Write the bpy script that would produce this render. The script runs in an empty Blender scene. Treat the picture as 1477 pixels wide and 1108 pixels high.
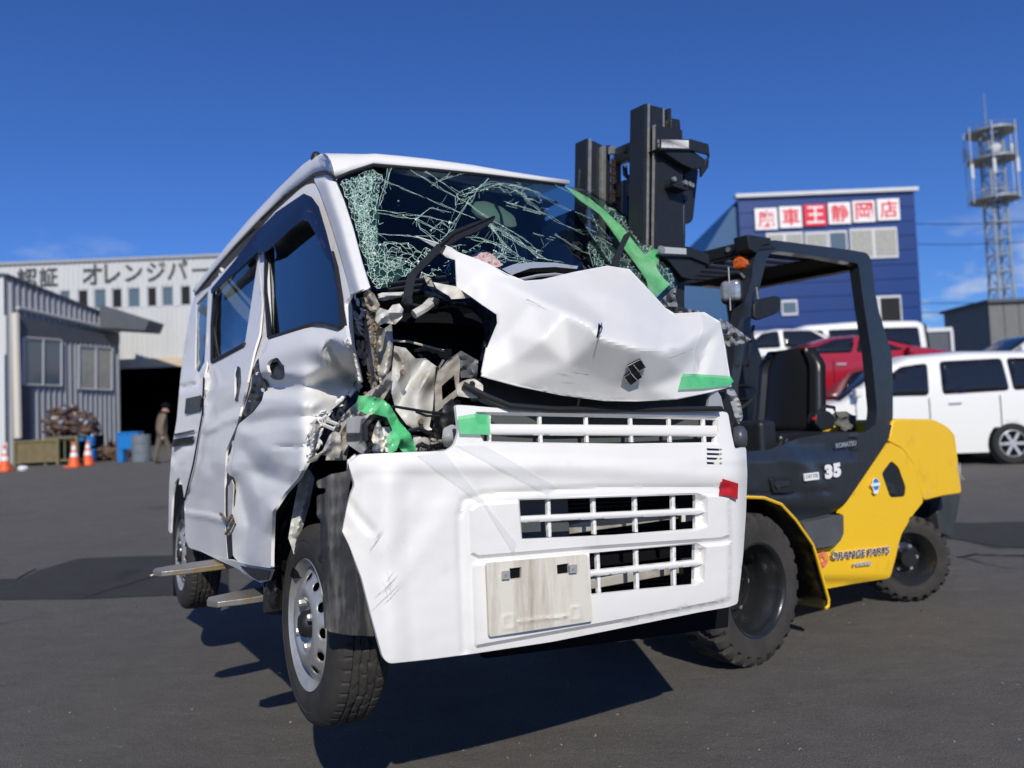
import bpy, bmesh, math, random
import numpy as np
from mathutils import Vector, Matrix, noise, geometry
random.seed(7)
SC = bpy.context.scene
COL = SC.collection
PI = math.pi
# ------------------------------------------------------------------ camera
F = 1116.0
CX, CY = 738.5, 554.0
CAM = Vector((0, 0, 1.2))
pit = math.atan(53 / F)
rol = math.radians(2.3)
fwd = Vector((0, math.cos(pit), math.sin(pit)))
up0 = Vector((0, -math.sin(pit), math.cos(pit)))
ri0 = Vector((1, 0, 0))
crt = ri0 * math.cos(rol) - up0 * math.sin(rol)
cup = ri0 * math.sin(rol) + up0 * math.cos(rol)
cd = bpy.data.cameras.new('camera')
cam = bpy.data.objects.new('camera', cd)
COL.objects.link(cam)
SC.camera = cam
cam.matrix_world = Matrix(((crt.x, cup.x, -fwd.x, CAM.x), (crt.y, cup.y, -fwd.y, CAM.y), (crt.z, cup.z, -fwd.z, CAM.z), (0, 0, 0, 1)))
cd.sensor_width = 36
cd.lens = 36 * F / 1477
cd.clip_start = .05
cd.clip_end = 3000
cd.dof.use_dof = True
cd.dof.focus_distance = 2.45
cd.dof.aperture_fstop = 2.1
# ------------------------------------------------------------------ world, sun
TOSUN = Vector((.11, -.70, .50)).normalized()
w = bpy.data.worlds.new('World'); SC.world = w; w.use_nodes = True
nt = w.node_tree; N = nt.nodes; Lk = nt.links
for n_ in list(N): N.remove(n_)
out = N.new('ShaderNodeOutputWorld'); bg = N.new('ShaderNodeBackground'); sky = N.new('ShaderNodeTexSky')
sky.sky_type = 'NISHITA'; sky.sun_disc = False
sky.sun_elevation = math.asin(TOSUN.z); sky.sun_rotation = math.atan2(TOSUN.x, TOSUN.y)
sky.air_density = 1.0; sky.dust_density = .2; sky.ozone_density = 3.0; sky.altitude = 100
bg.inputs[1].default_value = .094
tc = N.new('ShaderNodeTexCoord')
sep = N.new('ShaderNodeSeparateXYZ'); Lk.new(tc.outputs['Generated'], sep.inputs[0])
# low cumulus near the horizon, all round the sky
mp = N.new('ShaderNodeMapping'); mp.inputs['Scale'].default_value = (1, 1, 2.6); Lk.new(tc.outputs['Generated'], mp.inputs[0])
cn = N.new('ShaderNodeTexNoise'); cn.inputs['Scale'].default_value = 5.2; cn.inputs['Detail'].default_value = 7; cn.inputs['Roughness'].default_value = .55
mp.inputs['Location'].default_value = (.23, .1, .37)
Lk.new(mp.outputs[0], cn.inputs['Vector'])
cr = N.new('ShaderNodeValToRGB'); cr.color_ramp.elements[0].position = .57; cr.color_ramp.elements[1].position = .67
Lk.new(cn.outputs['Fac'], cr.inputs[0])
band = N.new('ShaderNodeMapRange'); band.inputs[1].default_value = .24; band.inputs[2].default_value = .10
band.inputs[3].default_value = 0; band.inputs[4].default_value = 1; band.clamp = True
Lk.new(sep.outputs['Z'], band.inputs[0])
mul = N.new('ShaderNodeMath'); mul.operation = 'MULTIPLY'; Lk.new(cr.outputs[0], mul.inputs[0]); Lk.new(band.outputs[0], mul.inputs[1])
tint = N.new('ShaderNodeMix'); tint.data_type = 'RGBA'; tint.blend_type = 'MULTIPLY'; tint.inputs[0].default_value = 1
Lk.new(sky.outputs[0], tint.inputs[6]); tint.inputs[7].default_value = (.345, .60, 1.13, 1)
mx = N.new('ShaderNodeMix'); mx.data_type = 'RGBA'
Lk.new(mul.outputs[0], mx.inputs[0]); Lk.new(tint.outputs[2], mx.inputs[6]); mx.inputs[7].default_value = (6.4, 6.9, 7.8, 1)
Lk.new(mx.outputs[2], bg.inputs[0]); Lk.new(bg.outputs[0], out.inputs[0])
sl = bpy.data.lights.new('sun', 'SUN'); sl.energy = 4.1; sl.angle = math.radians(.5); sl.color = (1, .935, .81)
so = bpy.data.objects.new('sun', sl); COL.objects.link(so); so.rotation_euler = TOSUN.to_track_quat('Z', 'Y').to_euler()
vs = SC.view_settings; vs.view_transform = 'Standard'; vs.look = 'None'; vs.gamma = 1; vs.exposure = 0.0; vs.use_curve_mapping = False
SC.cycles.use_denoising = True
SC.cycles.max_bounces = 8; SC.cycles.transparent_max_bounces = 24
# ------------------------------------------------------------------ rays and frames
def ray(px, py): return fwd + crt * ((px - CX) / F) - cup * ((py - CY) / F)
def at(px, py, z): return CAM + ray(px, py) * z
def WY(px, py, Y):
    d = ray(px, py); return CAM + d * (Y / d.y)
def gz(y):
    if y < 5: return 0.0
    if y < 34: return .027 * (y - 5)
    return .027 * 29
def WG(px, py):
    d = ray(px, py); z = 3.0
    for i in range(60):
        P = CAM + d * z
        z = z + (P.z - gz(P.y)) / max(.02, -d.z + .027) * .8
    return CAM + d * z
def camvec(vx, vy): return (fwd + crt * ((vx - CX) / F) - cup * ((vy - CY) / F)).normalized()
VR_ = camvec(62, 607)
VL_ = camvec(2583, 620); VL_ = (VL_ - VR_ * VL_.dot(VR_)).normalized()
VU_ = VL_.cross(VR_)
def V(a, r, h): return CAM + VL_ * a + VR_ * r + VU_ * h
def vco(P):
    d = P - CAM; return d.dot(VL_), d.dot(VR_), d.dot(VU_)
def vray(px, py):
    d = ray(px, py); return d.dot(VL_), d.dot(VR_), d.dot(VU_)
def VRr(px, py, r):                       # point on the sight line with rearward coordinate r
    a_, r_, h_ = vray(px, py); z = r / r_; return V(a_ * z, r, h_ * z)
def VAa(px, py, a):
    a_, r_, h_ = vray(px, py); z = a / a_; return V(a, r_ * z, h_ * z)
def hit(px, py, fn):
    a_, r_, h_ = vray(px, py); lo, hi = .6, 9.0
    for i in range(26):
        m = (lo + hi) / 2
        if fn(a_ * m, r_ * m, h_ * m) > 0: hi = m
        else: lo = m
    return V(a_ * m, r_ * m, h_ * m)
def sm(t): t = max(0., min(1., t)); return t * t * (3 - 2 * t)
def latS(r, h):
    b = .60
    if h > -.2: b += .03 * sm((h + .2) / .4)
    if h > .15: b += .27 * (h - .15) / .75
    if r > 3.7: b -= .05 * sm((r - 3.7) / .9)
    return b
def rF(a, h):
    u = (a - 1.33) / .7
    r = 1.80 + .03 * u * u
    r += .6 * .02 * math.log1p(math.exp(min(30, (.74 - a) / .02)))
    r += .45 * .02 * math.log1p(math.exp(min(30, (a - 2.0) / .02)))
    if h > -.12: r += .22 * (h + .12)
    r += .15 * .03 * math.log1p(math.exp(min(30, (-.56 - h) / .03)))
    return r
def side(off=0, d=None):
    def s(px, py):
        o = off + (d(px, py) if d else 0)
        return hit(px, py, lambda a, r, h: a - latS(r, h) - o)
    return s
def front(off=0, d=None):
    def s(px, py):
        o = off + (d(px, py) if d else 0)
        return hit(px, py, lambda a, r, h: r - rF(a, h) - o)
    return s
def wsh(off=0, d=None):
    def s(px, py):
        o = off + (d(px, py) if d else 0)
        return hit(px, py, lambda a, r, h: r - (2.17 + .96 * (h - .36) + .09 * min(1.45, abs(a - 1.45) / .6) ** 2) - o)
    return s
def plane_r(r0, d=None, slope=0):
    def s(px, py):
        o = (d(px, py) if d else 0)
        return hit(px, py, lambda a, r, h: r - r0 - slope * (a - 1) - o)
    return s
def nz(px, py, s=.02, seed=0.): return noise.noise(Vector((px * s, py * s, seed)))
def segd(px, py, a, b):
    vx, vy = b[0] - a[0], b[1] - a[1]; L2 = vx * vx + vy * vy + 1e-9
    t = max(0, min(1, ((px - a[0]) * vx + (py - a[1]) * vy) / L2))
    return math.hypot(px - a[0] - t * vx, py - a[1] - t * vy)
def pld(px, py, pl): return min(segd(px, py, pl[i], pl[i + 1]) for i in range(len(pl) - 1))
def crease(px, py, pl, amp, wd, sharp=True):
    d = pld(px, py, pl) / wd
    if d >= 1: return 0
    return amp * ((1 - d) if sharp else sm(1 - d))
# ------------------------------------------------------------------ objects
def off_of(p):
    while p is not None and p.parent is not None: p = p.parent
    return p.location.copy() if p is not None else Vector()
def thing(name, label, cat, loc=(0, 0, 0), group=None, kind=None):
    o = bpy.data.objects.new(name, None); COL.objects.link(o); o.location = loc; o.empty_display_size = .1
    tagp(o, label, cat, group, kind); return o
def tagp(o, label=None, cat=None, group=None, kind=None):
    if label: o['label'] = label
    if cat: o['category'] = cat
    if group: o['group'] = group
    if kind: o['kind'] = kind
    return o
def mk(name, vs_, fs, mat, parent=None, smooth=None, label=None, kind=None, thick=0, bevel=0, thoff=1, bseg=2):
    off = off_of(parent)
    me = bpy.data.meshes.new(name)
    me.from_pydata([tuple(Vector(v) - off) for v in vs_], [], fs)
    me.update()
    bm = bmesh.new(); bm.from_mesh(me)
    if smooth != 'raw':
        bmesh.ops.remove_doubles(bm, verts=bm.verts, dist=1e-5)
        bmesh.ops.recalc_face_normals(bm, faces=bm.faces)
    bm.to_mesh(me); bm.free()
    me.materials.append(mat)
    if smooth and smooth != 'raw':
        me.shade_smooth()
        if smooth is not True: me.set_sharp_from_angle(angle=math.radians(smooth))
    o = bpy.data.objects.new(name, me); COL.objects.link(o); o.parent = parent
    if thick:
        m = o.modifiers.new('s', 'SOLIDIFY'); m.thickness = thick; m.offset = thoff; m.use_even_offset = False
    if bevel:
        m = o.modifiers.new('b', 'BEVEL'); m.width = bevel; m.segments = bseg; m.limit_method = 'ANGLE'; m.angle_limit = math.radians(35)
        me.shade_smooth(); m.harden_normals = True
    tagp(o, label, None, None, kind)
    return o
class MB:
    """collects shapes into one mesh"""
    def __init__(s): s.v = []; s.f = []
    def add(s, v, f):
        b = len(s.v); s.v += [Vector(x) for x in v]; s.f += [[i + b for i in q] for q in f]; return s
    def box(s, c, sx, sy, sz, X=(1, 0, 0), Y=(0, 1, 0), Z=(0, 0, 1)):
        X, Y, Z, c = Vector(X), Vector(Y), Vector(Z), Vector(c)
        v = [c + X * (sx / 2 * i) + Y * (sy / 2 * j) + Z * (sz / 2 * k) for k in (-1, 1) for j in (-1, 1) for i in (-1, 1)]
        return s.add(v, [(0, 2, 3, 1), (4, 5, 7, 6), (0, 1, 5, 4), (2, 6, 7, 3), (0, 4, 6, 2), (1, 3, 7, 5)])
    def tube(s, pts, r, n=8, cap=True):
        pts = [Vector(p) for p in pts]; rr = r if isinstance(r, (list, tuple)) else [r] * len(pts)
        v = []; ref = None
        for i, p in enumerate(pts):
            t = (pts[min(i + 1, len(pts) - 1)] - pts[max(i - 1, 0)]).normalized()
            if ref is None:
                ref = Vector((0, 0, 1)) if abs(t.z) < .9 else Vector((1, 0, 0))
            x = ref.cross(t).normalized(); y = t.cross(x); ref = y if False else ref
            if abs(ref.dot(t)) > .97: ref = x
            for k in range(n):
                an = 2 * PI * k / n; v.append(p + x * (math.cos(an) * rr[i]) + y * (math.sin(an) * rr[i]))
        f = [(i * n + k, i * n + (k + 1) % n, (i + 1) * n + (k + 1) % n, (i + 1) * n + k) for i in range(len(pts) - 1) for k in range(n)]
        if cap: f += [list(range(n))[::-1], [(len(pts) - 1) * n + k for k in range(n)]]
        return s.add(v, f)
    def prism(s, poly, ext):
        n = len(poly); ext = Vector(ext); v = [Vector(p) for p in poly] + [Vector(p) + ext for p in poly]
        return s.add(v, [list(range(n)), [n + i for i in range(n)][::-1]] + [(i, (i + 1) % n, n + (i + 1) % n, n + i) for i in range(n)])
    def lathe(s, prof, c, ax, n=32, ref=(0, 0, 1)):
        """prof: (radius, height along ax)"""
        ax = Vector(ax).normalized(); c = Vector(c); rf = Vector(ref)
        if abs(rf.dot(ax)) > .95: rf = Vector((1, 0, 0))
        x = rf.cross(ax).normalized(); y = ax.cross(x); v = []
        for (r, h) in prof:
            for k in range(n):
                an = 2 * PI * k / n; v.append(c + ax * h + x * (r * math.cos(an)) + y * (r * math.sin(an)))
        m = len(prof)
        return s.add(v, [(i * n + k, i * n + (k + 1) % n, (i + 1) * n + (k + 1) % n, (i + 1) * n + k) for i in range(m - 1) for k in range(n)])
    def grid(s, rows):
        m, n = len(rows), len(rows[0])
        return s.add([p for r in rows for p in r], [(i * n + j, i * n + j + 1, (i + 1) * n + j + 1, (i + 1) * n + j) for i in range(m - 1) for j in range(n - 1)])
    def build(s, name, mat, parent=None, **k): return mk(name, s.v, s.f, mat, parent, **k)
def inpoly(X, Y, poly):
    r = np.zeros(X.shape, bool); n = len(poly)
    for i in range(n):
        x1, y1 = poly[i]; x2, y2 = poly[(i + 1) % n]
        if y1 == y2: continue
        c = ((y1 > Y) != (y2 > Y)) & (X < (x2 - x1) * (Y - y1) / (y2 - y1) + x1)
        r ^= c
    return r
def dens(poly, st, closed=True, jag=0):
    o = []; n = len(poly)
    for i in range(n if closed else n - 1):
        a, b = poly[i], poly[(i + 1) % n]; k = max(1, int(round(math.hypot(b[0] - a[0], b[1] - a[1]) / st)))
        for j in range(k):
            t = j / k; x, y = a[0] + (b[0] - a[0]) * t, a[1] + (b[1] - a[1]) * t
            if jag and j: x += random.uniform(-jag, jag); y += random.uniform(-jag, jag)
            o.append((x, y))
    if not closed: o.append(tuple(poly[-1][:2]))
    return o
def rnd(poly, rad, k=3):
    """round the corners of a polygon"""
    o = []; n = len(poly)
    for i in range(n):
        p0, p, p1 = [Vector(poly[j % n][:2]) for j in (i - 1, i, i + 1)]
        d0, d1 = (p0 - p), (p1 - p); r0, r1 = min(rad, d0.length * .45), min(rad, d1.length * .45)
        a, b = p + d0.normalized() * r0, p + d1.normalized() * r1
        for j in range(k + 1):
            t = j / k; q = a * ((1 - t) ** 2) + p * (2 * t * (1 - t)) + b * t * t; o.append((q.x, q.y))
    return o
def inset(poly, d):
    o = []; n = len(poly); A = sum(poly[i][0] * poly[(i + 1) % n][1] - poly[(i + 1) % n][0] * poly[i][1] for i in range(n)); sg = 1 if A > 0 else -1
    for i in range(n):
        p0, p, p1 = [Vector(poly[j % n][:2]) for j in (i - 1, i, i + 1)]
        a, b = (p - p0).normalized(), (p1 - p).normalized(); n1, n2 = Vector((-a.y, a.x)) * sg, Vector((-b.y, b.x)) * sg
        m = (n1 + n2); m = m / max(.3, m.length_squared / 2); q = p + m * d; o.append((q.x, q.y))
    return o
def tri(outline, holes=(), st=6, pts=(), jag=0, loops=()):
    ol = dens(outline, st, jag=jag); hs = [dens(h, st) for h in holes]
    v = []; e = []
    for lp in [ol] + hs:
        b = len(v); v += lp; e += [(b + i, b + (i + 1) % len(lp)) for i in range(len(lp))]
    for lp in loops:
        lp = dens(lp, st); b = len(v); v += lp; e += [(b + i, b + (i + 1) % len(lp)) for i in range(len(lp))]
    bnd = np.array(v)
    xs = np.arange(bnd[:, 0].min(), bnd[:, 0].max(), st); ys = np.arange(bnd[:, 1].min(), bnd[:, 1].max(), st * .87)
    gx, gy = np.meshgrid(xs, ys); gx = gx + (np.arange(len(ys)) % 2)[:, None] * st * .5
    gx, gy = gx.ravel(), gy.ravel()
    k = inpoly(gx, gy, ol)
    for h in hs: k &= ~inpoly(gx, gy, h)
    gx, gy = gx[k], gy[k]
    if len(gx):
        keep = np.ones(len(gx), bool)
        for i0 in range(0, len(gx), 2000):
            d = np.hypot(gx[i0:i0 + 2000, None] - bnd[None, :, 0], gy[i0:i0 + 2000, None] - bnd[None, :, 1]).min(1)
            keep[i0:i0 + 2000] = d > st * .5
        v += list(zip(gx[keep], gy[keep]))
    for p in pts: v.append((p[0], p[1]))
    r = geometry.delaunay_2d_cdt([Vector(q) for q in v], e, [], 0, 1e-4)
    V2 = np.array([(q.x, q.y) for q in r[0]]); T = [tuple(f) for f in r[2]]
    if not T: return V2, T
    Ta = np.array(T); c = V2[Ta].mean(1)
    k = inpoly(c[:, 0], c[:, 1], ol)
    for h in hs: k &= ~inpoly(c[:, 0], c[:, 1], h)
    return V2, [T[i] for i in range(len(T)) if k[i]]
def sheet(name, outline, surf, mat, parent=None, holes=(), loops=(), st=6, thick=.004, jag=0, smooth=40, **k):
    V2, T = tri(outline, holes, st, jag=jag, loops=loops); k.pop('thoff', 0); td = k.pop('tdir', None)
    P = [surf(x, y) for x, y in V2]
    if thick:
        if td is None:
            n = Vector(); c = Vector()
            for t in T:
                q = (P[t[1]] - P[t[0]]).cross(P[t[2]] - P[t[0]]); m = (P[t[0]] + P[t[1]] + P[t[2]]) / 3
                if q.dot(m - CAM) < 0: q = -q
                n += q
            td = n.normalized() if n.length > 1e-9 else VR_
        nv = len(P); ec = {}
        for t in T:
            for i in range(3):
                e = (t[i], t[(i + 1) % 3]); ky = (min(e), max(e)); ec.setdefault(ky, []).append(e)
        bd_ = [v[0] for v in ec.values() if len(v) == 1]
        P = P + [p + td * thick for p in P]
        T = list(T) + [tuple(i + nv for i in t[::-1]) for t in T] + [(b, a, a + nv, b + nv) for a, b in bd_]
    return mk(name, P, T, mat, parent, smooth=smooth, thick=0, **k)
class Field:
    """values given at points, joined by straight facets"""
    def __init__(s, pts, edges=()):
        s.p = pts
        r = geometry.delaunay_2d_cdt([Vector(q[:2]) for q in pts], list(edges), [], 0, 1e-4)
        s.v = np.array([(q.x, q.y) for q in r[0]]); s.t = np.array([tuple(f) for f in r[2]])
        s.z = np.array([pts[o[0]][2] if len(o) else 0 for o in r[3]])
        A, B, C = s.v[s.t[:, 0]], s.v[s.t[:, 1]], s.v[s.t[:, 2]]; s.A = A; s.B = B; s.C = C
        s.den = (B[:, 1] - C[:, 1]) * (A[:, 0] - C[:, 0]) + (C[:, 0] - B[:, 0]) * (A[:, 1] - C[:, 1])
    def __call__(s, x, y):
        A, B, C = s.A, s.B, s.C
        l1 = ((B[:, 1] - C[:, 1]) * (x - C[:, 0]) + (C[:, 0] - B[:, 0]) * (y - C[:, 1])) / s.den
        l2 = ((C[:, 1] - A[:, 1]) * (x - C[:, 0]) + (A[:, 0] - C[:, 0]) * (y - C[:, 1])) / s.den
        l3 = 1 - l1 - l2; m = np.minimum(np.minimum(l1, l2), l3); i = int(np.argmax(m))
        if m[i] < -.05:
            d = np.hypot(s.v[:, 0] - x, s.v[:, 1] - y); wgt = 1 / (d + .1) ** 2; return float((wgt * s.z).sum() / wgt.sum())
        q = s.t[i]; return float(l1[i] * s.z[q[0]] + l2[i] * s.z[q[1]] + l3[i] * s.z[q[2]])
def relax(V2, T, z, it=3, lam=.5):
    nb = [set() for _ in V2]; ec = {}
    for t in T:
        for i in range(3):
            a, b = t[i], t[(i + 1) % 3]; nb[a].add(b); nb[b].add(a); k = (min(a, b), max(a, b)); ec[k] = ec.get(k, 0) + 1
    bd = set(v for k, c in ec.items() if c == 1 for v in k)
    for _ in range(it):
        z2 = list(z)
        for i, n in enumerate(nb):
            if n and i not in bd: z2[i] = z[i] * (1 - lam) + lam * sum(z[j] for j in n) / len(n)
        z = z2
    return z
def text_mesh(body, size, extrude=.004, align='LEFT', sx=1.0, bold=0):
    c = bpy.data.curves.new('lettering', 'FONT'); c.body = body; c.size = size; c.extrude = extrude; c.align_x = align; c.offset = bold
    o = bpy.data.objects.new('lettering', c); COL.objects.link(o); bpy.context.view_layer.update()
    me = bpy.data.meshes.new_from_object(o.evaluated_get(bpy.context.evaluated_depsgraph_get()))
    vs_ = [v.co.copy() for v in me.vertices]; fs = [tuple(p.vertices) for p in me.polygons]
    bpy.data.objects.remove(o); bpy.data.curves.remove(c); bpy.data.meshes.remove(me)
    for v in vs_: v.x *= sx
    return vs_, fs
def letter(name, body, org, X, Y, size, mat, parent, extrude=.004, sx=1.0, bold=0, label=None, fit=None, ref=False):
    vs_, fs = text_mesh(body, size, extrude, sx=sx, bold=bold)
    X, Y = Vector(X).normalized(), Vector(Y).normalized(); Z = X.cross(Y)
    if fit:
        rf_ = text_mesh(body, size, extrude, sx=sx, bold=0)[0] if ref else vs_
        x0 = min(v.x for v in rf_); x1 = max(v.x for v in rf_); y0 = min(v.y for v in rf_); y1 = max(v.y for v in rf_)
        for v in vs_: v.x = (v.x - x0) / (x1 - x0) * fit[0]; v.y = (v.y - y0) / (y1 - y0) * fit[1]
    return mk(name, [Vector(org) + X * v.x + Y * v.y + Z * v.z for v in vs_], fs, mat, parent, smooth='raw', label=label)
# ------------------------------------------------------------------ materials
def mat(name, col, rough=.5, metal=0, coat=0, nscale=0, namt=0, col2=None, bump=0, bscale=60, spec=.5, trans=0, streak=False, alpha=1, thr=None, ior=1.45, det=5):
    m = bpy.data.materials.new(name); m.use_nodes = True; nt = m.node_tree; N = nt.nodes; L = nt.links
    p = N['Principled BSDF']; p.inputs['Base Color'].default_value = (*col, 1); p.inputs['Roughness'].default_value = rough
    p.inputs['Metallic'].default_value = metal; p.inputs['Coat Weight'].default_value = coat; p.inputs['Coat Roughness'].default_value = .04
    p.inputs['Specular IOR Level'].default_value = spec; p.inputs['Transmission Weight'].default_value = trans; p.inputs['Alpha'].default_value = alpha; p.inputs['IOR'].default_value = ior
    tc = N.new('ShaderNodeTexCoord')
    src = tc.outputs['Object']
    if streak:
        mp = N.new('ShaderNodeMapping'); mp.inputs['Scale'].default_value = (1, 1, .12); L.new(src, mp.inputs[0]); src2 = mp.outputs[0]
    else: src2 = src
    if nscale:
        n = N.new('ShaderNodeTexNoise'); n.inputs['Scale'].default_value = nscale; n.inputs['Detail'].default_value = det; n.inputs['Roughness'].default_value = .65
        L.new(src2, n.inputs['Vector'])
        r = N.new('ShaderNodeValToRGB'); a, b = thr if thr else (.5 - .25, .5 + .25)
        r.color_ramp.elements[0].position = a; r.color_ramp.elements[1].position = b
        c2 = col2 if col2 else tuple(x * (1 - namt) for x in col)
        r.color_ramp.elements[0].color = (*c2, 1); r.color_ramp.elements[1].color = (*col, 1)
        L.new(n.outputs['Fac'], r.inputs[0]); L.new(r.outputs[0], p.inputs['Base Color'])
        rr = N.new('ShaderNodeMapRange'); rr.inputs[3].default_value = min(1, rough + .12); rr.inputs[4].default_value = max(.02, rough - .05)
        L.new(n.outputs['Fac'], rr.inputs[0]); L.new(rr.outputs[0], p.inputs['Roughness'])
    if bump:
        n2 = N.new('ShaderNodeTexNoise'); n2.inputs['Scale'].default_value = bscale; n2.inputs['Detail'].default_value = 4; L.new(src, n2.inputs['Vector'])
        b = N.new('ShaderNodeBump'); b.inputs['Strength'].default_value = bump; b.inputs['Distance'].default_value = .01; L.new(n2.outputs['Fac'], b.inputs['Height']); L.new(b.outputs[0], p.inputs['Normal'])
    return m
def glass(name, tint, refl=.06, rough=.01):
    m = bpy.data.materials.new(name); m.use_nodes = True; nt = m.node_tree; N = nt.nodes; L = nt.links
    for n in list(N): N.remove(n)
    o = N.new('ShaderNodeOutputMaterial'); t = N.new('ShaderNodeBsdfTransparent'); t.inputs[0].default_value = (*tint, 1)
    g = N.new('ShaderNodeBsdfGlossy'); g.inputs['Roughness'].default_value = rough; g.inputs[0].default_value = (.95, 1, .98, 1)
    fr = N.new('ShaderNodeFresnel'); fr.inputs[0].default_value = 1.5
    ad = N.new('ShaderNodeMath'); ad.operation = 'ADD'; ad.inputs[1].default_value = refl; ad.use_clamp = True; L.new(fr.outputs[0], ad.inputs[0])
    mx = N.new('ShaderNodeMixShader'); L.new(ad.outputs[0], mx.inputs[0]); L.new(t.outputs[0], mx.inputs[1]); L.new(g.outputs[0], mx.inputs[2]); L.new(mx.outputs[0], o.inputs[0])
    return m
M = {}
M['paint'] = mat('white_paint', (.77, .76, .735), .40, coat=.2, nscale=9, namt=.05, bump=.01, bscale=30)
M['paint_dirty'] = mat('scraped_white_paint', (.77, .76, .735), .52, coat=.06, nscale=7, col2=(.50, .49, .47), thr=(.28, .37), bump=.015, bscale=40, streak=True)
M['plast_white'] = mat('white_plastic', (.79, .80, .80), .38, coat=.25, nscale=7, col2=(.70, .70, .69), thr=(.3, .45), bump=.015, bscale=80)
M['black'] = mat('black_plastic', (.018, .019, .021), .45, nscale=20, namt=.4, bump=.05)
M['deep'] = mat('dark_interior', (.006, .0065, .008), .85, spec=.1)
M['rubber'] = mat('tyre_rubber', (.022, .021, .020), .75, nscale=14, col2=(.045, .042, .038), thr=(.3, .7), bump=.15, bscale=200)
M['rubber_old'] = mat('worn_tyre_rubber', (.055, .052, .048), .85, nscale=9, col2=(.028, .027, .026), thr=(.3, .7), bump=.3, bscale=90)
M['liner'] = mat('scuffed_wheel_liner', (.03, .03, .031), .5, nscale=16, col2=(.17, .165, .155), thr=(.30, .52), bump=.1, bscale=40, streak=True)
M['steel'] = mat('silver_wheel_steel', (.52, .52, .50), .35, metal=.6, nscale=20, col2=(.40, .38, .35), thr=(.3, .55), bump=.05)
M['chrome'] = mat('bright_torn_steel', (.70, .70, .69), .22, metal=.9, nscale=30, namt=.5, bump=.3, bscale=50)
M['primer'] = mat('bare_inner_metal', (.42, .40, .36), .42, nscale=10, col2=(.24, .20, .155), thr=(.35, .55), bump=.12, bscale=35)
M['primer_w'] = mat('white_inner_metal', (.60, .60, .57), .4, nscale=9, col2=(.36, .32, .26), thr=(.33, .5), bump=.08, bscale=30)
M['rust'] = mat('rusty_torn_metal', (.30, .22, .15), .6, metal=.2, nscale=28, col2=(.10, .05, .025), thr=(.35, .6), bump=.4, bscale=60)
M['visor'] = mat('dark_blue_visor', (.008, .013, .036), .38, spec=.15)
M['glass'] = glass('side_glass', (.14, .18, .18), -.01)
M['wglass'] = glass('windscreen_glass', (.34, .46, .45), .0, .02)
M['crack'] = mat('crushed_glass', (.46, .66, .57), .3, spec=.8)
M['tape2'] = mat('bright_green_tape', (.13, .60, .20), .2, alpha=.62, nscale=7, col2=(.30, .72, .34), thr=(.4, .62), bump=.6, bscale=16)
M['tape'] = mat('green_tape', (.05, .50, .17), .22, alpha=.80, nscale=6, col2=(.16, .66, .28), thr=(.35, .65), bump=.35, bscale=22)
M['film'] = mat('clear_film', (.8, .82, .82), .12, alpha=.25, bump=.5, bscale=12, spec=.8)
M['foil'] = mat('grey_plastic_foil', (.30, .30, .31), .2, alpha=.9, bump=.8, bscale=25, spec=.8)
M['red'] = mat('red_sticker', (.50, .015, .02), .45, nscale=30, namt=.15)
M['holder'] = mat('dirty_cream_plate', (.66, .63, .55), .55, nscale=14, col2=(.36, .31, .24), thr=(.26, .50), bump=.08, bscale=50, streak=True)
M['emblem'] = mat('carbon_emblem', (.015, .016, .017), .3, nscale=120, namt=.5)
M['silver'] = mat('silver_trim', (.55, .56, .56), .3, metal=.5)
M['cloth'] = mat('reddish_cloth', (.45, .25, .24), .9, nscale=60, col2=(.6, .5, .48), thr=(.4, .6), bump=.6, bscale=90)
M['seat'] = mat('grey_seat_fabric', (.10, .10, .105), .85)
M['lens'] = mat('clear_lamp_lens', (.5, .52, .53), .12, alpha=.6, spec=.8, bump=.3, bscale=60)
M['flgrey'] = mat('charcoal_truck_paint', (.024, .029, .036), .32, coat=.3, nscale=14, namt=.3, bump=.03, bscale=30)
M['flblack'] = mat('mast_black_paint', (.018, .021, .025), .45, nscale=18, namt=.35, bump=.04)
M['yellow'] = mat('yellow_truck_paint', (.87, .53, .018), .34, coat=.3, nscale=5, col2=(.78, .45, .02), thr=(.30, .42), bump=.04, bscale=30)
M['fork'] = mat('worn_fork_steel', (.36, .34, .31), .35, metal=.7, nscale=13, col2=(.42, .30, .08), thr=(.38, .5), bump=.2, bscale=40)
M['edge'] = mat('worn_rail_edge', (.42, .42, .41), .4, metal=.5, nscale=30, namt=.5)
M['vinyl'] = mat('black_vinyl', (.013, .013, .014), .3, bump=.08, bscale=25)
M['amber'] = mat('amber_lens', (.75, .16, .01), .15, nscale=60, col2=(.35, .04, .005), thr=(.4, .6), spec=.8)
M['lamp'] = mat('lamp_glass', (.6, .62, .63), .12, metal=.5, nscale=35, namt=.6)
M['whitep'] = mat('white_print', (.78, .78, .78), .5)
M['navyp'] = mat('navy_print', (.02, .03, .06), .5)
M['pinkp'] = mat('pink_print', (.80, .20, .13), .5)
M['greyp'] = mat('grey_print', (.25, .28, .33), .5)
M['bluep'] = mat('blue_print', (.02, .22, .55), .4)
M['rearrub'] = M['rubber_old']
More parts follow.
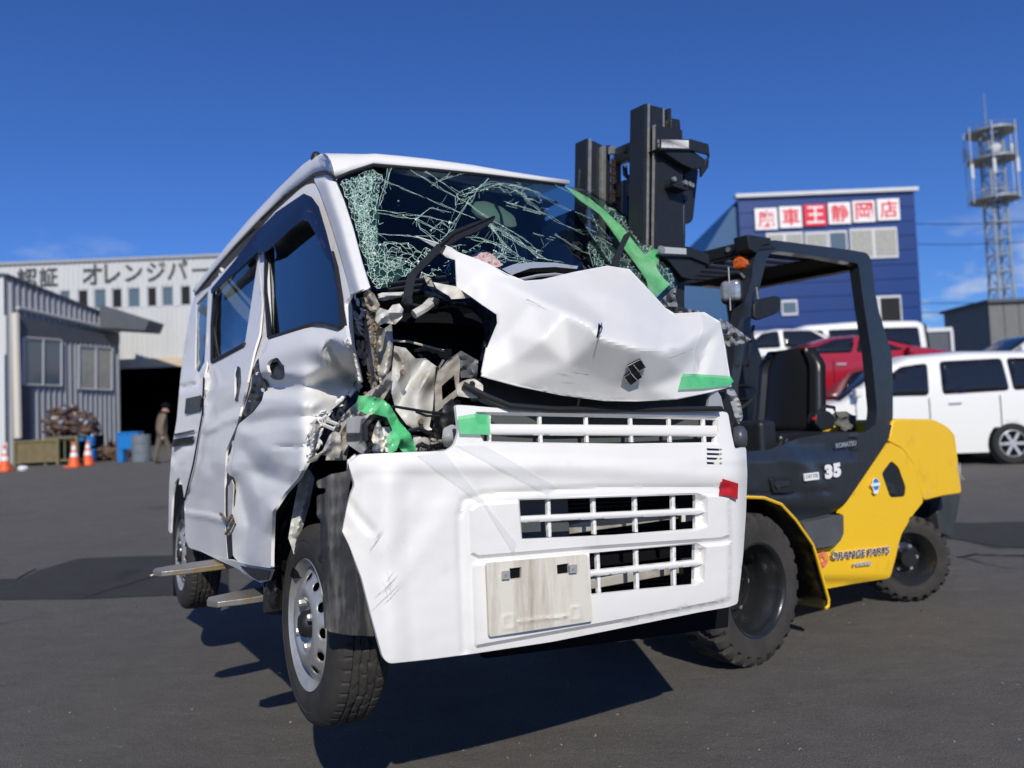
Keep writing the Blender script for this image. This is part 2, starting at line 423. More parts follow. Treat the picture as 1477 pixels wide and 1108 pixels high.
# ------------------------------------------------------------------ ground
def asphalt(name, base, dark, light):
    m = bpy.data.materials.new(name); m.use_nodes = True; nt = m.node_tree; N = nt.nodes; L = nt.links
    p = N['Principled BSDF']; p.inputs['Roughness'].default_value = .82; p.inputs['Specular IOR Level'].default_value = .18
    tc = N.new('ShaderNodeTexCoord'); mp = N.new('ShaderNodeMapping'); L.new(tc.outputs['Object'], mp.inputs[0]); mp.inputs['Rotation'].default_value = (0, 0, .35); mp.inputs['Scale'].default_value = (.8, 1.15, 1)
    def noi(s, d, v, r=.6):
        n = N.new('ShaderNodeTexNoise'); n.inputs['Scale'].default_value = s; n.inputs['Detail'].default_value = d; n.inputs['Roughness'].default_value = r; L.new(v, n.inputs['Vector']); return n
    def ramp(s, a, b, ca, cb):
        r = N.new('ShaderNodeValToRGB'); r.color_ramp.elements[0].position = a; r.color_ramp.elements[1].position = b; r.color_ramp.elements[0].color = (*ca, 1); r.color_ramp.elements[1].color = (*cb, 1); L.new(s, r.inputs[0]); return r
    def mix(f, a, b, t='MIX'):
        x = N.new('ShaderNodeMix'); x.data_type = 'RGBA'; x.blend_type = t
        if isinstance(f, float): x.inputs[0].default_value = f
        else: L.new(f, x.inputs[0])
        L.new(a, x.inputs[6])
        if isinstance(b, tuple): x.inputs[7].default_value = (*b, 1)
        else: L.new(b, x.inputs[7])
        return x.outputs[2]
    big = noi(.55, 6, mp.outputs[0]); c = ramp(big.outputs['Fac'], .36, .66, dark, base).outputs[0]
    med = noi(5, 6, mp.outputs[0], .7); c = mix(.55, c, ramp(med.outputs['Fac'], .3, .7, tuple(x * .72 for x in base), tuple(x * 1.15 for x in base)).outputs[0])
    sp = noi(140, 3, tc.outputs['Object'], .8); c = mix(ramp(sp.outputs['Fac'], .58, .67, (0, 0, 0), (1, 1, 1)).outputs[0], c, light)
    sp2 = noi(230, 2, tc.outputs['Object'], .8); c = mix(ramp(sp2.outputs['Fac'], .56, .63, (0, 0, 0), (1, 1, 1)).outputs[0], c, tuple(x * .4 for x in dark))
    st = noi(1.3, 4, tc.outputs['Object'], .5); c = mix(ramp(st.outputs['Fac'], .66, .74, (0, 0, 0), (.7, .7, .7)).outputs[0], c, tuple(x * .6 for x in dark))
    L.new(c, p.inputs['Base Color'])
    b = N.new('ShaderNodeBump'); b.inputs['Strength'].default_value = .9; b.inputs['Distance'].default_value = .008; L.new(sp.outputs['Fac'], b.inputs['Height'])
    b2 = N.new('ShaderNodeBump'); b2.inputs['Strength'].default_value = .4; b2.inputs['Distance'].default_value = .03; L.new(med.outputs['Fac'], b2.inputs['Height']); L.new(b.outputs[0], b2.inputs['Normal'])
    L.new(b2.outputs[0], p.inputs['Normal']); return m
M['asph'] = asphalt('asphalt', (.140, .132, .121), (.108, .103, .095), (.32, .30, .28))
M['asph2'] = asphalt('newer_asphalt', (.058, .057, .056), (.048, .048, .047), (.12, .12, .12))
M['seam'] = mat('tar_seam', (.012, .012, .013), .6)
ys = [-30, -10, 0, 5, 10, 20, 34, 60, 200, 2500]; xs = [-2500, -200, -40, 0, 40, 200, 2500]
g = MB(); g.grid([[Vector((x, y, gz(y))) for x in xs] for y in ys]); o = g.build('ground', M['asph']); o['kind'] = 'structure'
def onG(px, py, up=.004): P = WG(px, py); P.z = gz(P.y) + up; return P
# the darker strip of newer asphalt and its seams
pl = [(-60, 838), (30, 836), (60, 822), (115, 806), (200, 803), (330, 800), (330, 856), (180, 862), (120, 865), (-60, 866)]
V2, T = tri(pl, st=20)
g = MB(); g.add([onG(x, y, .005) for x, y in V2], T); o = g.build('asphalt_patch', M['asph2']); o['kind'] = 'structure'
pl = [(1335, 752), (1400, 755), (1520, 752), (1520, 792), (1440, 790), (1380, 778), (1330, 779)]
V2, T = tri(pl, st=20)
g = MB(); g.add([onG(x, y, .005) for x, y in V2], T); o = g.build('asphalt_patch', M['asph2']); o['kind'] = 'structure'
def seam(pts, wd):
    g = MB(); P = [onG(x, y, .009) for x, y in dens(pts, 12, False, .6)]
    L_, R_ = [], []
    for i, p in enumerate(P):
        t = (P[min(i + 1, len(P) - 1)] - P[max(0, i - 1)]).normalized(); s = Vector((-t.y, t.x, 0)) * wd * random.uniform(.4, 1)
        L_.append(p + s); R_.append(p - s)
    g.grid([L_, R_]); o = g.build('tar_seam', M['seam']); o['kind'] = 'structure'
seam([(-40, 838), (25, 836), (52, 822)], .012); seam([(120, 863), (140, 858), (230, 830)], .012)
seam([(1382, 805), (1392, 804), (1410, 800), (1420, 802), (1520, 803)], .02); seam([(1378, 779), (1440, 793), (1500, 794)], .008)
seam([(1392, 806), (1420, 814), (1455, 821), (1520, 820)], .008); seam([(-20, 905), (60, 890)], .006)
rd_ = random.Random(5); g = MB()
for i in range(700):
    px, py = rd_.uniform(-60, 1540), rd_.uniform(700, 1120); p = WG(px, py); p.z = gz(p.y); q = rd_.uniform(.0012, .0042) * (1 + (rd_.random() < .03) * 1.2)
    g.add([p + Vector((rd_.gauss(0, q), rd_.gauss(0, q), abs(rd_.gauss(0, q)))) for _ in range(5)], [(0, 1, 2), (0, 2, 3), (0, 3, 1), (1, 3, 2), (4, 1, 2), (4, 0, 1)])
o = g.build('loose_grit', mat('grit', (.30, .28, .25), .8, nscale=40, namt=.6), smooth='raw'); o['kind'] = 'stuff'
# raised back lot
M['conc'] = mat('old_concrete', (.30, .29, .27), .85, nscale=3, namt=.3, bump=.3)
g = MB(); g.prism([Vector((2.0, 14.9, .2)), Vector((60, 14.9, .2)), Vector((60, 14.9, 1.25)), Vector((2.0, 14.9, 1.25))], (0, 60, 0)); o = g.build('raised_lot', M['conc']); o['kind'] = 'structure'
# ------------------------------------------------------------------ factory with the lettering
M['siding'] = mat('pale_siding', (.56, .57, .57), .6, nscale=2, namt=.12, streak=True)
M['siding2'] = mat('white_trim_sunlit_wall', (.62, .63, .64), .6, nscale=2, namt=.1, streak=True)  # white trim; on the shed end wall this pale tone paints in the sun
M['greysid'] = mat('grey_siding', (.34, .355, .38), .55, nscale=2, namt=.15, streak=True)
M['darkband'] = mat('dark_grey_fascia', (.09, .10, .12), .6, nscale=3, namt=.2)
M['pane'] = mat('window_pane_grey', (.10, .14, .17), .15, spec=.8)
M['paneblk'] = mat('open_window_dark', (.01, .01, .012), .8)
M['panelt'] = mat('curtained_pane', (.42, .41, .37), .3, nscale=6, namt=.3)
M['frame'] = mat('aluminium_frame', (.55, .55, .55), .4, metal=.3)
M['letter'] = mat('charcoal_lettering', (.055, .055, .06), .6)
def corr(g, P0, P1, z0, z1, nrm, pitch=.2, dep=.03, z1b=None):
    P0, P1, nrm = Vector(P0), Vector(P1), Vector(nrm); L_ = (P1 - P0).length; k = int(L_ / pitch); lo, hi = [], []
    if z1b is None: z1b = z1
    for i in range(k):
        for t, d in ((0, 0), (.45, 0), (.55, dep), (.9, dep)):
            q = (i + t) / k; p = P0.lerp(P1, q) + nrm * d; lo.append(Vector((p.x, p.y, z0))); hi.append(Vector((p.x, p.y, z1 + (z1b - z1) * q)))
    g.grid([lo, hi])
YF = 31.0
def fz(px, py): return WY(px, py, YF).z
def fx(px, py): return WY(px, py, YF).x
tw = thing('factory', 'long pale corrugated factory with black Japanese lettering and a dark open doorway', 'building', (-14, 27, .5))
zt = fz(100, 379); zb = .3
xl, xr = -75.0, fx(640, 500)
dx0, dx1, dz = fx(172, 600), fx(420, 600), fz(230, 530)
wz0, wz1 = fz(200, 444), fz(200, 414)
NF = Vector((0, -1, 0))
g = MB(); corr(g, (xl, YF, 0), (dx0, YF, 0), zb, wz0, NF); corr(g, (dx0, YF, 0), (dx1, YF, 0), dz + .38, wz0, NF); corr(g, (dx1, YF, 0), (xr, YF, 0), zb, wz0, NF)
corr(g, (xl, YF, 0), (xr, YF, 0), wz1, zt, NF); g.build('wall', M['siding'], tw)
g = MB(); g.box(((dx0 + dx1) / 2, YF - .02, dz + .19), dx1 - dx0, .16, .38); g.build('lintel', mat('beige_lintel', (.62, .50, .38), .6, nscale=4, namt=.15), tw)
g = MB(); g.box(((xl + xr) / 2, YF + 8, zt + .05), xr - xl + .2, 16.2, .12); g.build('roof', M['greysid'], tw)
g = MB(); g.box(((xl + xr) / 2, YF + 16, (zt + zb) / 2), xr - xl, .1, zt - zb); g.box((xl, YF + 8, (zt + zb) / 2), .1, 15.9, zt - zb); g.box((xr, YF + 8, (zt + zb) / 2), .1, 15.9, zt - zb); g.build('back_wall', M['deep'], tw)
wins = [(60, 78, 0), (86, 102, 1), (112, 128, 0), (135, 154, 1), (161, 177, 0), (184, 203, 1), (212, 227, 0), (233, 251, 1), (260, 276, 0), (282, 300, 1), (306, 322, 0), (330, 350, 1), (358, 374, 0)]
last = xl
for a, b, k in wins:
    x0, x1 = fx(a, 430), fx(b, 430)
    g = MB(); g.box(((last + x0) / 2, YF + .0, (wz0 + wz1) / 2), x0 - last - .004, .06, wz1 - wz0 - .004); g.build('mullion', M['siding'], tw)
    g = MB(); g.box(((x0 + x1) / 2, YF + .06, (wz0 + wz1) / 2), x1 - x0, .03, wz1 - wz0); f = g.build('window', M['pane'] if k else M['paneblk'], tw)
    g = MB()
    for zz in (wz0 + .03, wz1 - .03): g.box(((x0 + x1) / 2, YF + .02, zz), x1 - x0, .05, .05)
    for xx in (x0 + .025, x1 - .025): g.box((xx, YF + .02, (wz0 + wz1) / 2), .05, .05, wz1 - wz0 - .1)
    g.build('frame', M['frame'], f); last = x1
g = MB(); g.box(((last + xr) / 2, YF, (wz0 + wz1) / 2), xr - last, .06, wz1 - wz0); g.build('mullion', M['siding'], tw)
for ch, a, b, y0, y1 in (('認', 25, 53, 386, 415), ('証', 57, 83, 385, 414), ('オ', 119, 147, 381, 411), ('レ', 151, 173, 380, 409), ('ン', 180, 205, 381, 406), ('ジ', 212, 238, 377, 406), ('パ', 242, 270, 375, 403), ('ー', 277, 303, 387, 391), ('ツ', 309, 336, 376, 403)):
    P = WY(a, y1, YF - .05); Q = WY(b, y0, YF - .05)
    letter('lettering', ch, P, (1, 0, 0), (0, 0, 1), 1, M['letter'], tw, .01, fit=(Q.x - P.x, Q.z - P.z), bold=.012)
# ------------------------------------------------------------------ grey shed
A_ = Vector((WY(10, 600, 23.5).x, 23.5, 0)); B_ = Vector((WY(172, 600, 29).x, 29, 0)); dr = (B_ - A_).normalized(); nr = Vector((dr.y, -dr.x, 0))
def SP(px, py, o=0):                    # pixel on the shed's long wall
    d = ray(px, py); t = (A_ + nr * o - CAM).dot(nr) / d.dot(nr); return CAM + d * t
sh = thing('grey_shed', 'grey corrugated shed with two sliding windows and a drainpipe', 'building', (A_.x - 1, 21, .4))
zs0, zs1 = SP(12, 400).z, SP(170, 463).z
g = MB(); corr(g, A_, B_, .2, zs0, nr, .26, .06, zs1); corr(g, A_ + Vector((0, .01, 0)), A_ + Vector((-9, 0.01, 0)), .2, .3, NF); g.build('wall', M['greysid'], sh)
g = MB(); corr(g, A_ + Vector((-9, 0, 0)), A_ + Vector((-.01, 0, 0)), .2, zs0, NF, .3, .03); g.build('end_wall', M['siding2'], sh, label='corrugated end wall, whitened for the sun on it')
g = MB(); g.prism([A_ + Vector((.1, -.1, zs0)), B_ + Vector((.1, .0, zs1)), B_ + Vector((-9, 0, zs1 + .8)), A_ + Vector((-9, -.1, zs0 + .8))], (0, 0, .08)); g.build('roof', M['darkband'], sh)
P1, P2 = SP(25, 444, .1), SP(172, 478, .1); g = MB(); g.tube([P1, P2], .07, 8); g.build('gutter', M['frame'], sh)
g = MB(); g.tube([SP(22, 452, .12), SP(26, 632, .12)], .11, 8); g.build('drainpipe', mat('cream_pipe', (.62, .58, .50), .5), sh)
g = MB(); g.prism([SP(29, 457, .06), SP(172, 482, .06), SP(172, 497, .06), SP(29, 487, .06)], nr * .02); g.build('fascia_band', M['darkband'], sh)
g = MB(); g.prism([SP(29, 558, .06), SP(46, 556, .06), SP(46, 636, .06), SP(29, 636, .06)], nr * .02); g.build('door', mat('navy_door', (.03, .04, .075), .5), sh)
for (x0, y0, x1, y1, k) in ((32, 487, 87, 557, 0), (112, 499, 160, 563, 1)):
    q = [SP(x0, y0, .05), SP(x1, y0 + (x1 - x0) * .07, .05), SP(x1, y1, .05), SP(x0, y1 - 2, .05)]
    g = MB(); g.prism(q, nr * .02); wnd = g.build('window', M['panelt'] if k else M['pane'], sh)
    g = MB()
    for i in range(4): g.tube([q[i] + nr * .03, q[(i + 1) % 4] + nr * .03], .035, 4)
    g.tube([(q[0] + q[1]) / 2 + nr * .04, (q[2] + q[3]) / 2 + nr * .04], .03, 4); g.build('frame', M['frame'], wnd)
P = [WY(168, 446, 28.9), WY(237, 468, 28.9), WY(231, 482, 28.9), WY(168, 478, 28.9)]
g = MB(); g.prism(P, (0, -1.2, 0)); g.build('canopy', M['darkband'], sh)
# ------------------------------------------------------------------ things at the foot of the shed
M['orange'] = mat('orange_cone_plastic', (.82, .13, .03), .45, nscale=8, namt=.15)
M['band'] = mat('white_cone_band', (.75, .75, .74), .35)
M['olive'] = mat('olive_metal', (.14, .15, .08), .6, nscale=5, col2=(.20, .13, .06), thr=(.35, .6))
M['rustp'] = mat('rusty_scrap', (.16, .09, .06), .7, nscale=9, col2=(.05, .035, .03), thr=(.35, .6))
M['blue'] = mat('blue_plastic', (.01, .17, .50), .4)
def cone(px, py, lab, first=None):
    p = WG(px, py)
    if first:
        r = first.copy(); COL.objects.link(r); r.location = p; r['label'] = lab
        for ch in first.children:
            c = ch.copy(); COL.objects.link(c); c.parent = r
        return r
    r = thing('traffic_cone', lab, 'traffic cone', p, 'orange traffic cones in front of the grey shed')
    g = MB(); g.box(p + Vector((0, 0, .02)), .36, .36, .04); g.build('cone_base', M['orange'], r); g = MB(); g.lathe([(.15, .04), (.145, .06), (.1, .28)], p, (0, 0, 1), 20); g.build('cone_body', M['orange'], r, smooth=40); g = MB(); g.lathe([(.047, .58), (.03, .68), (0, .69)], p, (0, 0, 1), 20); g.build('cone_tip', M['orange'], r, smooth=40)
    g = MB(); g.lathe([(.101, .28), (.078, .40)], p, (0, 0, 1), 20); g.build('reflective_band', M['band'], r, smooth=40); g = MB(); g.lathe([(.066, .46), (.047, .58)], p, (0, 0, 1), 20); g.build('reflective_band', M['band'], r, smooth=40)
    g = MB(); g.lathe([(.0785, .40), (.0665, .46)], p, (0, 0, 1), 20); g.build('stripe', M['orange'], r, smooth=40)
    return r
c0 = cone(107, 674, 'orange cone in front of the green cage, left one of the close pair')
cone(127, 671, 'orange cone nearest the scrap heap, right one of the close pair', c0)
cone(7, 680, 'orange cone at the very left edge before the shed end wall', c0)
def crate(px0, px1, pyt, pyb, lab, slats):
    a, b = WG(px0, pyb), WG(px1, pyb); Y = a.y; zt = WY(px0, pyt, Y).z; z0 = gz(Y); c = (a + b) / 2; W = (b - a).length; D = .9; H = zt - z0
    r = thing('stillage_cage', lab, 'metal crate', (c.x, Y + D / 2, z0), 'olive metal stillages by the shed')
    for sx in (-1, 1):
        for sy in (0, 1): g = MB(); g.box((c.x + sx * (W / 2 - .04), Y + sy * D, z0 + H / 2), .08, .08, H); g.build('corner_post', M['olive'], r)
    g = MB()
    for zz in (z0 + .12, z0 + H - .05):
        for yy in (0, D): g.box((c.x, Y + yy, zz), W - .17, .06, .06)
        for sx in (-1, 1): g.box((c.x + sx * (W / 2 - .04), Y + D / 2, zz), .06, D - .1, .06)
    g.build('rails', M['olive'], r)
    if slats:
        for i in range(4):
            g = MB(); g.box((c.x - W / 2 + W * (i + 1) / 5, Y + .0, z0 + H / 2), .035, .03, H - .25); g.build('slat', M['olive'], r)
        g = MB(); g.box((c.x, Y + D / 2 + .05, z0 + H * .45), W - .2, D - .2, H * .7); g.build('load', M['deep'], r)
    else:
        g = MB(); g.box((c.x, Y + .02, z0 + H / 2 + .02), W - .18, .03, H - .2); g.build('side_panel', mat('worn_board', (.20, .16, .08), .8, nscale=6, namt=.4), r)
        g = MB(); g.box((c.x, Y + D / 2 + .05, z0 + H * .4), W - .2, D - .2, H * .7); g.build('load', M['deep'], r)
    return r, c, Y, zt
crate(23, 66, 635, 673, 'olive crate with a brown board side below the drainpipe', False)
_, cc, cy, czt = crate(67, 99, 630, 671, 'olive cage with upright slats between board crate and cones', True)
def heap(name, lab, cat, c, sx, sy, sz, n, mt, seed, dome=False):
    rd = random.Random(seed); g = MB()
    for i in range(n):
        u, v, w_ = rd.uniform(-1, 1), rd.uniform(-1, 1), rd.random()
        if dome and u * u + w_ * w_ > 1: continue
        p = Vector(c) + Vector((u * sx / 2, v * sy / 2, w_ * sz))
        X = Vector((rd.gauss(0, 1), rd.gauss(0, 1), rd.gauss(0, .5))).normalized(); Z = X.orthogonal().normalized(); Yv = Z.cross(X)
        if i % 3: g.box(p, rd.uniform(.1, .4), rd.uniform(.04, .16), rd.uniform(.03, .12), X, Yv, Z)
        else: g.tube([p, p + X * rd.uniform(.15, .5)], rd.uniform(.02, .06), 6)
    o = g.build(name, mt); tagp(o, lab, cat); return o
P = WG(64, 671); zc = WY(64, 630, P.y).z
q0, q1 = WY(62, 600, P.y + .5), WY(130, 600, P.y + .5)
r = thing('scrap_heap', 'big brown heap of rusty scrap parts stacked above the olive cage', 'scrap heap', ((q0.x + q1.x) / 2, P.y + .9, zc))
for nm, mt, n_, sd_ in (('rusty_pieces', M['rustp'], 300, 3), ('dark_pieces', M['darkband'], 130, 13), ('grey_pieces', M['frame'], 45, 23)):
    rd = random.Random(sd_); g = MB()
    for i in range(n_):
        u = rd.uniform(-1, 1); hmax = .95 * (1 - .35 * max(0, u) - .25 * abs(u) ** 3); pc = Vector(((q0.x + q1.x) / 2 + u * (q1.x - q0.x) / 2 * .93, P.y + .9 + rd.uniform(-.45, .3), zc + .05 + rd.random() * hmax * .85))
        t = rd.choice((0, 0, 1.57, rd.uniform(0, 3.1))); X = Vector((math.cos(t), rd.gauss(0, .3), math.sin(t) * .8 + rd.gauss(0, .15))).normalized(); Z = X.orthogonal().normalized(); Yv = Z.cross(X)
        if i % 4: g.box(pc, rd.uniform(.08, .26), rd.uniform(.05, .14), rd.uniform(.04, .11), X, Yv, Z)
        else: g.lathe([(.02, -.03), (.07, -.03), (.07, .03), (.02, .03)], pc, X, 10)
    o = g.build(nm, mt, r); o['kind'] = 'stuff'
g = MB(); g.box(((q0.x + q1.x) / 2, P.y + .95, (zc + gz(P.y)) / 2 + .0), (q1.x - q0.x) * .98, .7, zc - gz(P.y) - .02)
o = g.build('steel_rack', M['deep']); tagp(o, 'dark steel rack carrying the brown scrap heap', 'rack')
p = WG(154, 665); heap('scrap_heap', 'low domed pile of brown scrap beside the blue bin', 'scrap heap', (p.x, p.y + .3, p.z), 1.0, .7, .45, 160, M['rustp'], 5, True)
for px, lab in ((111, 'blue jerrycan behind the cones, left one'), (123, 'blue jerrycan behind the cones, right one')):
    p = WG(px, 668) + Vector((0, .3, 0)); g = MB(); g.box(p + Vector((0, 0, .2)), .24, .2, .4); g.box(p + Vector((0, 0, .62)), .2, .2, .3)
    r = thing('jerrycan', lab, 'jerrycan', p, 'blue jerrycans stacked behind the cones')
    g.build('can_body', M['blue'], r, bevel=.03); g = MB(); g.tube([p + Vector((.05, 0, .78)), p + Vector((.05, 0, .83))], .03, 8); g.build('cap', M['band'], r)
a, b = WG(171, 667), WG(192, 667); zt = WY(169, 626, a.y).z; c = (a + b) / 2 + Vector((.03, .2, 0))
r = thing('blue_bin', 'bright blue plastic bin standing at the doorway corner', 'bin', c)
g = MB(); W = (b - a).length; H = zt - c.z; g.box(c + Vector((0, 0, H * .72)), W, .3, H * .55); g.box(c + Vector((-W * .36, 0, H * .22)), W * .28, .3, H * .44); g.box(c + Vector((W * .36, 0, H * .22)), W * .28, .3, H * .44); g.build('bin_body', M['blue'], r, bevel=.02)
g = MB(); g.box(c + Vector((0, 0, H + .02)), W + .03, .34, .05); g.build('rim', M['blue'], r)
a = WG(204, 666); r = thing('steel_drum', 'blue grey steel drum between the bin and the walking person', 'drum', a)
g = MB(); hh = WY(204, 627, a.y).z - a.z
g.lathe([(0, 0), (.25, 0), (.25, hh * .33), (.265, hh * .345), (.25, hh * .36), (.25, hh * .66), (.265, hh * .675), (.25, hh * .69), (.25, hh), (.235, hh), (.235, hh - .02), (0, hh - .02)], a, (0, 0, 1), 24); g.build('drum_body', mat('faded_drum', (.10, .15, .20), .5, nscale=6, col2=(.2, .2, .2)), r, smooth=30)
g = MB(); g.tube([a + Vector((.1, -.1, hh - .02)), a + Vector((.1, -.1, hh + .01))], .03, 8); g.build('bung', M['frame'], r)
p = WG(33, 679); g = MB(); g.lathe([(0, 0), (.10, .0), (.13, .06), (.09, .12), (0, .13)], p, (0, 0, 1), 9); o = g.build('crumpled_bag', M['band']); tagp(o, 'small crumpled white bag on the asphalt before the board crate', 'bag')
# ------------------------------------------------------------------ person
def person(px, py, H):
    base = WG(px, py); r = thing('person', 'person in brown jacket, grey trousers and dark cap walking by the dark doorway', 'person', base)
    # facing right and a little away, mid step
    fx_ = Vector((.8, .6, 0)).normalized(); sx_ = Vector((fx_.y, -fx_.x, 0))
    def J(f, s, z): return base + fx_ * f + sx_ * s + Vector((0, 0, z * H))
    J0 = {'pel': (0, 0, .52), 'sp': (.0, 0, .62), 'ch': (.02, 0, .74), 'nk': (.05, 0, .82), 'hd': (.10, 0, .87), 'tp': (.11, 0, .93)}
    vs_ = []; rad = []; ed = []; idx = {}
    def ad(n, p, r_): idx[n] = len(vs_); vs_.append(p); rad.append(r_)
    for n, rr in (('pel', .145), ('sp', .135), ('ch', .165), ('nk', .06), ('hd', .085), ('tp', .08)): ad(n, J(*J0[n]), rr)
    ed += [('pel', 'sp'), ('sp', 'ch'), ('ch', 'nk'), ('nk', 'hd'), ('hd', 'tp')]
    for s, k, ff in ((1, 'L', .16), (-1, 'R', -.16)):
        for n, p, rr in (('hip', (0, s * .09, .49), .1), ('kn', (ff * .7 + .03, s * .1, .28), .07), ('an', (ff * 1.1, s * .1, .055), .048), ('to', (ff * 1.1 + .15, s * .11, .022), .04)): ad(n + k, J(*p), rr)
        ed += [('pel', 'hip' + k), ('hip' + k, 'kn' + k), ('kn' + k, 'an' + k), ('an' + k, 'to' + k)]
        for n, p, rr in (('sh', (.02, s * .19, .79), .075), ('el', (-.05 * s, s * .25, .64), .055), ('wr', (.08 * -s + .05, s * .24, .50), .035), ('ha', (.10 * -s + .06, s * .235, .455), .04)): ad(n + k, J(*p), rr)
        ed += [('ch', 'sh' + k), ('sh' + k, 'el' + k), ('el' + k, 'wr' + k), ('wr' + k, 'ha' + k)]
    me = bpy.data.meshes.new('body'); me.from_pydata([tuple(v - base) for v in vs_], [(idx[a], idx[b]) for a, b in ed], [])
    o = bpy.data.objects.new('body', me); COL.objects.link(o); o.parent = r
    sk = o.modifiers.new('sk', 'SKIN'); 
    for i, q in enumerate(me.skin_vertices[0].data): q.radius = (rad[i], rad[i]); q.use_root = (i == 0)
    ss = o.modifiers.new('ss', 'SUBSURF'); ss.levels = 2; ss.render_levels = 2
    m = bpy.data.materials.new('clothes'); m.use_nodes = True; nt = m.node_tree; n = nt.nodes; L = nt.links; tcn = n.new('ShaderNodeTexCoord'); s3 = n.new('ShaderNodeSeparateXYZ'); L.new(tcn.outputs['Object'], s3.inputs[0])
    rp = n.new('ShaderNodeValToRGB'); rp.color_ramp.interpolation = 'CONSTANT'; e = rp.color_ramp.elements
    mr = n.new('ShaderNodeMath'); mr.operation = 'DIVIDE'; mr.inputs[1].default_value = H; L.new(s3.outputs['Z'], mr.inputs[0]); L.new(mr.outputs[0], rp.inputs[0])
    e[0].position = 0; e[0].color = (.02, .02, .02, 1); e[1].position = .05; e[1].color = (.12, .105, .085, 1)
    for ps, cl in ((.485, (.17, .135, .095, 1)), (.835, (.45, .27, .20, 1))): x = e.new(ps); x.color = cl
    L.new(rp.outputs[0], n['Principled BSDF'].inputs['Base Color']); n['Principled BSDF'].inputs['Roughness'].default_value = .85
    me.materials.append(m)
    hc = J(.11, 0, .945); g = MB(); g.lathe([(.105, -.03), (.108, .02), (.09, .075), (.05, .105), (0, .11)], hc, (0, 0, 1), 16); g.prism([hc + fx_ * .08 + sx_ * .08, hc + fx_ * .19 + sx_ * .05, hc + fx_ * .19 - sx_ * .05, hc + fx_ * .08 - sx_ * .08], (0, 0, .015)); g.build('cap', M['deep'], r, smooth=40)
    g = MB(); g.tube([J(-.02, 0, .835), J(.0, 0, .86)], [.09, .075], 12); g.build('collar', M['deep'], r, smooth=40)
    for s in (1, -1):
        g = MB(); hp = J(.10 * -s + .06, s * .235, .45)
        for k in range(4): g.tube([hp + fx_ * (.02 * k - .03) + Vector((0, 0, -.0)), hp + fx_ * (.018 * k - .02) + Vector((0, 0, -.07 - .008 * (k % 3)))], [.011, .008], 6)
        g.tube([hp + fx_ * .035, hp + fx_ * .06 + Vector((0, 0, -.045))], [.012, .009], 6); g.build('fingers', mat('skin', (.45, .27, .20), .6), r, smooth=40)
    return r
person(234, 669, 1.62)
# ------------------------------------------------------------------ blue building
M['bluewall'] = mat('blue_metal_cladding', (.002, .036, .19), .42, nscale=1.5, namt=.2)
M['bluewall_lit'] = mat('lit_blue_cladding', (.015, .085, .21), .4, nscale=1.5, namt=.15)  # same blue metal as the facade, its brighter light put into the colour
M['signw'] = mat('white_sign_board', (.80, .77, .76), .5)
M['signr'] = mat('red_sign_paint', (.70, .02, .05), .5)
YB = 38.0
bb = thing('blue_building', 'dark blue metal clad building with red and white square letter boards', 'building', tuple(WY(1190, 500, YB + 3)))
ou = [WY(1065, 300, YB), WY(1318, 277, YB), WY(1330, 500, YB), WY(1322, 560, YB), WY(1040, 560, YB)]
br = WY(1329, 520, YB); tr = WY(1318, 277, YB); tl = WY(1065, 300, YB); x0, x1 = tl.x, tr.x; z1 = tr.z; zl = tl.z
g = MB(); nb = 15; zb0 = 1.0
for i in range(nb):      # horizontal cladding boards
    za, zc_ = zb0 + (z1 - zb0) * i / nb, zb0 + (z1 - zb0) * (i + 1) / nb - .03
    g = MB(); g.box(((x0 + x1) / 2, YB + .05, (za + zc_) / 2), x1 - x0, .1, zc_ - za); g.build('cladding_board', M['bluewall'], bb)
g = MB(); g.box(((x0 + x1) / 2, YB + 6.1, (zb0 + z1) / 2), x1 - x0 - .02, 12, z1 - zb0 - .02)
pl_ = WY(985, 415, YB)
g.prism([Vector((x0 + .01, YB + .3, zb0)), Vector((x0 + .01, YB + .3, z1 - .02)), Vector((pl_.x, YB + .3, pl_.z)), Vector((pl_.x, YB + .3, zb0))], (0, 11.7, 0)); g.build('side_wing', M['bluewall_lit'], bb, label='blue wing, tinted paler as if better lit, with a steeply sloping roof')
g = MB(); g.box(((x0 + x1) / 2, YB + .0, z1 + .12), x1 - x0 + .3, .4, .18); g.build('parapet', M['siding2'], bb)
def bq(x0_, y0_, x1_, y1_, o, g, dd=.06):
    s = -.09; P = [WY(x0_, y0_, YB - o), WY(x1_, y0_ + (x1_ - x0_) * s, YB - o), WY(x1_, y1_ + (x1_ - x0_) * s, YB - o), WY(x0_, y1_, YB - o)]
    c = sum(P, Vector()) / 4; wd = abs(P[1].x - P[0].x); hd = abs(P[0].z - P[3].z); g.box((c.x, YB - o, c.z), wd, dd, hd); return c, wd, hd
for i, ch in enumerate('廃車王静岡店'):
    xa = 1089 + i * 35.2; ya = 302 - (xa - 1089) * .078
    g = MB(); c, wd, hd = bq(xa, ya, xa + 32, ya + 31, .1, g); sb = g.build('letter_board', M['signr'] if i == 2 else M['signw'], bb, label='red letter board' if i == 2 else None)
    letter('lettering', ch, Vector((c.x - wd * .38, YB - .14, c.z - hd * .38)), (1, 0, 0), (0, 0, 1), 1, M['signw'] if i == 2 else M['signr'], sb, .01, fit=(wd * .78, hd * .78), bold=.012)
def window(x0_, y0_, x1_, y1_, mats, own, mull=1):
    g = MB(); c, wd, hd = bq(x0_, y0_, x1_, y1_, .06, g, .08); fr = g.build('window_frame', M['siding2'], own)
    k = len(mats)
    for i, mt in enumerate(mats):
        g = MB(); g.box((c.x - wd / 2 + wd * (i + .5) / k, YB - .105, c.z), wd / k - .14, .02, hd - .22); g.build('pane', mt, fr)
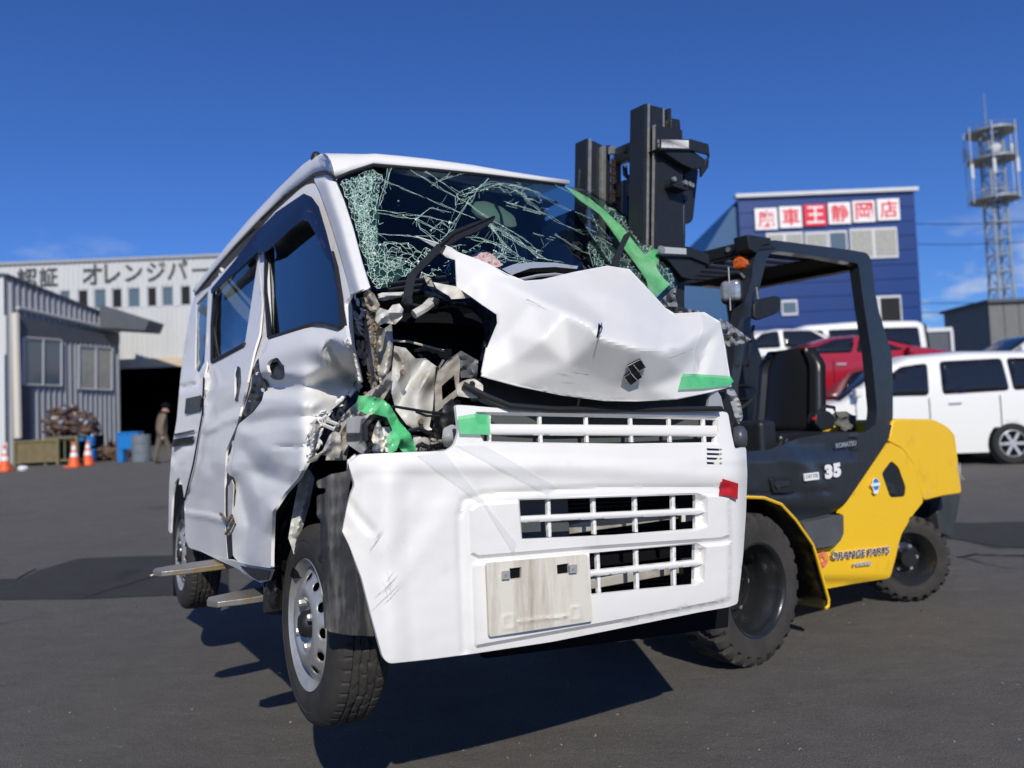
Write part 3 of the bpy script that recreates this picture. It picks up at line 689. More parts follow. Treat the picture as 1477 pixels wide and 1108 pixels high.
window(1105, 338, 1158, 362, [M['panelt'], M['panelt']], bb); window(1161, 336, 1194, 361, [M['panelt']], bb)
window(1195, 334, 1222, 368, [M['pane']], bb); window(1226, 332, 1294, 376, [M['panelt'], M['panelt']], bb)
window(1127, 434, 1150, 456, [M['pane']], bb); window(1236, 430, 1300, 472, [M['pane'], M['paneblk']], bb)
# cream hut, grey block, small roofs, tower, wires
g = MB(); P0, P1 = WY(1035, 458, 30), WY(1210, 478, 30)
r = thing('cream_hut', 'low cream coloured building with a gently curved roof behind the white box van', 'building', ((P0.x + P1.x) / 2, 31, 1.2))
pr = [Vector((P0.x + (P1.x - P0.x) * t, 30, 3.45 + .75 * math.sin(PI * (.25 + .6 * t)))) for t in np.linspace(0, 1, 12)]
g.prism([Vector((P0.x, 30, 1.2))] + [p - Vector((0, 0, .15)) for p in pr] + [Vector((P1.x, 30, 1.2))], (0, 4, 0)); g.build('wall', mat('cream_wall', (.62, .52, .38), .7, nscale=3, namt=.12), r)
g = MB(); g.grid([[p + Vector((0, -.2, 0)) for p in pr], [p + Vector((0, 4.2, 0)) for p in pr]]); g.build('roof', mat('cream_roof', (.66, .58, .46), .6), r, thick=.08, smooth=40)
def YBX(px0, px1, py0, py1, Y): a, b = WY(px0, py0, Y), WY(px1, py1, Y); return a.x, b.x, a.z, b.z
a, b, zt, zz = YBX(1424, 1560, 437, 500, 60.)
r = thing('grey_block', 'plain grey block building under the lattice tower', 'building', ((a + b) / 2, 62, .8))
for i in range(6):
    w_ = (b - a) / 6; g = MB(); g.box((a + w_ * (i + .5), 60, (zt + .8) / 2), w_ - .05, .2, zt - .8); g.build('wall_panel', mat('grey_panel', (.17, .175, .17), .7, nscale=2, namt=.2) if i == 0 else bpy.data.materials['grey_panel'], r)
g = MB(); g.box(((a + b) / 2, 63.2, (zt + .8) / 2 - .05), b - a - .1, 6, zt - .8); g.build('core', bpy.data.materials['grey_panel'], r)
g = MB(); g.box(((a + b) / 2, 63, zt + .1), b - a + .4, 6.8, .25); g.build('roof', M['darkband'], r)
for i, (pa, pb, pt, Y) in enumerate(((1330, 1424, 499, 110.), (1255, 1345, 502, 120.), (1390, 1500, 497, 130.))):
    a, b, zt, zz = YBX(pa, pb, pt, 510, Y)
    r = thing('house', ['small dark roofed house low on the skyline left of the grey block', 'distant house roof just behind the red car bonnet', 'distant grey house partly behind the grey block'][i], 'house', ((a + b) / 2, Y, .8))
    g = MB(); g.box(((a + b) / 2, Y + 3, zt / 2 + .2), b - a, 6, zt - .4 - .8); g.build('wall', M['panelt'], r)
    g = MB(); g.prism([Vector((a - .5, Y - .5, zt - .4)), Vector((a - .5, Y + 3, zt + 1.2)), Vector((a - .5, Y + 6.5, zt - .4))], (b - a + 1, 0, 0)); g.build('roof', M['darkband'], r)
YT = 80.0
def TW(px, py): return WY(px, py, YT)
tw_ = thing('lattice_tower', 'tall grey steel lattice communication tower with two round antenna platforms', 'tower', (TW(1447, 500).x, YT + .9, .8))
M['galv'] = mat('galvanised_steel', (.36, .38, .37), .5, metal=.3, nscale=4, namt=.2)
ct = TW(1436, 185); cb = TW(1447, 440); zt = ct.z; xb = cb.x; xt = ct.x; xc = (xb + xt) / 2 + .25
def legw(z): return .75 if z > 14 else .75 + (14 - z) * .035
for sx in (-1, 1):
    for sy in (-1, 1):
        g = MB(); g.tube([Vector((xc + sx * (legw(z)), YT + .9 + sy * legw(z), z)) for z in (.8, 14, zt)], .13, 6); g.build('leg', M['galv'], tw_)
z = 6.0; k = 0
while z < zt - 1:
    a = legw(z); z2 = z + 1.75; b = legw(z2); g = MB()
    for (s1, t1, s2, t2) in ((-1, -1, 1, -1), (1, -1, 1, 1), (1, 1, -1, 1), (-1, 1, -1, -1)):
        g.tube([Vector((xc + s1 * a, YT + .9 + t1 * a, z)), Vector((xc + s2 * a, YT + .9 + t2 * a, z))], .075, 5)
        if k % 2: g.tube([Vector((xc + s1 * a, YT + .9 + t1 * a, z)), Vector((xc + s2 * b, YT + .9 + t2 * b, z2))], .045, 5)
        else: g.tube([Vector((xc + s1 * b, YT + .9 + t1 * b, z2)), Vector((xc + s2 * a, YT + .9 + t2 * a, z))], .045, 5)
    g.build('brace', M['galv'], tw_); z = z2; k += 1
zp = [TW(1436, 286).z, TW(1433, 228).z, TW(1431, 188).z]
for i, z in enumerate(zp):
    g = MB(); g.lathe([(.8, -.06), (2.35, -.06), (2.35, .14), (.8, .14)], Vector((xc, YT + .9, z)), (0, 0, 1), 24); g.build('platform', M['galv'], tw_, smooth=30)
    g = MB()
    for zz in (.6, 1.1)[:2 if i < 2 else 1]:
        g.tube([Vector((xc + 2.3 * math.cos(t), YT + .9 + 2.3 * math.sin(t), z + zz)) for t in np.linspace(0, 2 * PI, 25)], .035, 4)
    for t in np.linspace(0, 2 * PI, 13)[:-1]: g.tube([Vector((xc + 2.3 * math.cos(t), YT + .9 + 2.3 * math.sin(t), z)), Vector((xc + 2.3 * math.cos(t), YT + .9 + 2.3 * math.sin(t), z + (1.1 if i < 2 else .6)))], .03, 4)
    g.build('railing', M['galv'], tw_)
for t in (0.2, 1.3, 2.4, 3.3, 4.2, 5.2):
    x, y = xc + 2.5 * math.cos(t), YT + .9 + 2.5 * math.sin(t); g = MB(); g.tube([Vector((x, y, zp[0] - .3)), Vector((x, y, zp[2] + .6))], .05, 6)
    g.box((x, y, zp[1] + (1.2 if t < 3 else -1.2)), .3, .2, 1.5); g.build('antenna', M['siding2'], tw_)
g = MB(); g.lathe([(0, 0), (.45, .06), (.5, .2), (.45, .3), (0, .3)], Vector((xc - .5, YT - .5, zp[1] + .9)), (-.3, -1, 0), 16); g.build('dish', M['siding2'], tw_, smooth=40)
tp = TW(1424, 130); g = MB(); g.tube([Vector((xc - .4, YT + .9, zp[2])), Vector((xc - .4, YT + .9, tp.z - 3)), Vector((xc - .4, YT + .9, tp.z))], [.07, .06, .03], 6); g.build('mast_rod', M['galv'], tw_)
for i, (ya, yb) in enumerate(((318, 308), (347, 338), (432, 422), (445, 438))):
    a, b = WY(1250, ya + 3, 70), WY(1600, yb, 70); g = MB(); g.tube([a.lerp(b, t) + Vector((0, 0, -1.0 * math.sin(PI * t) * .5)) for t in np.linspace(0, 1, 14)], .035, 5)
    o = g.build('power_line', M['deep']); tagp(o, ['uppermost power line crossing the sky in front of the tower', 'second power line from the top crossing the tower shaft', 'third power line, just above the grey block', 'lowest power line, skimming the top of the grey block'][i], 'cable', 'power lines across the sky at the right')
# ------------------------------------------------------------------ cars
M['redcar'] = mat('deep_red_paint', (.34, .008, .018), .22, coat=.8)
M['whitecar'] = mat('pearl_white_paint', (.78, .78, .75), .25, coat=.6)
M['carglass'] = mat('dark_car_glass', (.012, .014, .018), .06, spec=.7)
M['tyre'] = mat('car_tyre', (.02, .02, .02), .8)
M['alloy'] = mat('alloy_rim', (.60, .60, .61), .3, metal=.5)
def car(name, lab, cat, loc, yaw, L_, W, H, prof, belt, gh, wheels, paint, wr=.32, glasses=(), group=None, tum=.16):
    """prof: (x, z) top outline front to rear (front at x = 0). gh: greenhouse x range; glasses: side panes as polygons (x, z)"""
    root = thing(name, lab, cat, loc, group); root.rotation_euler = (0, 0, yaw)
    R = Matrix.Rotation(yaw, 3, 'Z'); B = Vector(loc)
    def T(x, y, z): return B + Vector((x, y, z))
    zb = .20
    def hw(z): return W / 2 - .04 * max(0, (.5 - z) / .5) ** 2 - tum * max(0, (z - belt) / (H - belt)) ** 1.3
    xs_ = np.linspace(0, L_, 60); rows = []
    px_, pz_ = [p[0] for p in prof], [p[1] for p in prof]
    for x in xs_:
        zt = float(np.interp(x, px_, pz_)); e = min(x, L_ - x); nar = .16 * max(0, 1 - e / .5) ** 2; row = []
        for s in np.concatenate([np.linspace(0, 1, 9)]):
            z = zb + (zt - .06 - zb) * s; row.append(T(x - L_ / 2, -(hw(z) - nar), z))
        yw = hw(zt) - nar
        for t in (.97, .9, .6, 0, -.6, -.9, -.97): row.append(T(x - L_ / 2, -yw * t * .985, zt - .06 + .06 * math.sqrt(max(0, 1 - (abs(t)) ** 6)) + .02 * (1 - t * t)))
        for s in np.linspace(1, 0, 9): z = zb + (zt - .06 - zb) * s; row.append(T(x - L_ / 2, hw(z) - nar, z))
        rows.append(row)
    g = MB(); g.grid(rows); n = len(rows[0]); g.f.append(list(range(n))); g.f.append([(len(rows) - 1) * n + i for i in range(n)][::-1]); g.f += [(i * n, (i + 1) * n, (i + 2) * n - 1, (i + 1) * n - 1) for i in range(len(rows) - 1)]
    g.build('body', paint, root, smooth=42)
    for sd in (-1, 1):
        for poly in glasses:
            g = MB(); q = [Vector((x, z, 0)) for x, z in rnd(poly, .06)]
            V2, TT = tri([(p.x, p.y) for p in q], st=.12)
            g.add([T(x - L_ / 2, sd * (hw(z) + .006), z) for x, z in V2], TT); g.build('side_window', M['carglass'], root, thick=.006, smooth=True)
    (xa, za), (xb_, zb_) = gh['ws']; g = MB(); wv = [(za, xa), ((za + zb_) / 2, (xa + xb_) / 2), (zb_, xb_)]
    def topz(x): return float(np.interp(x, px_, pz_))
    for nm, (xa, xb_) in (('windscreen', (gh['ws'][0][0], gh['ws'][1][0])), ('rear_window', (gh['rw'][0][0], gh['rw'][1][0]))):
        g = MB(); rws = []
        for t in np.linspace(0.04, .96, 6):
            x = xa + (xb_ - xa) * t; z = topz(x); y = hw(z) * .90; rws.append([T(x - L_ / 2, y * s, z + .018 - .02 * (abs(s)) ** 4) for s in np.linspace(-1, 1, 9)])
        g.grid(rws); g.build(nm, M['carglass'], root, thick=.006, smooth=True)
    for i, x in enumerate(wheels):
        for sd in (-1, 1):
            c = T(x - L_ / 2, sd * (W / 2 - .11), wr); ax = (0, sd, 0)
            g = MB(); g.lathe([(wr + .055, 0.13 - .02), (0, .13 - .02)], c, ax, 28); g.build('wheel_arch', M['deep'], root)
            g = MB(); g.lathe([(wr * .66, .115), (wr * .70, .135), (wr * .93, .14), (wr, .12), (wr, -.09), (wr * .9, -.1), (wr * .6, -.1)], c, ax, 28); wh = g.build('wheel', M['tyre'], root, smooth=40)
            g = MB(); g.lathe([(wr * .67, .118), (wr * .62, .128), (wr * .58, .09)], c, ax, 28); g.lathe([(0, .12), (.05, .12), (.06, .09)], c, ax, 16)
            for k in range(6):
                t = 2 * PI * k / 6; u = Vector((math.cos(t), 0, math.sin(t))); v = Vector((-math.sin(t), 0, math.cos(t))); g.box(c + Vector((0, sd * .105, 0)) + u * wr * .33, wr * .55, .05, .02, u, v, ax)
            g.build('rim', M['alloy'], wh, smooth=40)
            g = MB(); g.lathe([(0, .07), (wr * .6, .07)], c, ax, 24); g.build('brake_disc', M['deep'], wh)
    for sd in (-1, 1):
        x = gh['ws'][0][0] + .25; z = belt + .05; g = MB(); g.box(T(x - L_ / 2, sd * (W / 2 + .09), z + .05), .11, .18, .14); g.build('mirror', paint, root, bevel=.03)
        g = MB(); g.box(T(.10 - L_ / 2, sd * (W / 2 - .27), belt * .72), .2, .3, .14); g.build('headlight', M['lamp'], root, bevel=.03)
        g = MB(); g.box(T(L_ - .07 - L_ / 2, sd * (W / 2 - .17), belt * .85), .14, .16, .3); g.build('tail_light', M['signr'], root, bevel=.02)
        g = MB(); g.box(T(gh['ws'][1][0] + .9 - L_ / 2, sd * (W / 2 + .012), belt - .12), .2, .03, .035); g.build('door_handle', M['alloy'], root, bevel=.01)
    for x in gh.get('seams', ()):
        for sd in (-1, 1):
            g = MB(); g.box(T(x - L_ / 2, sd * (W / 2 - .0), (belt + .3) / 2), .012, .016, belt - .35); g.build('door_seam', M['deep'], root)
    for p in root.children: pass
    return root
# bodies are meshed about their root unrotated; the root's rotation turns the whole car
mv = [(0, .55), (.08, .80), (.35, .96), (1.15, 1.12), (1.95, 1.68), (2.3, 1.80), (3.2, 1.84), (4.4, 1.80), (4.68, 1.70), (4.80, 1.15), (4.84, .5)]
gm = dict(ws=((1.10, 1.1), (2.0, 1.7)), rw=((4.66, 1.7), (4.80, 1.2)), seams=(1.35, 2.5, 3.6))
p = WG(1462, 669); x_r = p.x
car('white_minivan', 'white minivan with dark rear windows parked behind the forklift counterweight', 'minivan', (x_r - 3.72 + 2.42, p.y + .9, p.z), math.radians(-3), 4.84, 1.76, 1.84, mv, 1.12, gm, (.85, 3.75), M['whitecar'], .325,
    [[(1.5, 1.16), (2.12, 1.62), (2.55, 1.66), (2.5, 1.14)], [(2.72, 1.15), (2.75, 1.68), (3.72, 1.69), (3.75, 1.17)], [(3.82, 1.17), (3.8, 1.69), (4.4, 1.66), (4.55, 1.2)]])
cp = [(0, .5), (.06, .82), (.4, 1.0), (1.15, 1.13), (1.85, 1.33), (2.25, 1.39), (2.8, 1.36), (3.5, 1.18), (4.1, 1.0), (4.5, .90), (4.58, .5)]
gc = dict(ws=((1.15, .92), (1.85, 1.3)), rw=((3.2, 1.2), (3.95, 1.0)), seams=(1.5, 2.9))
P = WY(1228, 479, 15.4); zr = 1.25
g = MB(); g.box((P.x + .1, 17.9, (zr + 1.25) / 2 - .02), 5.2, 2.0, zr - 1.25 - .04)
if zr > 1.35: o = g.build('car_ramp', M['darkband']); tagp(o, 'dark steel ramp holding up the red car', 'ramp')
car('red_coupe', 'dark red coupe with chrome window line parked nose right on the back lot', 'car', (P.x + .1, 16.1, zr), math.radians(182), 4.58, 1.76, 1.39, cp, .92, gc, (.85, 3.6), M['redcar'], .31,
    [[(1.45, 1.05), (1.95, 1.27), (2.3, 1.33), (2.42, 1.03)], [(2.5, 1.03), (2.4, 1.33), (2.8, 1.30), (3.45, 1.1), (3.35, 1.03)]])
hi = [(0, .6), (.05, .95), (.35, 1.25), (1.15, 1.95), (1.5, 2.05), (3.0, 2.1), (4.5, 2.06), (4.66, 1.95), (4.7, .5)]
gh_ = dict(ws=((.35, 1.25), (1.12, 1.92)), rw=((4.655, 1.9), (4.69, 1.2)), seams=(1.0, 2.1, 3.2))
P = WY(1200, 462, 20.5); zr = P.z - 2.12
if zr > 1.3:
    g = MB(); g.box((P.x + .3, 21.4, (zr + 1.25) / 2), 4.9, 1.9, zr - 1.25 - .01); o = g.build('car_ramp', M['darkband']); tagp(o, 'dark ramp under the tall white box van at the back', 'ramp')
car('white_van', 'tall white van with raked windscreen parked behind the red coupe', 'van', (P.x + .3, 21.4, zr), math.radians(0), 4.7, 1.7, 2.12, hi, 1.25, gh_, (.9, 3.45), M['whitecar'], .32,
    [[(.75, 1.32), (1.3, 1.85), (1.85, 1.88), (1.85, 1.3)], [(2.0, 1.3), (2.0, 1.88), (3.1, 1.88), (3.1, 1.3)], [(3.2, 1.3), (3.2, 1.88), (4.4, 1.86), (4.4, 1.3)]])
P = WY(1090, 476, 19.); 
se = [(0, .5), (.08, .7), (.5, .86), (1.2, .98), (1.95, 1.42), (2.5, 1.5), (3.3, 1.46), (4.0, 1.05), (4.4, .98), (4.5, .5)]
gs = dict(ws=((1.2, .98), (1.95, 1.42)), rw=((3.35, 1.42), (3.98, 1.07)), seams=(1.4, 2.4, 3.4))
sg = [[(1.55, 1.02), (2.05, 1.38), (2.45, 1.43), (2.45, 1.02)], [(2.55, 1.02), (2.55, 1.43), (3.25, 1.4), (3.7, 1.08), (3.6, 1.02)]]
car('white_sedan', 'white sedan mostly hidden behind the forklift roof pillar', 'car', (P.x + .2, 19.3, P.z - 1.52), 0, 4.5, 1.7, 1.5, se, .98, gs, (.8, 3.4), M['whitecar'], .31, sg)
P = WY(1465, 480, 19.)
car('silver_sedan', 'pale sedan at the right edge behind the white minivan roof', 'car', (P.x + .5, 19.3, P.z - 1.52), 0, 4.5, 1.7, 1.5, se, .98, gs, (.8, 3.4), M['whitecar'], .31, sg)
a, b, zt, zz = YBX(1303, 1373, 480, 510, 26.)
r = thing('box_truck', 'dark box truck body with a white top rail seen above the red car bonnet', 'truck', ((a + b) / 2, 27, 1.25))
g = MB(); g.box(((a + b) / 2, 27, (zt + 1.9) / 2), b - a, 2, zt - 1.9); g.build('box_body', M['darkband'], r)
g = MB(); g.box(((a + b) / 2, 27, zt + .05), b - a + .1, 2.1, .14); g.box((b, 25.95, (zt + 1.9) / 2), .1, .06, zt - 1.9); g.build('top_rail', M['siding2'], r)
g = MB()
for s in (-1, 1):
    for xx in (a + .4, b - .4): g.lathe([(0, .1), (.33, .1), (.33, -.1), (0, -.1)], Vector((xx, 27 + s * .85, 1.6)), (0, s, 0), 20)
g.box(((a + b) / 2, 27, 1.78), b - a, .8, .2); g.build('chassis', M['tyre'], r)
# ------------------------------------------------------------------ the wrecked van
van = thing('wrecked_van', 'white kei van with crushed front corner and shattered windscreen, lifted on the forks', 'van', tuple(V(1.3, 3.3, -.55)))
def P2(s, ox=0, oy=0, k=1.0): return [(ox + x / k, oy + y / k) for x, y in s]
# ---- wheels
def wheel(parent, c, ax, R, W, name='wheel', rubber=None, tread=True):
    ax = Vector(ax).normalized(); ref = Vector((0, 0, 1)); x = ref.cross(ax).normalized(); y = ax.cross(x); c = Vector(c)
    NT = 300
    wh = None
    # cross-section: from inner bead over the tread to the outer bead; h along ax (0 = outer face)
    prof = [(.60, -W), (.64, -W - .006), (.78, -W - .010), (.93, -W + .002), (.975, -W + .014)]
    nw = 26
    for i in range(nw): prof.append((1.0 - .012 * abs(2 * (i / (nw - 1)) - 1) ** 4, -W + .018 + (W - .036) * i / (nw - 1)))
    prof += [(.975, -.014), (.95, -.004), (.90, .004), (.84, .008), (.835, .0065), (.78, .010), (.72, .008), (.66, .003), (.645, -.006), (.62, -.02)]
    rows = []
    for j, (r, h) in enumerate(prof):
        row = []
        for k in range(NT):
            t = 2 * PI * k / NT; rr = r * R
            if 5 <= j < 5 + nw and tread:
                s = (j - 5) / (nw - 1)
                zz = .035 * (((k % 12) / 12) * 2 - 1 if (k // 12) % 2 else 1 - ((k % 12) / 12) * 2)
                dep = 0
                for g0 in (.20, .40, .60, .80):
                    if abs(s - g0 - (zz if g0 in (.4, .6) else zz * .35)) < .024: dep = .007
                if (s < .19 or s > .81) and k % 6 == 0: dep = max(dep, .005)
                if (.22 < s < .38 or .62 < s < .78) and (k + int(s * 30)) % 12 == 0: dep = max(dep, .004)
                if .42 < s < .58 and (k + 3) % 12 < 1: dep = max(dep, .004)
                rr -= dep
            row.append(c + ax * h + x * (rr * math.cos(t)) + y * (rr * math.sin(t)))
        row.append(row[0]); rows.append(row)
    hb = bpy.data.objects.new(name, None); COL.objects.link(hb); hb.parent = parent; hb.empty_display_size = .05
    g = MB(); g.grid(rows); g.build('tyre', rubber or M['rubber'], hb, smooth=35)
    # rim: barrel, dish with holes, hub, nuts
    rr = .625 * R
    g = MB(); g.lathe([(rr * .99, -W + .01), (rr * .86, -W + .03), (rr * .88, -.045), (rr * .905, -.024), (rr * .93, -.012), (rr * 1.0, -.004), (rr * 1.035, .004), (rr * 1.05, -.002), (rr * 1.04, -.014)], c, ax, 64); rim = g.build('rim', M['steel'], hb, smooth=50)
    prf_r = [0, .30, .36, .42, .50, .60, .68, .76, .84, .90]; prf_h = [-.014, -.014, -.012, .004, .009, .007, .001, -.009, -.019, -.026]
    def sf(u, v):
        q = math.hypot(u, v); h = float(np.interp(q, prf_r, prf_h)); return c + ax * h + x * (u * rr) + y * (v * rr)
    cir = lambda cx, cy, r, n, e=1, a0=0: [(cx + r * math.cos(2 * PI * k / n) * math.cos(a0) - e * r * math.sin(2 * PI * k / n) * math.sin(a0), cy + r * math.cos(2 * PI * k / n) * math.sin(a0) + e * r * math.sin(2 * PI * k / n) * math.cos(a0)) for k in range(n)]
    hl = [cir(.74 * math.cos(t), .74 * math.sin(t), .060, 12, 1.35, t) for t in np.linspace(0, 2 * PI, 13)[:-1]]
    V2, T = tri(cir(0, 0, .90, 60), hl, st=.06); g = MB(); g.add([sf(a, b) for a, b in V2], T); g.build('disc', M['steel'], hb, smooth=45, thick=.003)
    g = MB(); g.lathe([(0, .022), (.026, .021), (.036, .012), (.040, -.014)], c, ax, 24); g.build('hub_cap', M['black'], hb, smooth=40)
    for k in range(4):
        t = 2 * PI * k / 4 + .5; g = MB(); g.lathe([(0, .018), (.009, .017), (.0105, .012), (.0105, -.012)], c + (x * math.cos(t) + y * math.sin(t)) * .063, ax, 6); g.build('wheel_nut', M['steel'], hb)
    g = MB(); g.lathe([(0, -.062), (rr * .84, -.062), (rr * .84, -.11), (0, -.11)], c, ax, 32); g.build('brake_drum', M['deep'], hb)
    return hb
AXO = -VL_
cF = at(443, 900, 2.22); wheel(van, cF, AXO, .283, .150)
cR = at(262, 800, 4.02); wheel(van, cR, AXO, .278, .150)
for c0_, dh in ((cF, .2), (cR, .03)):
    a, r, h = vco(c0_); wheel(van, V(2.05, r, h + dh), VL_, .278, .15, tread=False)
# ---- bumper
b_out = [(502, 668), (520, 655.5), (600, 652), (641.8, 651), (655, 643), (661.7, 624), (657, 584), (675, 585), (735, 590), (850, 591), (939, 592.5), (1041, 593.5), (1050, 595), (1055, 625), (1060, 648), (1076, 644.5), (1078, 683), (1076, 740), (1072, 800), (1067, 845), (1064, 871), (1050, 876), (1009, 883), (886, 908), (795, 926), (682, 943), (620, 951), (564, 957), (558, 955), (552, 948), (536, 890), (522, 835), (505, 790), (491, 764), (496, 745), (502, 724), (512, 700)]
b_out = rnd(b_out, 4, 2)
hol = [[(685, 598), (760, 600), (900, 603), (1032, 606), (1030, 638), (900, 640), (760, 638), (697, 636.5), (689, 618)],
       [(749, 721.5), (1003, 713.5), (1003, 763), (890, 772), (753, 778)],
       [(850, 798), (1002, 785), (1001, 843.5), (930, 850), (853, 858)]]
hol += [[(1019, 646.5 + 6.6 * k), (1042, 647.5 + 6.6 * k), (1042, 650.5 + 6.6 * k), (1020, 650 + 6.6 * k)] for k in range(4)]
frame_l = [(664, 722), (672, 722), (700, 717.5), (760, 713), (860, 710), (960, 708), (1040, 709), (1052, 713), (1056, 724)]
rec1 = [(676, 735), (690, 725), (860, 714), (1040, 712), (1053, 718), (1056, 775), (1040, 780), (860, 792), (690, 806), (678, 800)]
rec2 = [(680, 812), (860, 797), (1040, 783), (1056, 780), (1054, 866), (1030, 872), (900, 897), (700, 933), (684, 936)]
op1 = [(747, 720), (1005, 711), (1021, 716), (1021, 760), (1005, 766), (752, 780)]; op2 = [(850, 798), (1005, 783), (1019, 790), (1016, 838), (1003, 845), (852, 858)]
upr = [(683, 594), (1036, 600), (1037, 642), (700, 640)]
def pdist(x, y, poly): return pld(x, y, list(poly) + [poly[0]])
def inside(x, y, poly): return bool(inpoly(np.array([x]), np.array([y]), poly)[0])
def rec(x, y, poly, dep, wd): return dep * min(1., pdist(x, y, poly) / wd) if inside(x, y, poly) else 0.
def bd(x, y):
    d = 0
    d += rec(x, y, rec1, -.010, 5) + rec(x, y, rec2, -.010, 5)
    R_ = rec(x, y, op1, .026, 9) + rec(x, y, op2, .026, 9) + rec(x, y, upr, .014, 5)
    d += R_
    d += crease(x, y, [(560, 700), (557, 780), (560, 860), (566, 950)], -.012, 34, False)
    d += crease(x, y, [(663, 745), (664, 800), (670, 940)], .006, 9, False)
    d += crease(x, y, [(664, 740), (668, 722), (700, 712), (860, 704), (1050, 704)], .006, 7, False)
    d += crease(x, y, [(502, 725), (520, 748), (535, 765)], .006, 12, False)
    d += crease(x, y, [(512, 695), (508, 730), (500, 760)], .005, 14, False)
    d += crease(x, y, [(600, 700), (640, 690), (700, 700)], .006, 40, False) + crease(x, y, [(560, 820), (600, 760), (625, 720)], .005, 30, False)
    d += .5 * crease(x, y, [(520, 668), (800, 672), (1076, 690)], -.012, 20, False)
    d += nz(x, y, .012, 3) * .004 + nz(x, y, .05, 4) * .0007
    return d * (.25 + .75 * sm((1079 - x) / 30))
M['bumper'] = mat('scuffed_bumper_plastic', (.77, .76, .735), .40, coat=.2, nscale=4.5, col2=(.69, .675, .65), thr=(.26, .40), bump=.015, bscale=80)
bump = sheet('front_bumper', b_out, front(0, bd), M['bumper'], van, holes=hol, loops=[rec1, inset(rec1, 5), rec2, inset(rec2, 5), op1, inset(op1, 9) if False else inset(op1, .01), inset(op2, .01), upr], st=4.0, thick=.012, smooth=32, tdir=VR_)
def bar(path, hw_, off, th, nm='grille_slat', taper=False):
    L_ = [(x, y - hw_) for x, y in path]; R_ = [(x, y + hw_) for x, y in path[::-1]]
    if abs(path[0][0] - path[-1][0]) < 12: L_ = [(x - hw_, y) for x, y in path]; R_ = [(x + hw_, y) for x, y in path[::-1]]
    if taper: L_ = L_[:-1] + [path[-1]]; R_ = R_[1:]
    return sheet(nm, L_ + R_, front(off, lambda x, y: .5 * hw_ * .002 * (1 - math.sqrt(max(0, 1 - min(1, pld(x, y, path) / hw_) ** 2)))), M['bumper'], van, st=2.6, thick=th, tdir=VR_, smooth=50)
bar([(688, 619.5), (760, 620), (900, 621), (1034, 622)], 8, .004, .014)
for x0, x1 in ((706, 707), (779, 781), (846, 847.5), (910, 912), (965.5, 967.5), (1015, 1017)): bar([(x0, 599 + (x0 - 686) * .02), (x1, 638)], 1.9, .010, .010, 'grille_bar')
bar([(745, 750), (870, 744), (1004, 738), (1020, 737.5)], 4.4, .002, .018, taper=True)
for x0, x1 in ((791.5, 793.5), (856.5, 858.5), (916.5, 918), (971.5, 972.5)): bar([(x0, 721 - (x0 - 750) * .033), (x1, 777 - (x0 - 753) * .058)], 2.2, .012, .012, 'grille_bar')
bar([(851, 828), (930, 820), (1002, 812.5), (1018, 812)], 4.2, .002, .018, taper=True)
for x0, x1 in ((862.5, 865), (918.5, 920), (972.5, 973.5)): bar([(x0, 798 - (x0 - 850) * .085), (x1, 857 - (x0 - 853) * .096)], 2.2, .012, .012, 'grille_bar')
# scuff marks
def decal(name, outline, surf, mt, parent, st=6, **k): return sheet(name, outline, surf, mt, parent, st=st, thick=0, **k)
M['scuff'] = mat('grey_scuff', (.35, .33, .31), .6, nscale=60, alpha=.45, col2=(.6, .6, .6), thr=(.4, .5))
def scratches(name, specs, surf, mt, parent, seed=1):
    rd = random.Random(seed); g = MB()
    for (x0, y0, x1, y1, n, sp, wd) in specs:
        for i in range(n):
            ox, oy = rd.gauss(0, sp), rd.gauss(0, sp); t0, t1 = sorted((rd.random(), rd.random())); 
            a = (x0 + (x1 - x0) * t0 + ox, y0 + (y1 - y0) * t0 + oy); b = (x0 + (x1 - x0) * t1 + ox + rd.gauss(0, 1.5), y0 + (y1 - y0) * t1 + oy + rd.gauss(0, 1.5))
            ln = math.hypot(b[0] - a[0], b[1] - a[1]) + 1e-6; nx, ny = -(b[1] - a[1]) / ln * wd * rd.uniform(.3, 1), (b[0] - a[0]) / ln * wd * rd.uniform(.3, 1)
            k = max(1, int(ln / 8)); L_, R_ = [], []
            for j in range(k + 1):
                t = j / k; e = math.sin(PI * (.08 + .84 * t)); x, y = a[0] + (b[0] - a[0]) * t, a[1] + (b[1] - a[1]) * t
                L_.append(surf(x + nx * e, y + ny * e)); R_.append(surf(x - nx * e, y - ny * e))
            g.grid([L_, R_])
    return g.build(name, mt, parent, smooth='raw')
M['scr'] = mat('scratch_grey', (.63, .615, .59), .6)
o = scratches('scratch_marks', [(532, 792, 553, 758, 10, 1.8, .5), (550, 850, 575, 825, 9, 4, .45), (540, 870, 590, 820, 7, 7, .4), (575, 780, 590, 800, 4, 7, .4), (556, 820, 566, 860, 6, 3, .4), (700, 900, 720, 895, 3, 3, .4)], front(-.0062, bd), M['scr'], van); o['kind'] = 'stuff'
# clear packing film bands across the upper bumper
for pl in ([(655, 640), (700, 640), (805, 700), (790, 712)], [(600, 655), (640, 648), (745, 780), (742, 800), (700, 730)]):
    decal('clear_film', pl, front(-.0095, bd), M['film'], van, st=9)
decal('green_tape', [(660, 601), (683, 597), (706, 598.5), (707.5, 627), (663, 626)], front(-.013, lambda x, y: min(0., bd(x, y))), M['tape'], van, st=5)
decal('red_sticker', [(1042, 690.5), (1065, 697.5), (1064, 721), (1053, 716), (1038, 714)], front(-.012, bd), M['red'], van, st=3.5)
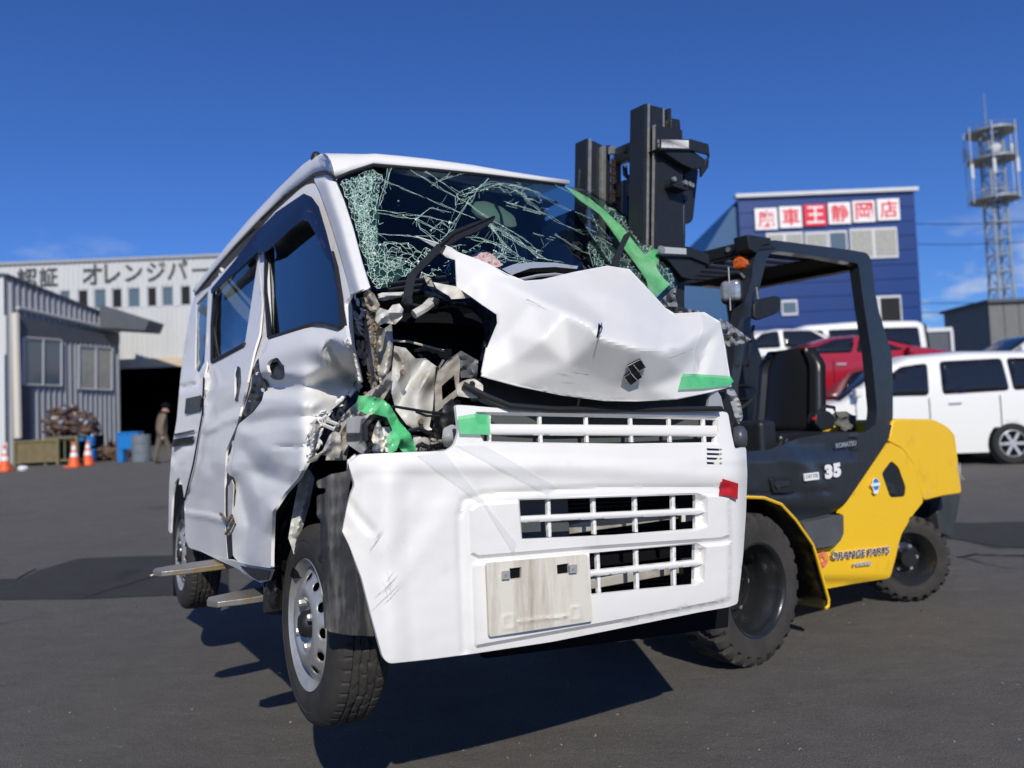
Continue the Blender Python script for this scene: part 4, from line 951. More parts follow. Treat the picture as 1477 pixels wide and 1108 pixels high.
# number plate holder
hp = rnd([(702, 813), (847, 800), (855, 896), (706, 919)], 3)
hh1 = [(735, 820), (752, 818), (752, 834), (736, 836)]; hh2 = [(803, 815), (820, 812.5), (821, 827), (804, 829)]
def hd(x, y):
    d = 0
    for b in ([(726, 889), (740, 887), (741, 905), (727, 907)], [(823, 877), (835, 875), (837, 892), (824, 894)]): d += crease(x, y, b + [b[0]], -.003, 3)
    d += crease(x, y, [(750, 897), (780, 893), (818, 889)], -.004, 4) * (1 + .8 * nz(x, y, .3, 2))
    return d
sheet('plate_holder', hp, front(-.024, hd), M['holder'], van, holes=[hh1, hh2], st=3, thick=.008, smooth=45)
for q in (hh1, hh2): decal('hole_shade_patch', inset(q, -2), front(-.0155), M['deep'], van, st=4)  # black patch behind each hole stands in for the shade inside
for (x, y) in ((729, 829), (826, 820)):
    P = front(-.031)(x, y); g = MB(); g.prism([front(-.03)(x - 5, y - 5), front(-.03)(x + 6, y - 6), front(-.03)(x + 6, y + 6), front(-.03)(x - 5, y + 7)], -VR_ * .002); br = g.build('clip_bracket', M['silver'], van)
    g = MB(); g.lathe([(0, .003), (.004, .003), (.005, 0)], P, -VR_, 8); g.build('bolt', M['steel'], br)
# behind the openings: radiator, beam, panels
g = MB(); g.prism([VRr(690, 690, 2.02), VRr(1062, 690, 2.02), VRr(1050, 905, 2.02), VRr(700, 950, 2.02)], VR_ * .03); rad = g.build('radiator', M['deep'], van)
g = MB()
for k in range(34):
    y = 700 + k * 6.0; g.prism([VRr(752, y, 2.012), VRr(975, y - 10, 2.012), VRr(975, y - 8.6, 2.012), VRr(752, y + 1.4, 2.012)], VR_ * .006)
o = g.build('cooling_fins', M['black'], rad); o['kind'] = 'stuff'
def slab(name, px, r, t, mt, par=None, **k):
    g = MB(); g.prism([VRr(x, y, r) for x, y in px], VR_ * t); return g.build(name, mt, par or van, **k)
slab('grey_baffle', [(744, 712), (789, 711), (792, 785), (748, 788)], 1.90, .01, mat('slate_plastic', (.075, .085, .095), .5))
slab('grey_baffle', [(791, 711), (818, 712), (822, 780), (793, 783)], 1.905, .01, bpy.data.materials['slate_plastic'])
slab('bumper_beam', [(815, 757), (1010, 728), (1010, 744), (815, 772)], 1.93, .04, M['primer'], bevel=.004)
slab('lower_beam', [(845, 838), (1010, 806), (1010, 822), (845, 852)], 1.93, .03, M['primer'], bevel=.004)
slab('side_bracket', rnd([(980, 700), (1022, 700), (1022, 762), (1010, 778), (984, 780)], 5), 1.915, .01, M['black'])
slab('side_bracket', rnd([(982, 790), (1020, 786), (1018, 845), (1010, 838), (1004, 846), (984, 848)], 4), 1.915, .01, M['black'])
slab('white_bracket', [(984, 741), (1003, 739), (1003, 751), (984, 753)], 1.905, .005, M['paint'])
slab('white_bracket', [(984, 806), (1003, 803), (1003, 814), (984, 817)], 1.905, .005, M['paint'])
slab('grille_backing', [(672, 592), (1045, 597), (1045, 645), (680, 645)], 1.925, .01, mat('dark_grille_panel', (.09, .10, .105), .5))
# radiator support and black beam between hood and grille
slab('upper_support', rnd([(690, 545), (720, 552), (1050, 566), (1062, 610), (740, 606), (735, 594), (690, 580)], 6), 1.93, .05, M['black'])
g = MB(); g.tube([VRr(668, 555, 1.86), VRr(700, 572, 1.84), VRr(735, 586, 1.83), VRr(800, 591, 1.83), VRr(930, 591, 1.83), VRr(1040, 590, 1.84)], .010, 8); g.build('hood_seal', M['black'], van, smooth=40)
sheet('latch_plate', rnd([(659, 555), (672, 548), (684, 546), (697, 555), (696, 575), (678, 574), (659, 571)], 3), plane_r(1.87, lambda x, y: nz(x, y, .1, 5) * .01), M['holder'], van, st=4, thick=.004)
for (x, y) in ((681, 554), (693, 571)): g = MB(); g.lathe([(0, .006), (.007, .006), (.009, 0)], VRr(x, y, 1.868), -VR_, 10); g.build('bolt', M['black'], van)
slab('hinge_piece', [(1024, 570), (1032, 560), (1040, 572), (1044, 590), (1020, 590)], 1.86, .01, M['silver'])
# ---- hood
hp_ = [(600, 341, 2.30), (650, 357, 2.20), (660, 364, 2.17), (703, 380, 2.08), (732, 396, 2.01), (757, 406, 1.99), (782, 404, 2.02), (829, 393, 2.12), (876, 384, 2.20), (908, 389, 2.20), (937, 420, 2.12), (960, 445, 2.06), (973, 453, 2.04), (1016, 451, 2.05), (1039, 465, 2.0), (1046, 502, 1.93), (1053, 542, 1.89), (1055, 557, 1.88), (1026, 565, 1.84), (976, 575, 1.80), (919, 578, 1.785), (872, 577, 1.79), (811, 569, 1.80), (747, 556, 1.84), (695, 542, 1.87), (703, 502, 1.88), (718, 466, 1.92), (717, 454, 1.95), (696, 440, 2.0), (678, 427, 2.04), (659, 414, 2.08), (657, 375, 2.14), (644, 371, 2.20), (628, 357, 2.25)]
hin = [(705, 398, 2.03), (735, 414, 1.95), (770, 430, 1.86), (815, 450, 1.735), (853, 468, 1.665), (866, 486, 1.665), (876, 425, 1.93), (868, 455, 1.80), (905, 440, 1.92), (919, 501, 1.67), (955, 503, 1.715), (990, 497, 1.80), (1012, 478, 1.90), (1035, 470, 1.97), (950, 468, 1.90), (985, 465, 1.97), (780, 490, 1.76), (735, 480, 1.85), (690, 405, 2.03), (820, 420, 1.97),
       (935, 560, 1.77), (985, 540, 1.82), (1000, 520, 1.86), (972, 525, 1.77), (880, 556, 1.765), (740, 520, 1.83), (820, 525, 1.745)]
ed = [(i, (i + 1) % len(hp_)) for i in range(len(hp_))]; nh = len(hp_)
ed += [(3, nh), (nh, nh + 1), (nh + 1, nh + 2), (nh + 2, nh + 3), (nh + 3, nh + 4), (8, nh + 6), (nh + 6, nh + 7), (nh + 7, nh + 4), (nh + 5, nh + 9), (nh + 9, nh + 10), (nh + 10, nh + 11), (nh + 11, nh + 12), (nh + 12, nh + 13)]
HF = Field(hp_ + hin, ed)
hol_t = [(863, 466), (868, 470), (866, 480), (863, 489), (860, 487), (862, 478)]
V2, T = tri([p[:2] for p in hp_], [hol_t], st=5)
zr = [HF(x, y) for x, y in V2]; zr = relax(V2, T, zr, 2, .55)
zr = [z + nz(x, y, .014, 8) * .003 + crease(x, y, [(1040, 470), (1018, 500), (1005, 540)], .018, 12) + crease(x, y, [(972, 455), (958, 480), (955, 500)], .012, 14) + crease(x, y, [(748, 394), (700, 400), (680, 420)], .008, 12) + crease(x, y, [(895, 478), (930, 482), (950, 470)], -.006, 12) for z, (x, y) in zip(zr, V2)]
def hoodS(x, y, o=0): return VRr(x, y, HF(x, y) + o)
nv = len(V2); P_ = [VRr(x, y, z) for (x, y), z in zip(V2, zr)]; ec = {}
for t in T:
    for i in range(3): ec.setdefault((min(t[i], t[(i + 1) % 3]), max(t[i], t[(i + 1) % 3])), []).append((t[i], t[(i + 1) % 3]))
mk('bonnet', P_ + [p + VR_ * .004 for p in P_], list(T) + [tuple(i + nv for i in t[::-1]) for t in T] + [(v[0][1], v[0][0], v[0][0] + nv, v[0][1] + nv) for v in ec.values() if len(v) == 1], M['paint'], van, smooth=24)
g = MB(); g.tube([VRr(x, y, HF(x, y)) + VR_ * .003 for x, y in dens([q[:2] for q in hp_[17:26]], 5, False)], .0032, 6); g.build('bonnet_hem', M['paint'], van, smooth=50)
g = MB(); g.tube([VRr(x, y, HF(x, y)) + VR_ * .002 for x, y in dens([q[:2] for q in hp_[0:15]], 5, False)], .0024, 6); g.build('bonnet_hem', M['paint'], van, smooth=50)
HV = V2; HZ = np.array(zr)
def hoodZ(x, y):
    d = np.hypot(HV[:, 0] - x, HV[:, 1] - y); i = np.argsort(d)[:4]; wt = 1 / (d[i] + .3); return float((wt * HZ[i]).sum() / wt.sum())
hs = lambda x, y: VRr(x, y, hoodZ(x, y) - .013)
em = P2([(1015, 525), (1035, 557), (1008, 574), (1020, 598), (975, 630), (948, 597), (975, 579), (962, 552)], 560, 330, 2.787)
e = sheet('emblem', em, lambda x, y: VRr(x, y, hoodZ(x, y) - .009), M['emblem'], van, st=4, thick=.005)
for a_, b_ in (((985, 545), (1006, 572)), ((976, 581), (1000, 608))):
    q = P2([a_, b_], 560, 330, 2.787); 
    g = MB(); g.tube([VRr(x, y, hoodZ(x, y) - .0115) for x, y in dens(q, 4, False)], .0014, 5); g.build('emblem_groove', M['chrome'], e)
g = MB(); q = em + [em[0]]; g.tube([VRr(x, y, hoodZ(x, y) - .0105) for x, y in q], .0012, 5); g.build('emblem_rim', M['chrome'], e)
decal('green_tape', [(985, 539), (1030, 541), (1054, 543), (1058, 550), (1053, 556), (1015, 560.5), (979, 562)], hs, M['tape'], van, st=5)
g = MB(); g.tube([hs(x, y) + -VR_ * .002 for x, y in ((867, 466), (868, 474), (864, 482), (863, 489))], .0016, 5); g.build('tear_edge', M['chrome'], van)
o = scratches('bonnet_scratches', [(748, 430, 800, 452, 7, 2, .4), (960, 510, 1000, 500, 4, 6, .4), (800, 530, 860, 535, 5, 5, .3), (1008, 500, 1004, 535, 4, 2, .5)], lambda x, y: VRr(x, y, hoodZ(x, y) - .0045), M['scr'], van, 4); o['kind'] = 'stuff'
sheet('film_wrap', [(1012, 452), (1038, 462), (1048, 505), (1052, 541), (1000, 540), (1004, 500), (1015, 475)], lambda x, y: VRr(x, y, hoodZ(x, y) - .012 + nz(x, y, .12, 2) * .006), M['film'], van, st=5, thick=0)
sheet('plastic_foil', [(1038, 459), (1052, 466), (1068, 478), (1084, 490), (1070, 497), (1052, 500), (1046, 498)], plane_r(2.02, lambda x, y: nz(x, y, .13, 7) * .05), M['foil'], van, st=3, thick=0)
sheet('plastic_foil', [(977, 411), (974, 428), (978, 442), (1006, 448), (1020, 452), (985, 454), (955, 440), (950, 437), (962, 424)], plane_r(2.14, lambda x, y: nz(x, y, .13, 17) * .06), M['foil'], van, st=3, thick=0)
# right lamp remnants
sheet('headlamp_remnant', rnd([(1048, 562), (1058, 560), (1068, 580), (1072, 602), (1066, 613), (1060, 600)], 3), plane_r(2.0, lambda x, y: nz(x, y, .15, 7) * .03), M['lens'], van, st=4)
sheet('headlamp_housing', rnd([(1026, 560), (1050, 560), (1062, 585), (1070, 612), (1052, 600), (1040, 592)], 3), plane_r(2.03, lambda x, y: nz(x, y, .1, 27) * .02), M['black'], van, st=5)
g = MB(); g.lathe([(0, .03), (.025, .028), (.042, .018), (.048, 0), (.04, -.02)], VRr(1066, 632, 2.02), -VR_ + VL_ * .9, 20); g.build('side_lamp', mat('slate_cap', (.06, .065, .08), .35), van, smooth=60)
# ---- windscreen
ws_o = [(484, 260), (505, 250), (538, 239.5), (620, 246), (700, 254), (780, 264), (814, 268.5), (832, 270), (848, 275), (872, 288), (899, 308), (926, 330), (948, 359), (965, 385), (977, 404), (975, 418), (958, 441), (900, 440), (835, 425), (758, 420), (700, 420), (655, 420), (575, 418), (545, 421), (533, 418), (520, 375), (507, 325), (494, 285)]
def wd(x, y): return .012 * nz(x, y, .02, 1) + crease(x, y, [(540, 250), (545, 330), (600, 395)], .02, 40, False) + .006 * nz(x, y, .06, 5)
sheet('windscreen', ws_o, wsh(0, wd), M['wglass'], van, st=9, thick=0, smooth=True)
def ribbons(name, segs, surf, mt, parent):
    g = MB(); 
    for (a, b, w_) in segs:
        ln = math.hypot(b[0] - a[0], b[1] - a[1]) + 1e-6; nx, ny = -(b[1] - a[1]) / ln * w_ * .5, (b[0] - a[0]) / ln * w_ * .5
        P, Q = surf(*a), surf(*b); dx = (surf(a[0] + nx, a[1] + ny) - P)
        if (P - Q).length > .09 or dx.length > .02: continue
        if dx.length > .0013: dx *= .0013 / dx.length
        g.add([P + dx, P - dx, Q - dx * .8, Q + dx * .8], [(0, 1, 2, 3)])
    o = g.build(name, mt, parent, smooth='raw'); o['kind'] = 'stuff'; return o
rd = random.Random(11); segs = []
def crack(pts, w_=.8, wob=1.6, br=.07, st=9, dep=0):
    P = dens(pts, st, False); P = [P[0]] + [(x + rd.gauss(0, wob), y + rd.gauss(0, wob)) for x, y in P[1:]]
    for i in range(len(P) - 1):
        if rd.random() < .93: segs.append((P[i], P[i + 1], w_ * rd.uniform(.35, 1.25)))
        if rd.random() < br and dep < 2:
            an = math.atan2(P[i + 1][1] - P[i][1], P[i + 1][0] - P[i][0]) + rd.choice((-1, 1)) * rd.uniform(.3, 1.2); ln = rd.uniform(6, 26)
            crack([P[i], (P[i][0] + math.cos(an) * ln, P[i][1] + math.sin(an) * ln)], w_ * .6, wob * .7, br, 5, dep + 1)
def C3(s): return P2(s, 470, 220, 4.261)
def C4(s): return P2(s, 680, 220, 4.476)
for s in ([(290, 140), (520, 240), (700, 320), (920, 405)], [(520, 110), (700, 210), (830, 290)], [(830, 290), (1000, 400), (1200, 520), (1321, 610)], [(1000, 430), (1150, 520), (1320, 650)], [(1000, 160), (930, 230), (880, 290), (820, 380), (780, 450), (720, 530), (690, 545)], [(840, 260), (950, 230), (1060, 190), (1150, 195), (1321, 250)], [(1060, 190), (1200, 250), (1321, 370)], [(1110, 310), (1321, 380)],
          [(300, 350), (480, 380), (640, 400), (800, 440)], [(320, 370), (560, 410), (740, 500)], [(320, 500), (500, 510), (660, 540)], [(330, 570), (500, 560), (560, 640)], [(350, 640), (460, 660), (560, 700)], [(400, 100), (370, 220), (330, 330)], [(380, 90), (350, 250)], [(660, 190), (740, 160), (840, 130)], [(550, 400), (580, 470), (700, 560)], [(560, 410), (640, 340), (770, 370)], [(820, 520), (960, 530), (1140, 610)], [(980, 430), (1100, 560), (1140, 600)], [(610, 120), (830, 250)], [(880, 600), (1100, 650), (1290, 690)], [(640, 480), (700, 430), (760, 460)]):
    crack(C3(s), .62, .55); crack([(x + rd.gauss(0, 2), y + rd.gauss(0, 2)) for x, y in C3(s)], .4, .4, .03)
for s in ([(230, 320), (470, 400), (600, 470), (820, 550), (900, 590)], [(535, 530), (640, 590), (770, 660)], [(0, 250), (120, 200), (260, 210), (400, 250), (600, 350), (780, 430), (900, 560)], [(260, 210), (370, 330), (480, 400)], [(90, 450), (300, 560), (430, 680), (600, 710)], [(130, 490), (330, 590), (500, 700)], [(200, 530), (400, 640)], [(400, 520), (470, 540), (540, 550)], [(740, 480), (880, 560)], [(540, 210), (640, 260), (760, 330)], [(130, 480), (220, 600), (200, 660)], [(0, 560), (200, 600), (340, 690)], [(780, 400), (820, 500), (760, 640), (790, 740)], [(810, 540), (880, 600), (900, 700)]):
    crack(C4(s), .62, .55); crack([(x + rd.gauss(0, 2), y + rd.gauss(0, 2)) for x, y in C4(s)], .4, .4, .03)
# crazed zones
def craze(poly, sp, keep, w_, str_=1.0, lim=3.2, bright=1):
    xs_ = [p[0] for p in poly]; ys_ = [p[1] for p in poly]; P = []; y = min(ys_)
    ar = 0.
    while y < max(ys_):
        x = min(xs_)
        while x < max(xs_):
            q = (x + rd.uniform(-.62, .62) * sp, y + rd.uniform(-.62, .62) * sp * str_)
            if rd.random() < .93 and inside(q[0], q[1], poly) and inside(q[0], q[1], ws_o): P.append(Vector(q))
            x += sp
        y += sp * str_
    r_ = geometry.delaunay_2d_cdt(P, [], [], 0, 1e-3); E = set()
    for t in r_[2]:
        for k in range(3): E.add((min(t[k], t[(k + 1) % 3]), max(t[k], t[(k + 1) % 3])))
    for a, b in E:
        A_, B_ = r_[0][a], r_[0][b]; d = A_ - B_
        if math.hypot(d.x, d.y / str_) > sp * lim * .62 or rd.random() > keep * (.55 + .9 * (.5 + nz(A_.x, A_.y, .06, 77))): continue
        segs.append(((A_.x, A_.y), (B_.x, B_.y), w_ * rd.uniform(.3, 1.25)))
craze([(490, 262), (540, 242), (554, 252), (543, 300), (546, 350), (558, 372), (600, 392), (592, 402), (570, 398), (562, 416), (545, 418), (530, 400), (515, 340)], 3.7, .95, .62, 1.3)
craze([(500, 262), (540, 250), (533, 300), (540, 350), (548, 380), (535, 385), (518, 330)], 2.8, .85, .5, 1.2)
craze([(545, 345), (622, 358), (628, 382), (600, 394), (560, 388)], 6, .62, .5, .6)
craze([(542, 246), (562, 255), (556, 330), (545, 340)], 7, .5, .45, 2.2)
craze([(660, 268), (705, 262), (690, 290), (668, 300), (655, 330), (640, 350), (650, 310)], 7, .5, .45, 1.0)
craze([(700, 262), (745, 262), (780, 280), (790, 300), (745, 280), (705, 275)], 7, .55, .45, .7)
craze([(620, 348), (690, 354), (780, 374), (760, 386), (660, 374), (630, 364)], 7, .55, .45, .5)
craze([(846, 330), (875, 350), (900, 380), (900, 420), (860, 388), (848, 365)], 5, .75, .5)
craze([(848, 277), (900, 310), (945, 358), (975, 405), (972, 418), (950, 400), (925, 360), (890, 320), (860, 290)], 4.5, .75, .5)
craze([(880, 365), (905, 365), (940, 410), (950, 438), (930, 420), (900, 390)], 4.5, .75, .5)
craze([(590, 400), (655, 372), (655, 398), (620, 402)], 4.5, .7, .55)
craze(ws_o, 26, .22, .35)
ribbons('crack_web', segs, wsh(-.005, wd), M['crack'], van)
# glass crumbs that glint
g = MB(); ch = MB()
for i in range(420):
    a, b, w_ = rd.choice(segs); x, y = a; P = wsh(-.008, wd)(x, y); s = rd.uniform(.0012, .003)
    g.add([P + Vector((rd.gauss(0, s), rd.gauss(0, s), rd.gauss(0, s))) for _ in range(4)], [(0, 1, 2), (0, 2, 3), (0, 3, 1), (1, 3, 2)])
o = g.build('glass_crumbs', mat('glass_crumb', (.85, .95, .9), .1, spec=1), van, smooth='raw'); o['kind'] = 'stuff'
# milky film behind the worst crazing
M['milky'] = mat('crazed_glass_sheet', (.30, .50, .43), .4, alpha=.34, nscale=38, col2=(.55, .75, .68), thr=(.4, .6), bump=.8, bscale=60)
for nm, pl in (('crazed_glass', [(496, 264), (540, 248), (546, 300), (545, 345), (562, 372), (598, 392), (578, 400), (560, 414), (546, 416), (533, 395), (515, 330)]), ('crazed_glass', [(850, 280), (900, 312), (945, 360), (974, 406), (968, 420), (945, 400), (920, 362), (885, 320)]), ('crazed_glass', [(850, 345), (880, 352), (900, 372), (935, 412), (945, 436), (905, 420), (860, 388)])):
    sheet(nm, dens(pl, 10, True, 3), wsh(.003, wd), M['milky'], van, st=6, thick=0, smooth=True)
# green tape on glass
decal('green_tape', [(814, 268), (832, 276), (850, 286), (875, 306), (899, 329), (917, 352), (930, 367), (937, 362), (948, 357), (950, 372), (946, 385), (955, 399), (966, 410), (956, 420), (946, 430), (938, 428), (932, 403), (917, 381), (903, 363), (891, 345), (877, 325), (865, 309), (836, 289)], wsh(-.012, lambda x, y: wd(x, y) + .012 * nz(x, y, .09, 31)), M['tape2'], van, st=5)
decal('green_tape', [(946, 434), (958, 438), (960, 446), (952, 447), (944, 440)], wsh(-.03), M['tape'], van, st=4)
# black seal round the glass
def strip(name, pts, surf, r, mt, par=None, n=6): g = MB(); g.tube([surf(x, y) for x, y in pts], r, n); return g.build(name, mt, par or van, smooth=50)
strip('windscreen_seal', dens([(533, 420), (520, 376), (507, 326), (494, 286), (483, 260), (505, 249), (538, 238.5), (620, 245), (700, 253), (780, 263), (814, 267.5)], 12, False), wsh(-.002), .0075, M['black'])
# ---- roof: bands traced from the gutter and the glass edge to the crown, then the top
gut = [(282, 424), (305, 395), (340, 354), (370, 322), (412, 281), (438, 262), (454, 250), (470, 247)]
gut_s = [(281, 421), (298, 398), (327, 359), (360, 320), (399, 278), (438, 239), (452, 229), (464, 224)]
gut = dens(gut, 1, False) if False else [tuple(np.array(gut[i]) * (1 - t) + np.array(gut[i + 1]) * t) for i in range(len(gut) - 1) for t in (0, .25, .5, .75)] + [gut[-1]]
gut_s = [tuple(np.array(gut_s[i]) * (1 - t) + np.array(gut_s[i + 1]) * t) for i in range(len(gut_s) - 1) for t in (0, .25, .5, .75)] + [gut_s[-1]]
col0, col1, inn = [], [], []
for (p, q) in zip(gut, gut_s):
    s0 = side(.0)(*p); a, r, h = vco(s0); col0.append(s0); s1 = VAa(q[0], q[1], a + .07) ; col1.append(s1); inn.append(1)
fr0 = [(484, 256), (505, 247), (538, 236.5), (580, 240), (620, 243.5), (681, 249.5), (728, 255), (780, 261.5), (820, 266.5)]
fr1 = [(470, 223), (500, 224), (540, 225), (575, 228), (611, 232), (681, 242), (728, 252), (780, 261), (818, 266)]
for (p, q) in zip(fr0, fr1):
    s0 = wsh(-.004)(*p); a, r, h = vco(s0); col0.append(s0); col1.append(VRr(q[0], q[1], r + .10)); inn.append(2)
ctr = []
for i, P in enumerate(col1):
    a, r, h = vco(P)
    if inn[i] == 1: ctr.append((V(a + .25, max(r, 3.1) + .02, h + .015), V(1.47, max(r, 3.2) + .05, h + .02)))
    else: ctr.append((V(max(a, 1.05), r + .35, h + .015), V(min(max(a, 1.3), 1.75), 3.3, h + .02)))
rows = [col0]
for t in (.25, .5, .75):
    rows.append([a.lerp(b, t) + (VU_ * .012 * math.sin(PI * t) - (VL_ if k == 1 else VR_) * .012 * math.sin(PI * t)) for a, b, k in zip(col0, col1, inn)])
rows += [col1, [c[0] for c in ctr], [c[1] for c in ctr]]
g = MB(); g.grid(rows)
rows = []
for a in np.linspace(1.4, 2.02, 6): rows.append([V(a, r, 1.06 - .03 * abs(a - 1.4) - .35 * max(0, a - 1.85) - .12 * max(0, (r - 4.2)) ** 1.2) for r in np.linspace(3.0, 4.75, 8)])
g.grid(rows)
g.build('roof', M['paint'], van, smooth=60, thick=.006)
g = MB(); g.lathe([(.024, 0), (.022, .02), (.012, .035), (0, .038)], VAa(456, 231, 1.0), VU_, 14); g.build('antenna_base', M['black'], van, smooth=50)
strip('roof_gutter', [(282, 425), (305, 396.5), (340, 356), (368, 329)], side(-.008), .008, M['black'])
strip('roof_gutter', [(376, 317), (412, 283), (438, 263.5), (454, 251.5), (470, 249), (482, 256)], side(-.008), .007, M['black'])
# ---- A pillar
def ws_pil(x, y): return side(.0)(x, y)
ap = [(454, 262), (466, 258), (483, 262), (494, 288), (507, 328), (520, 378), (531, 413), (527, 416), (505, 424.5), (500, 400), (486, 352), (472, 308), (461, 276)]
sheet('front_pillar', ap, side(-.004, lambda x, y: crease(x, y, [(470, 262), (490, 320), (518, 418)], -.02, 16, False) + .001 * nz(x, y, .08, 4)), M['paint_dirty'], van, st=3.5, thick=.006, smooth=60)
sheet('pillar_corner', [(452, 250), (470, 247), (484, 256), (483, 263), (466, 259), (454, 263)], side(-.002), M['paint'], van, st=5, thick=.006)
# ---- front door
def upg(o):
    return lambda px, py: hit(px, py, lambda a, r, h: a - (latS(r, .80) + .06 * (h - .80) + o))
def dd(x, y):
    d = .004 * nz(x, y, .018, 2)
    d += crease(x, y, [(374, 520), (400, 508), (440, 498), (500, 505)], -.020, 34, False)
    d += crease(x, y, [(480, 505), (498, 535), (520, 556)], .026, 20, False)
    d += crease(x, y, [(384, 556), (440, 560), (505, 545)], .030, 22, False)
    d += crease(x, y, [(360, 612), (400, 604), (452, 600)], .012, 16)
    d += crease(x, y, [(440, 565), (420, 615), (385, 650)], -.014, 34, False) + crease(x, y, [(452, 605), (430, 665), (395, 735)], -.014, 36)
    d += crease(x, y, [(350, 650), (382, 690), (420, 700)], .013, 26) + crease(x, y, [(345, 700), (360, 760), (352, 805)], .020, 20) + crease(x, y, [(392, 735), (372, 780), (362, 805)], -.016, 18)
    d += crease(x, y, [(330, 690), (350, 680), (395, 690)], .006, 14) + crease(x, y, [(398, 644), (430, 646), (446, 640)], .005, 5)
    d += .16 * sm((x - 430) / 90) * sm((y - 480) / 90)         # the whole leading edge is pushed in
    d += .003 * nz(x, y, .03, 6) * sm((y - 540) / 60) + .0004 * nz(x, y, .11, 7) * sm((y - 560) / 60)
    return d
door = [(370, 362), (368, 338), (396, 306), (438, 268), (452, 264), (459, 270), (472, 307), (486, 350), (500, 396), (505, 426), (497, 438), (498, 470), (506, 520), (515, 551), (520, 557), (499, 569), (459, 603), (449, 628), (443, 664), (430, 690), (410, 712), (393, 738), (391, 800), (391, 820), (361, 815), (345, 812), (336, 802), (333, 740), (336, 700), (330, 683), (325, 680), (336, 640), (344, 612), (366, 594), (378, 578), (383, 555), (375, 535), (373, 515), (386, 505), (387, 489), (380, 420)]
dwin = [(384, 352), (410, 326), (438, 296), (450, 294), (462, 315), (474, 350), (486, 390), (492, 430), (495, 466), (488, 473), (470, 468), (452, 467), (430, 474), (389, 488)]
dhan = rnd([(384, 528), (388, 520), (400, 515), (410, 530), (411, 544), (400, 549), (390, 545)], 4)
fd = sheet('front_door', rnd(door, 3, 2), side(0, dd), M['paint_dirty'], van, holes=[dwin, dhan], st=4.6, thick=.010, smooth=42, jag=0)
drn = van
sheet('door_window', dwin, side(.014), M['glass'], fd, st=12, thick=0, smooth=True)
strip('window_seal', dens([(389, 488), (430, 474.5), (452, 467), (470, 468), (490, 474)], 10, False), side(-.004), .007, M['black'], fd)
strip('window_channel', dens([(389, 486), (384, 420), (384, 355)], 14, False), side(-.002), .010, M['black'], fd)
strip('window_channel', dens([(495, 470), (492, 432), (485, 388), (479, 366)], 14, False), side(-.004), .010, M['black'], fd)
sheet('wind_deflector', [(368, 337), (398, 306), (438, 279), (449, 284), (459, 298), (470, 335), (480, 375), (476, 377), (468, 367), (458, 343), (445, 320), (436, 317), (420, 330), (388, 360), (372, 366)], side(-.028, lambda x, y: crease(x, y, [(372, 352), (440, 292), (475, 370)], -.012, 20, False)), M['visor'], fd, st=4, thick=.003, smooth=70)
o = scratches('deflector_scratches', [(440, 302, 450, 306, 10, 2, .35), (450, 320, 458, 318, 10, 2, .35), (460, 345, 466, 356, 8, 2, .3)], side(-.042), M['scuff'], van, 6); o['kind'] = 'stuff'
g = MB(); P = [side(.006)(*q) for q in dhan]; c_ = sum(P, Vector()) / len(P); g.prism([c_ + (p - c_) * .98 for p in P], VL_ * .03); g.build('door_handle_cup', M['black'], fd)
strip('door_handle', [(386, 526), (392, 521), (402, 518), (409, 531)], side(-.006), .008, M['black'], fd)
# ragged torn sheet at the door's leading edge
def torn(name, path, surf, w_, n, mt, seed, amp=.02, par=None, sz=(3, 9)):
    """slivers and small folded flaps of torn sheet lying along a path"""
    rr = random.Random(seed); g = MB(); P = dens(path, 3, False); n = int(n * .62)
    for i in range(n):
        q = rr.randrange(len(P)); x, y = P[q]; x2, y2 = P[min(q + 1, len(P) - 1)] if q < len(P) - 1 else (x + x - P[q - 1][0], y + y - P[q - 1][1])
        a0 = math.atan2(y2 - y, x2 - x) + rr.gauss(0, .45); x += rr.gauss(0, w_); y += rr.gauss(0, w_); c = surf(x, y); s = rr.uniform(*sz) * 1.25
        u = (surf(x + .5, y) - c) * 2; v = (surf(x, y + .5) - c) * 2
        if u.length > .006 or v.length > .006: continue
        nn = u.cross(v).normalized(); m = 5; wd_ = s * rr.uniform(.12, .30); U = u * math.cos(a0) + v * math.sin(a0); W = -u * math.sin(a0) + v * math.cos(a0)
        bow = rr.gauss(0, amp * .5); tw = rr.gauss(0, .8); rows = []
        for k in (-1, 0, 1):
            rows.append([c + U * (s * (j / m - .5)) + W * (wd_ * k * math.sin(PI * (.12 + .76 * j / m)) + rr.gauss(0, .12)) + nn * (bow * math.sin(PI * j / m) + k * tw * wd_ * .0012 * (j / m - .5) * 2 + rr.gauss(0, .0008) + (.0018 if k == 0 else 0)) for j in range(m + 1)])
        g.grid(rows)
    o = g.build(name, mt, par or van, smooth=50, thick=.0015); o['kind'] = 'stuff'; return o
torn('torn_door_edge', [(500, 495), (508, 525), (518, 552), (505, 566)], side(-.004, dd), 1.6, 50, M['paint_dirty'], 1, .008, sz=(4, 10))
torn('torn_door_edge', [(503, 505), (510, 530), (518, 552), (505, 566)], side(-.006, dd), 1.4, 20, M['chrome'], 51, .006, sz=(3, 7))
torn('torn_door_edge', [(446, 628), (444, 650), (449, 605), (470, 592), (445, 665), (425, 700)], side(-.004, dd), 1.8, 46, M['paint_dirty'], 2, .006, sz=(3, 9))
torn('torn_sill', [(376, 560), (384, 575), (372, 590), (350, 608), (346, 612)], side(.01, dd), 2.2, 36, M['primer'], 3, .010, sz=(3, 9))
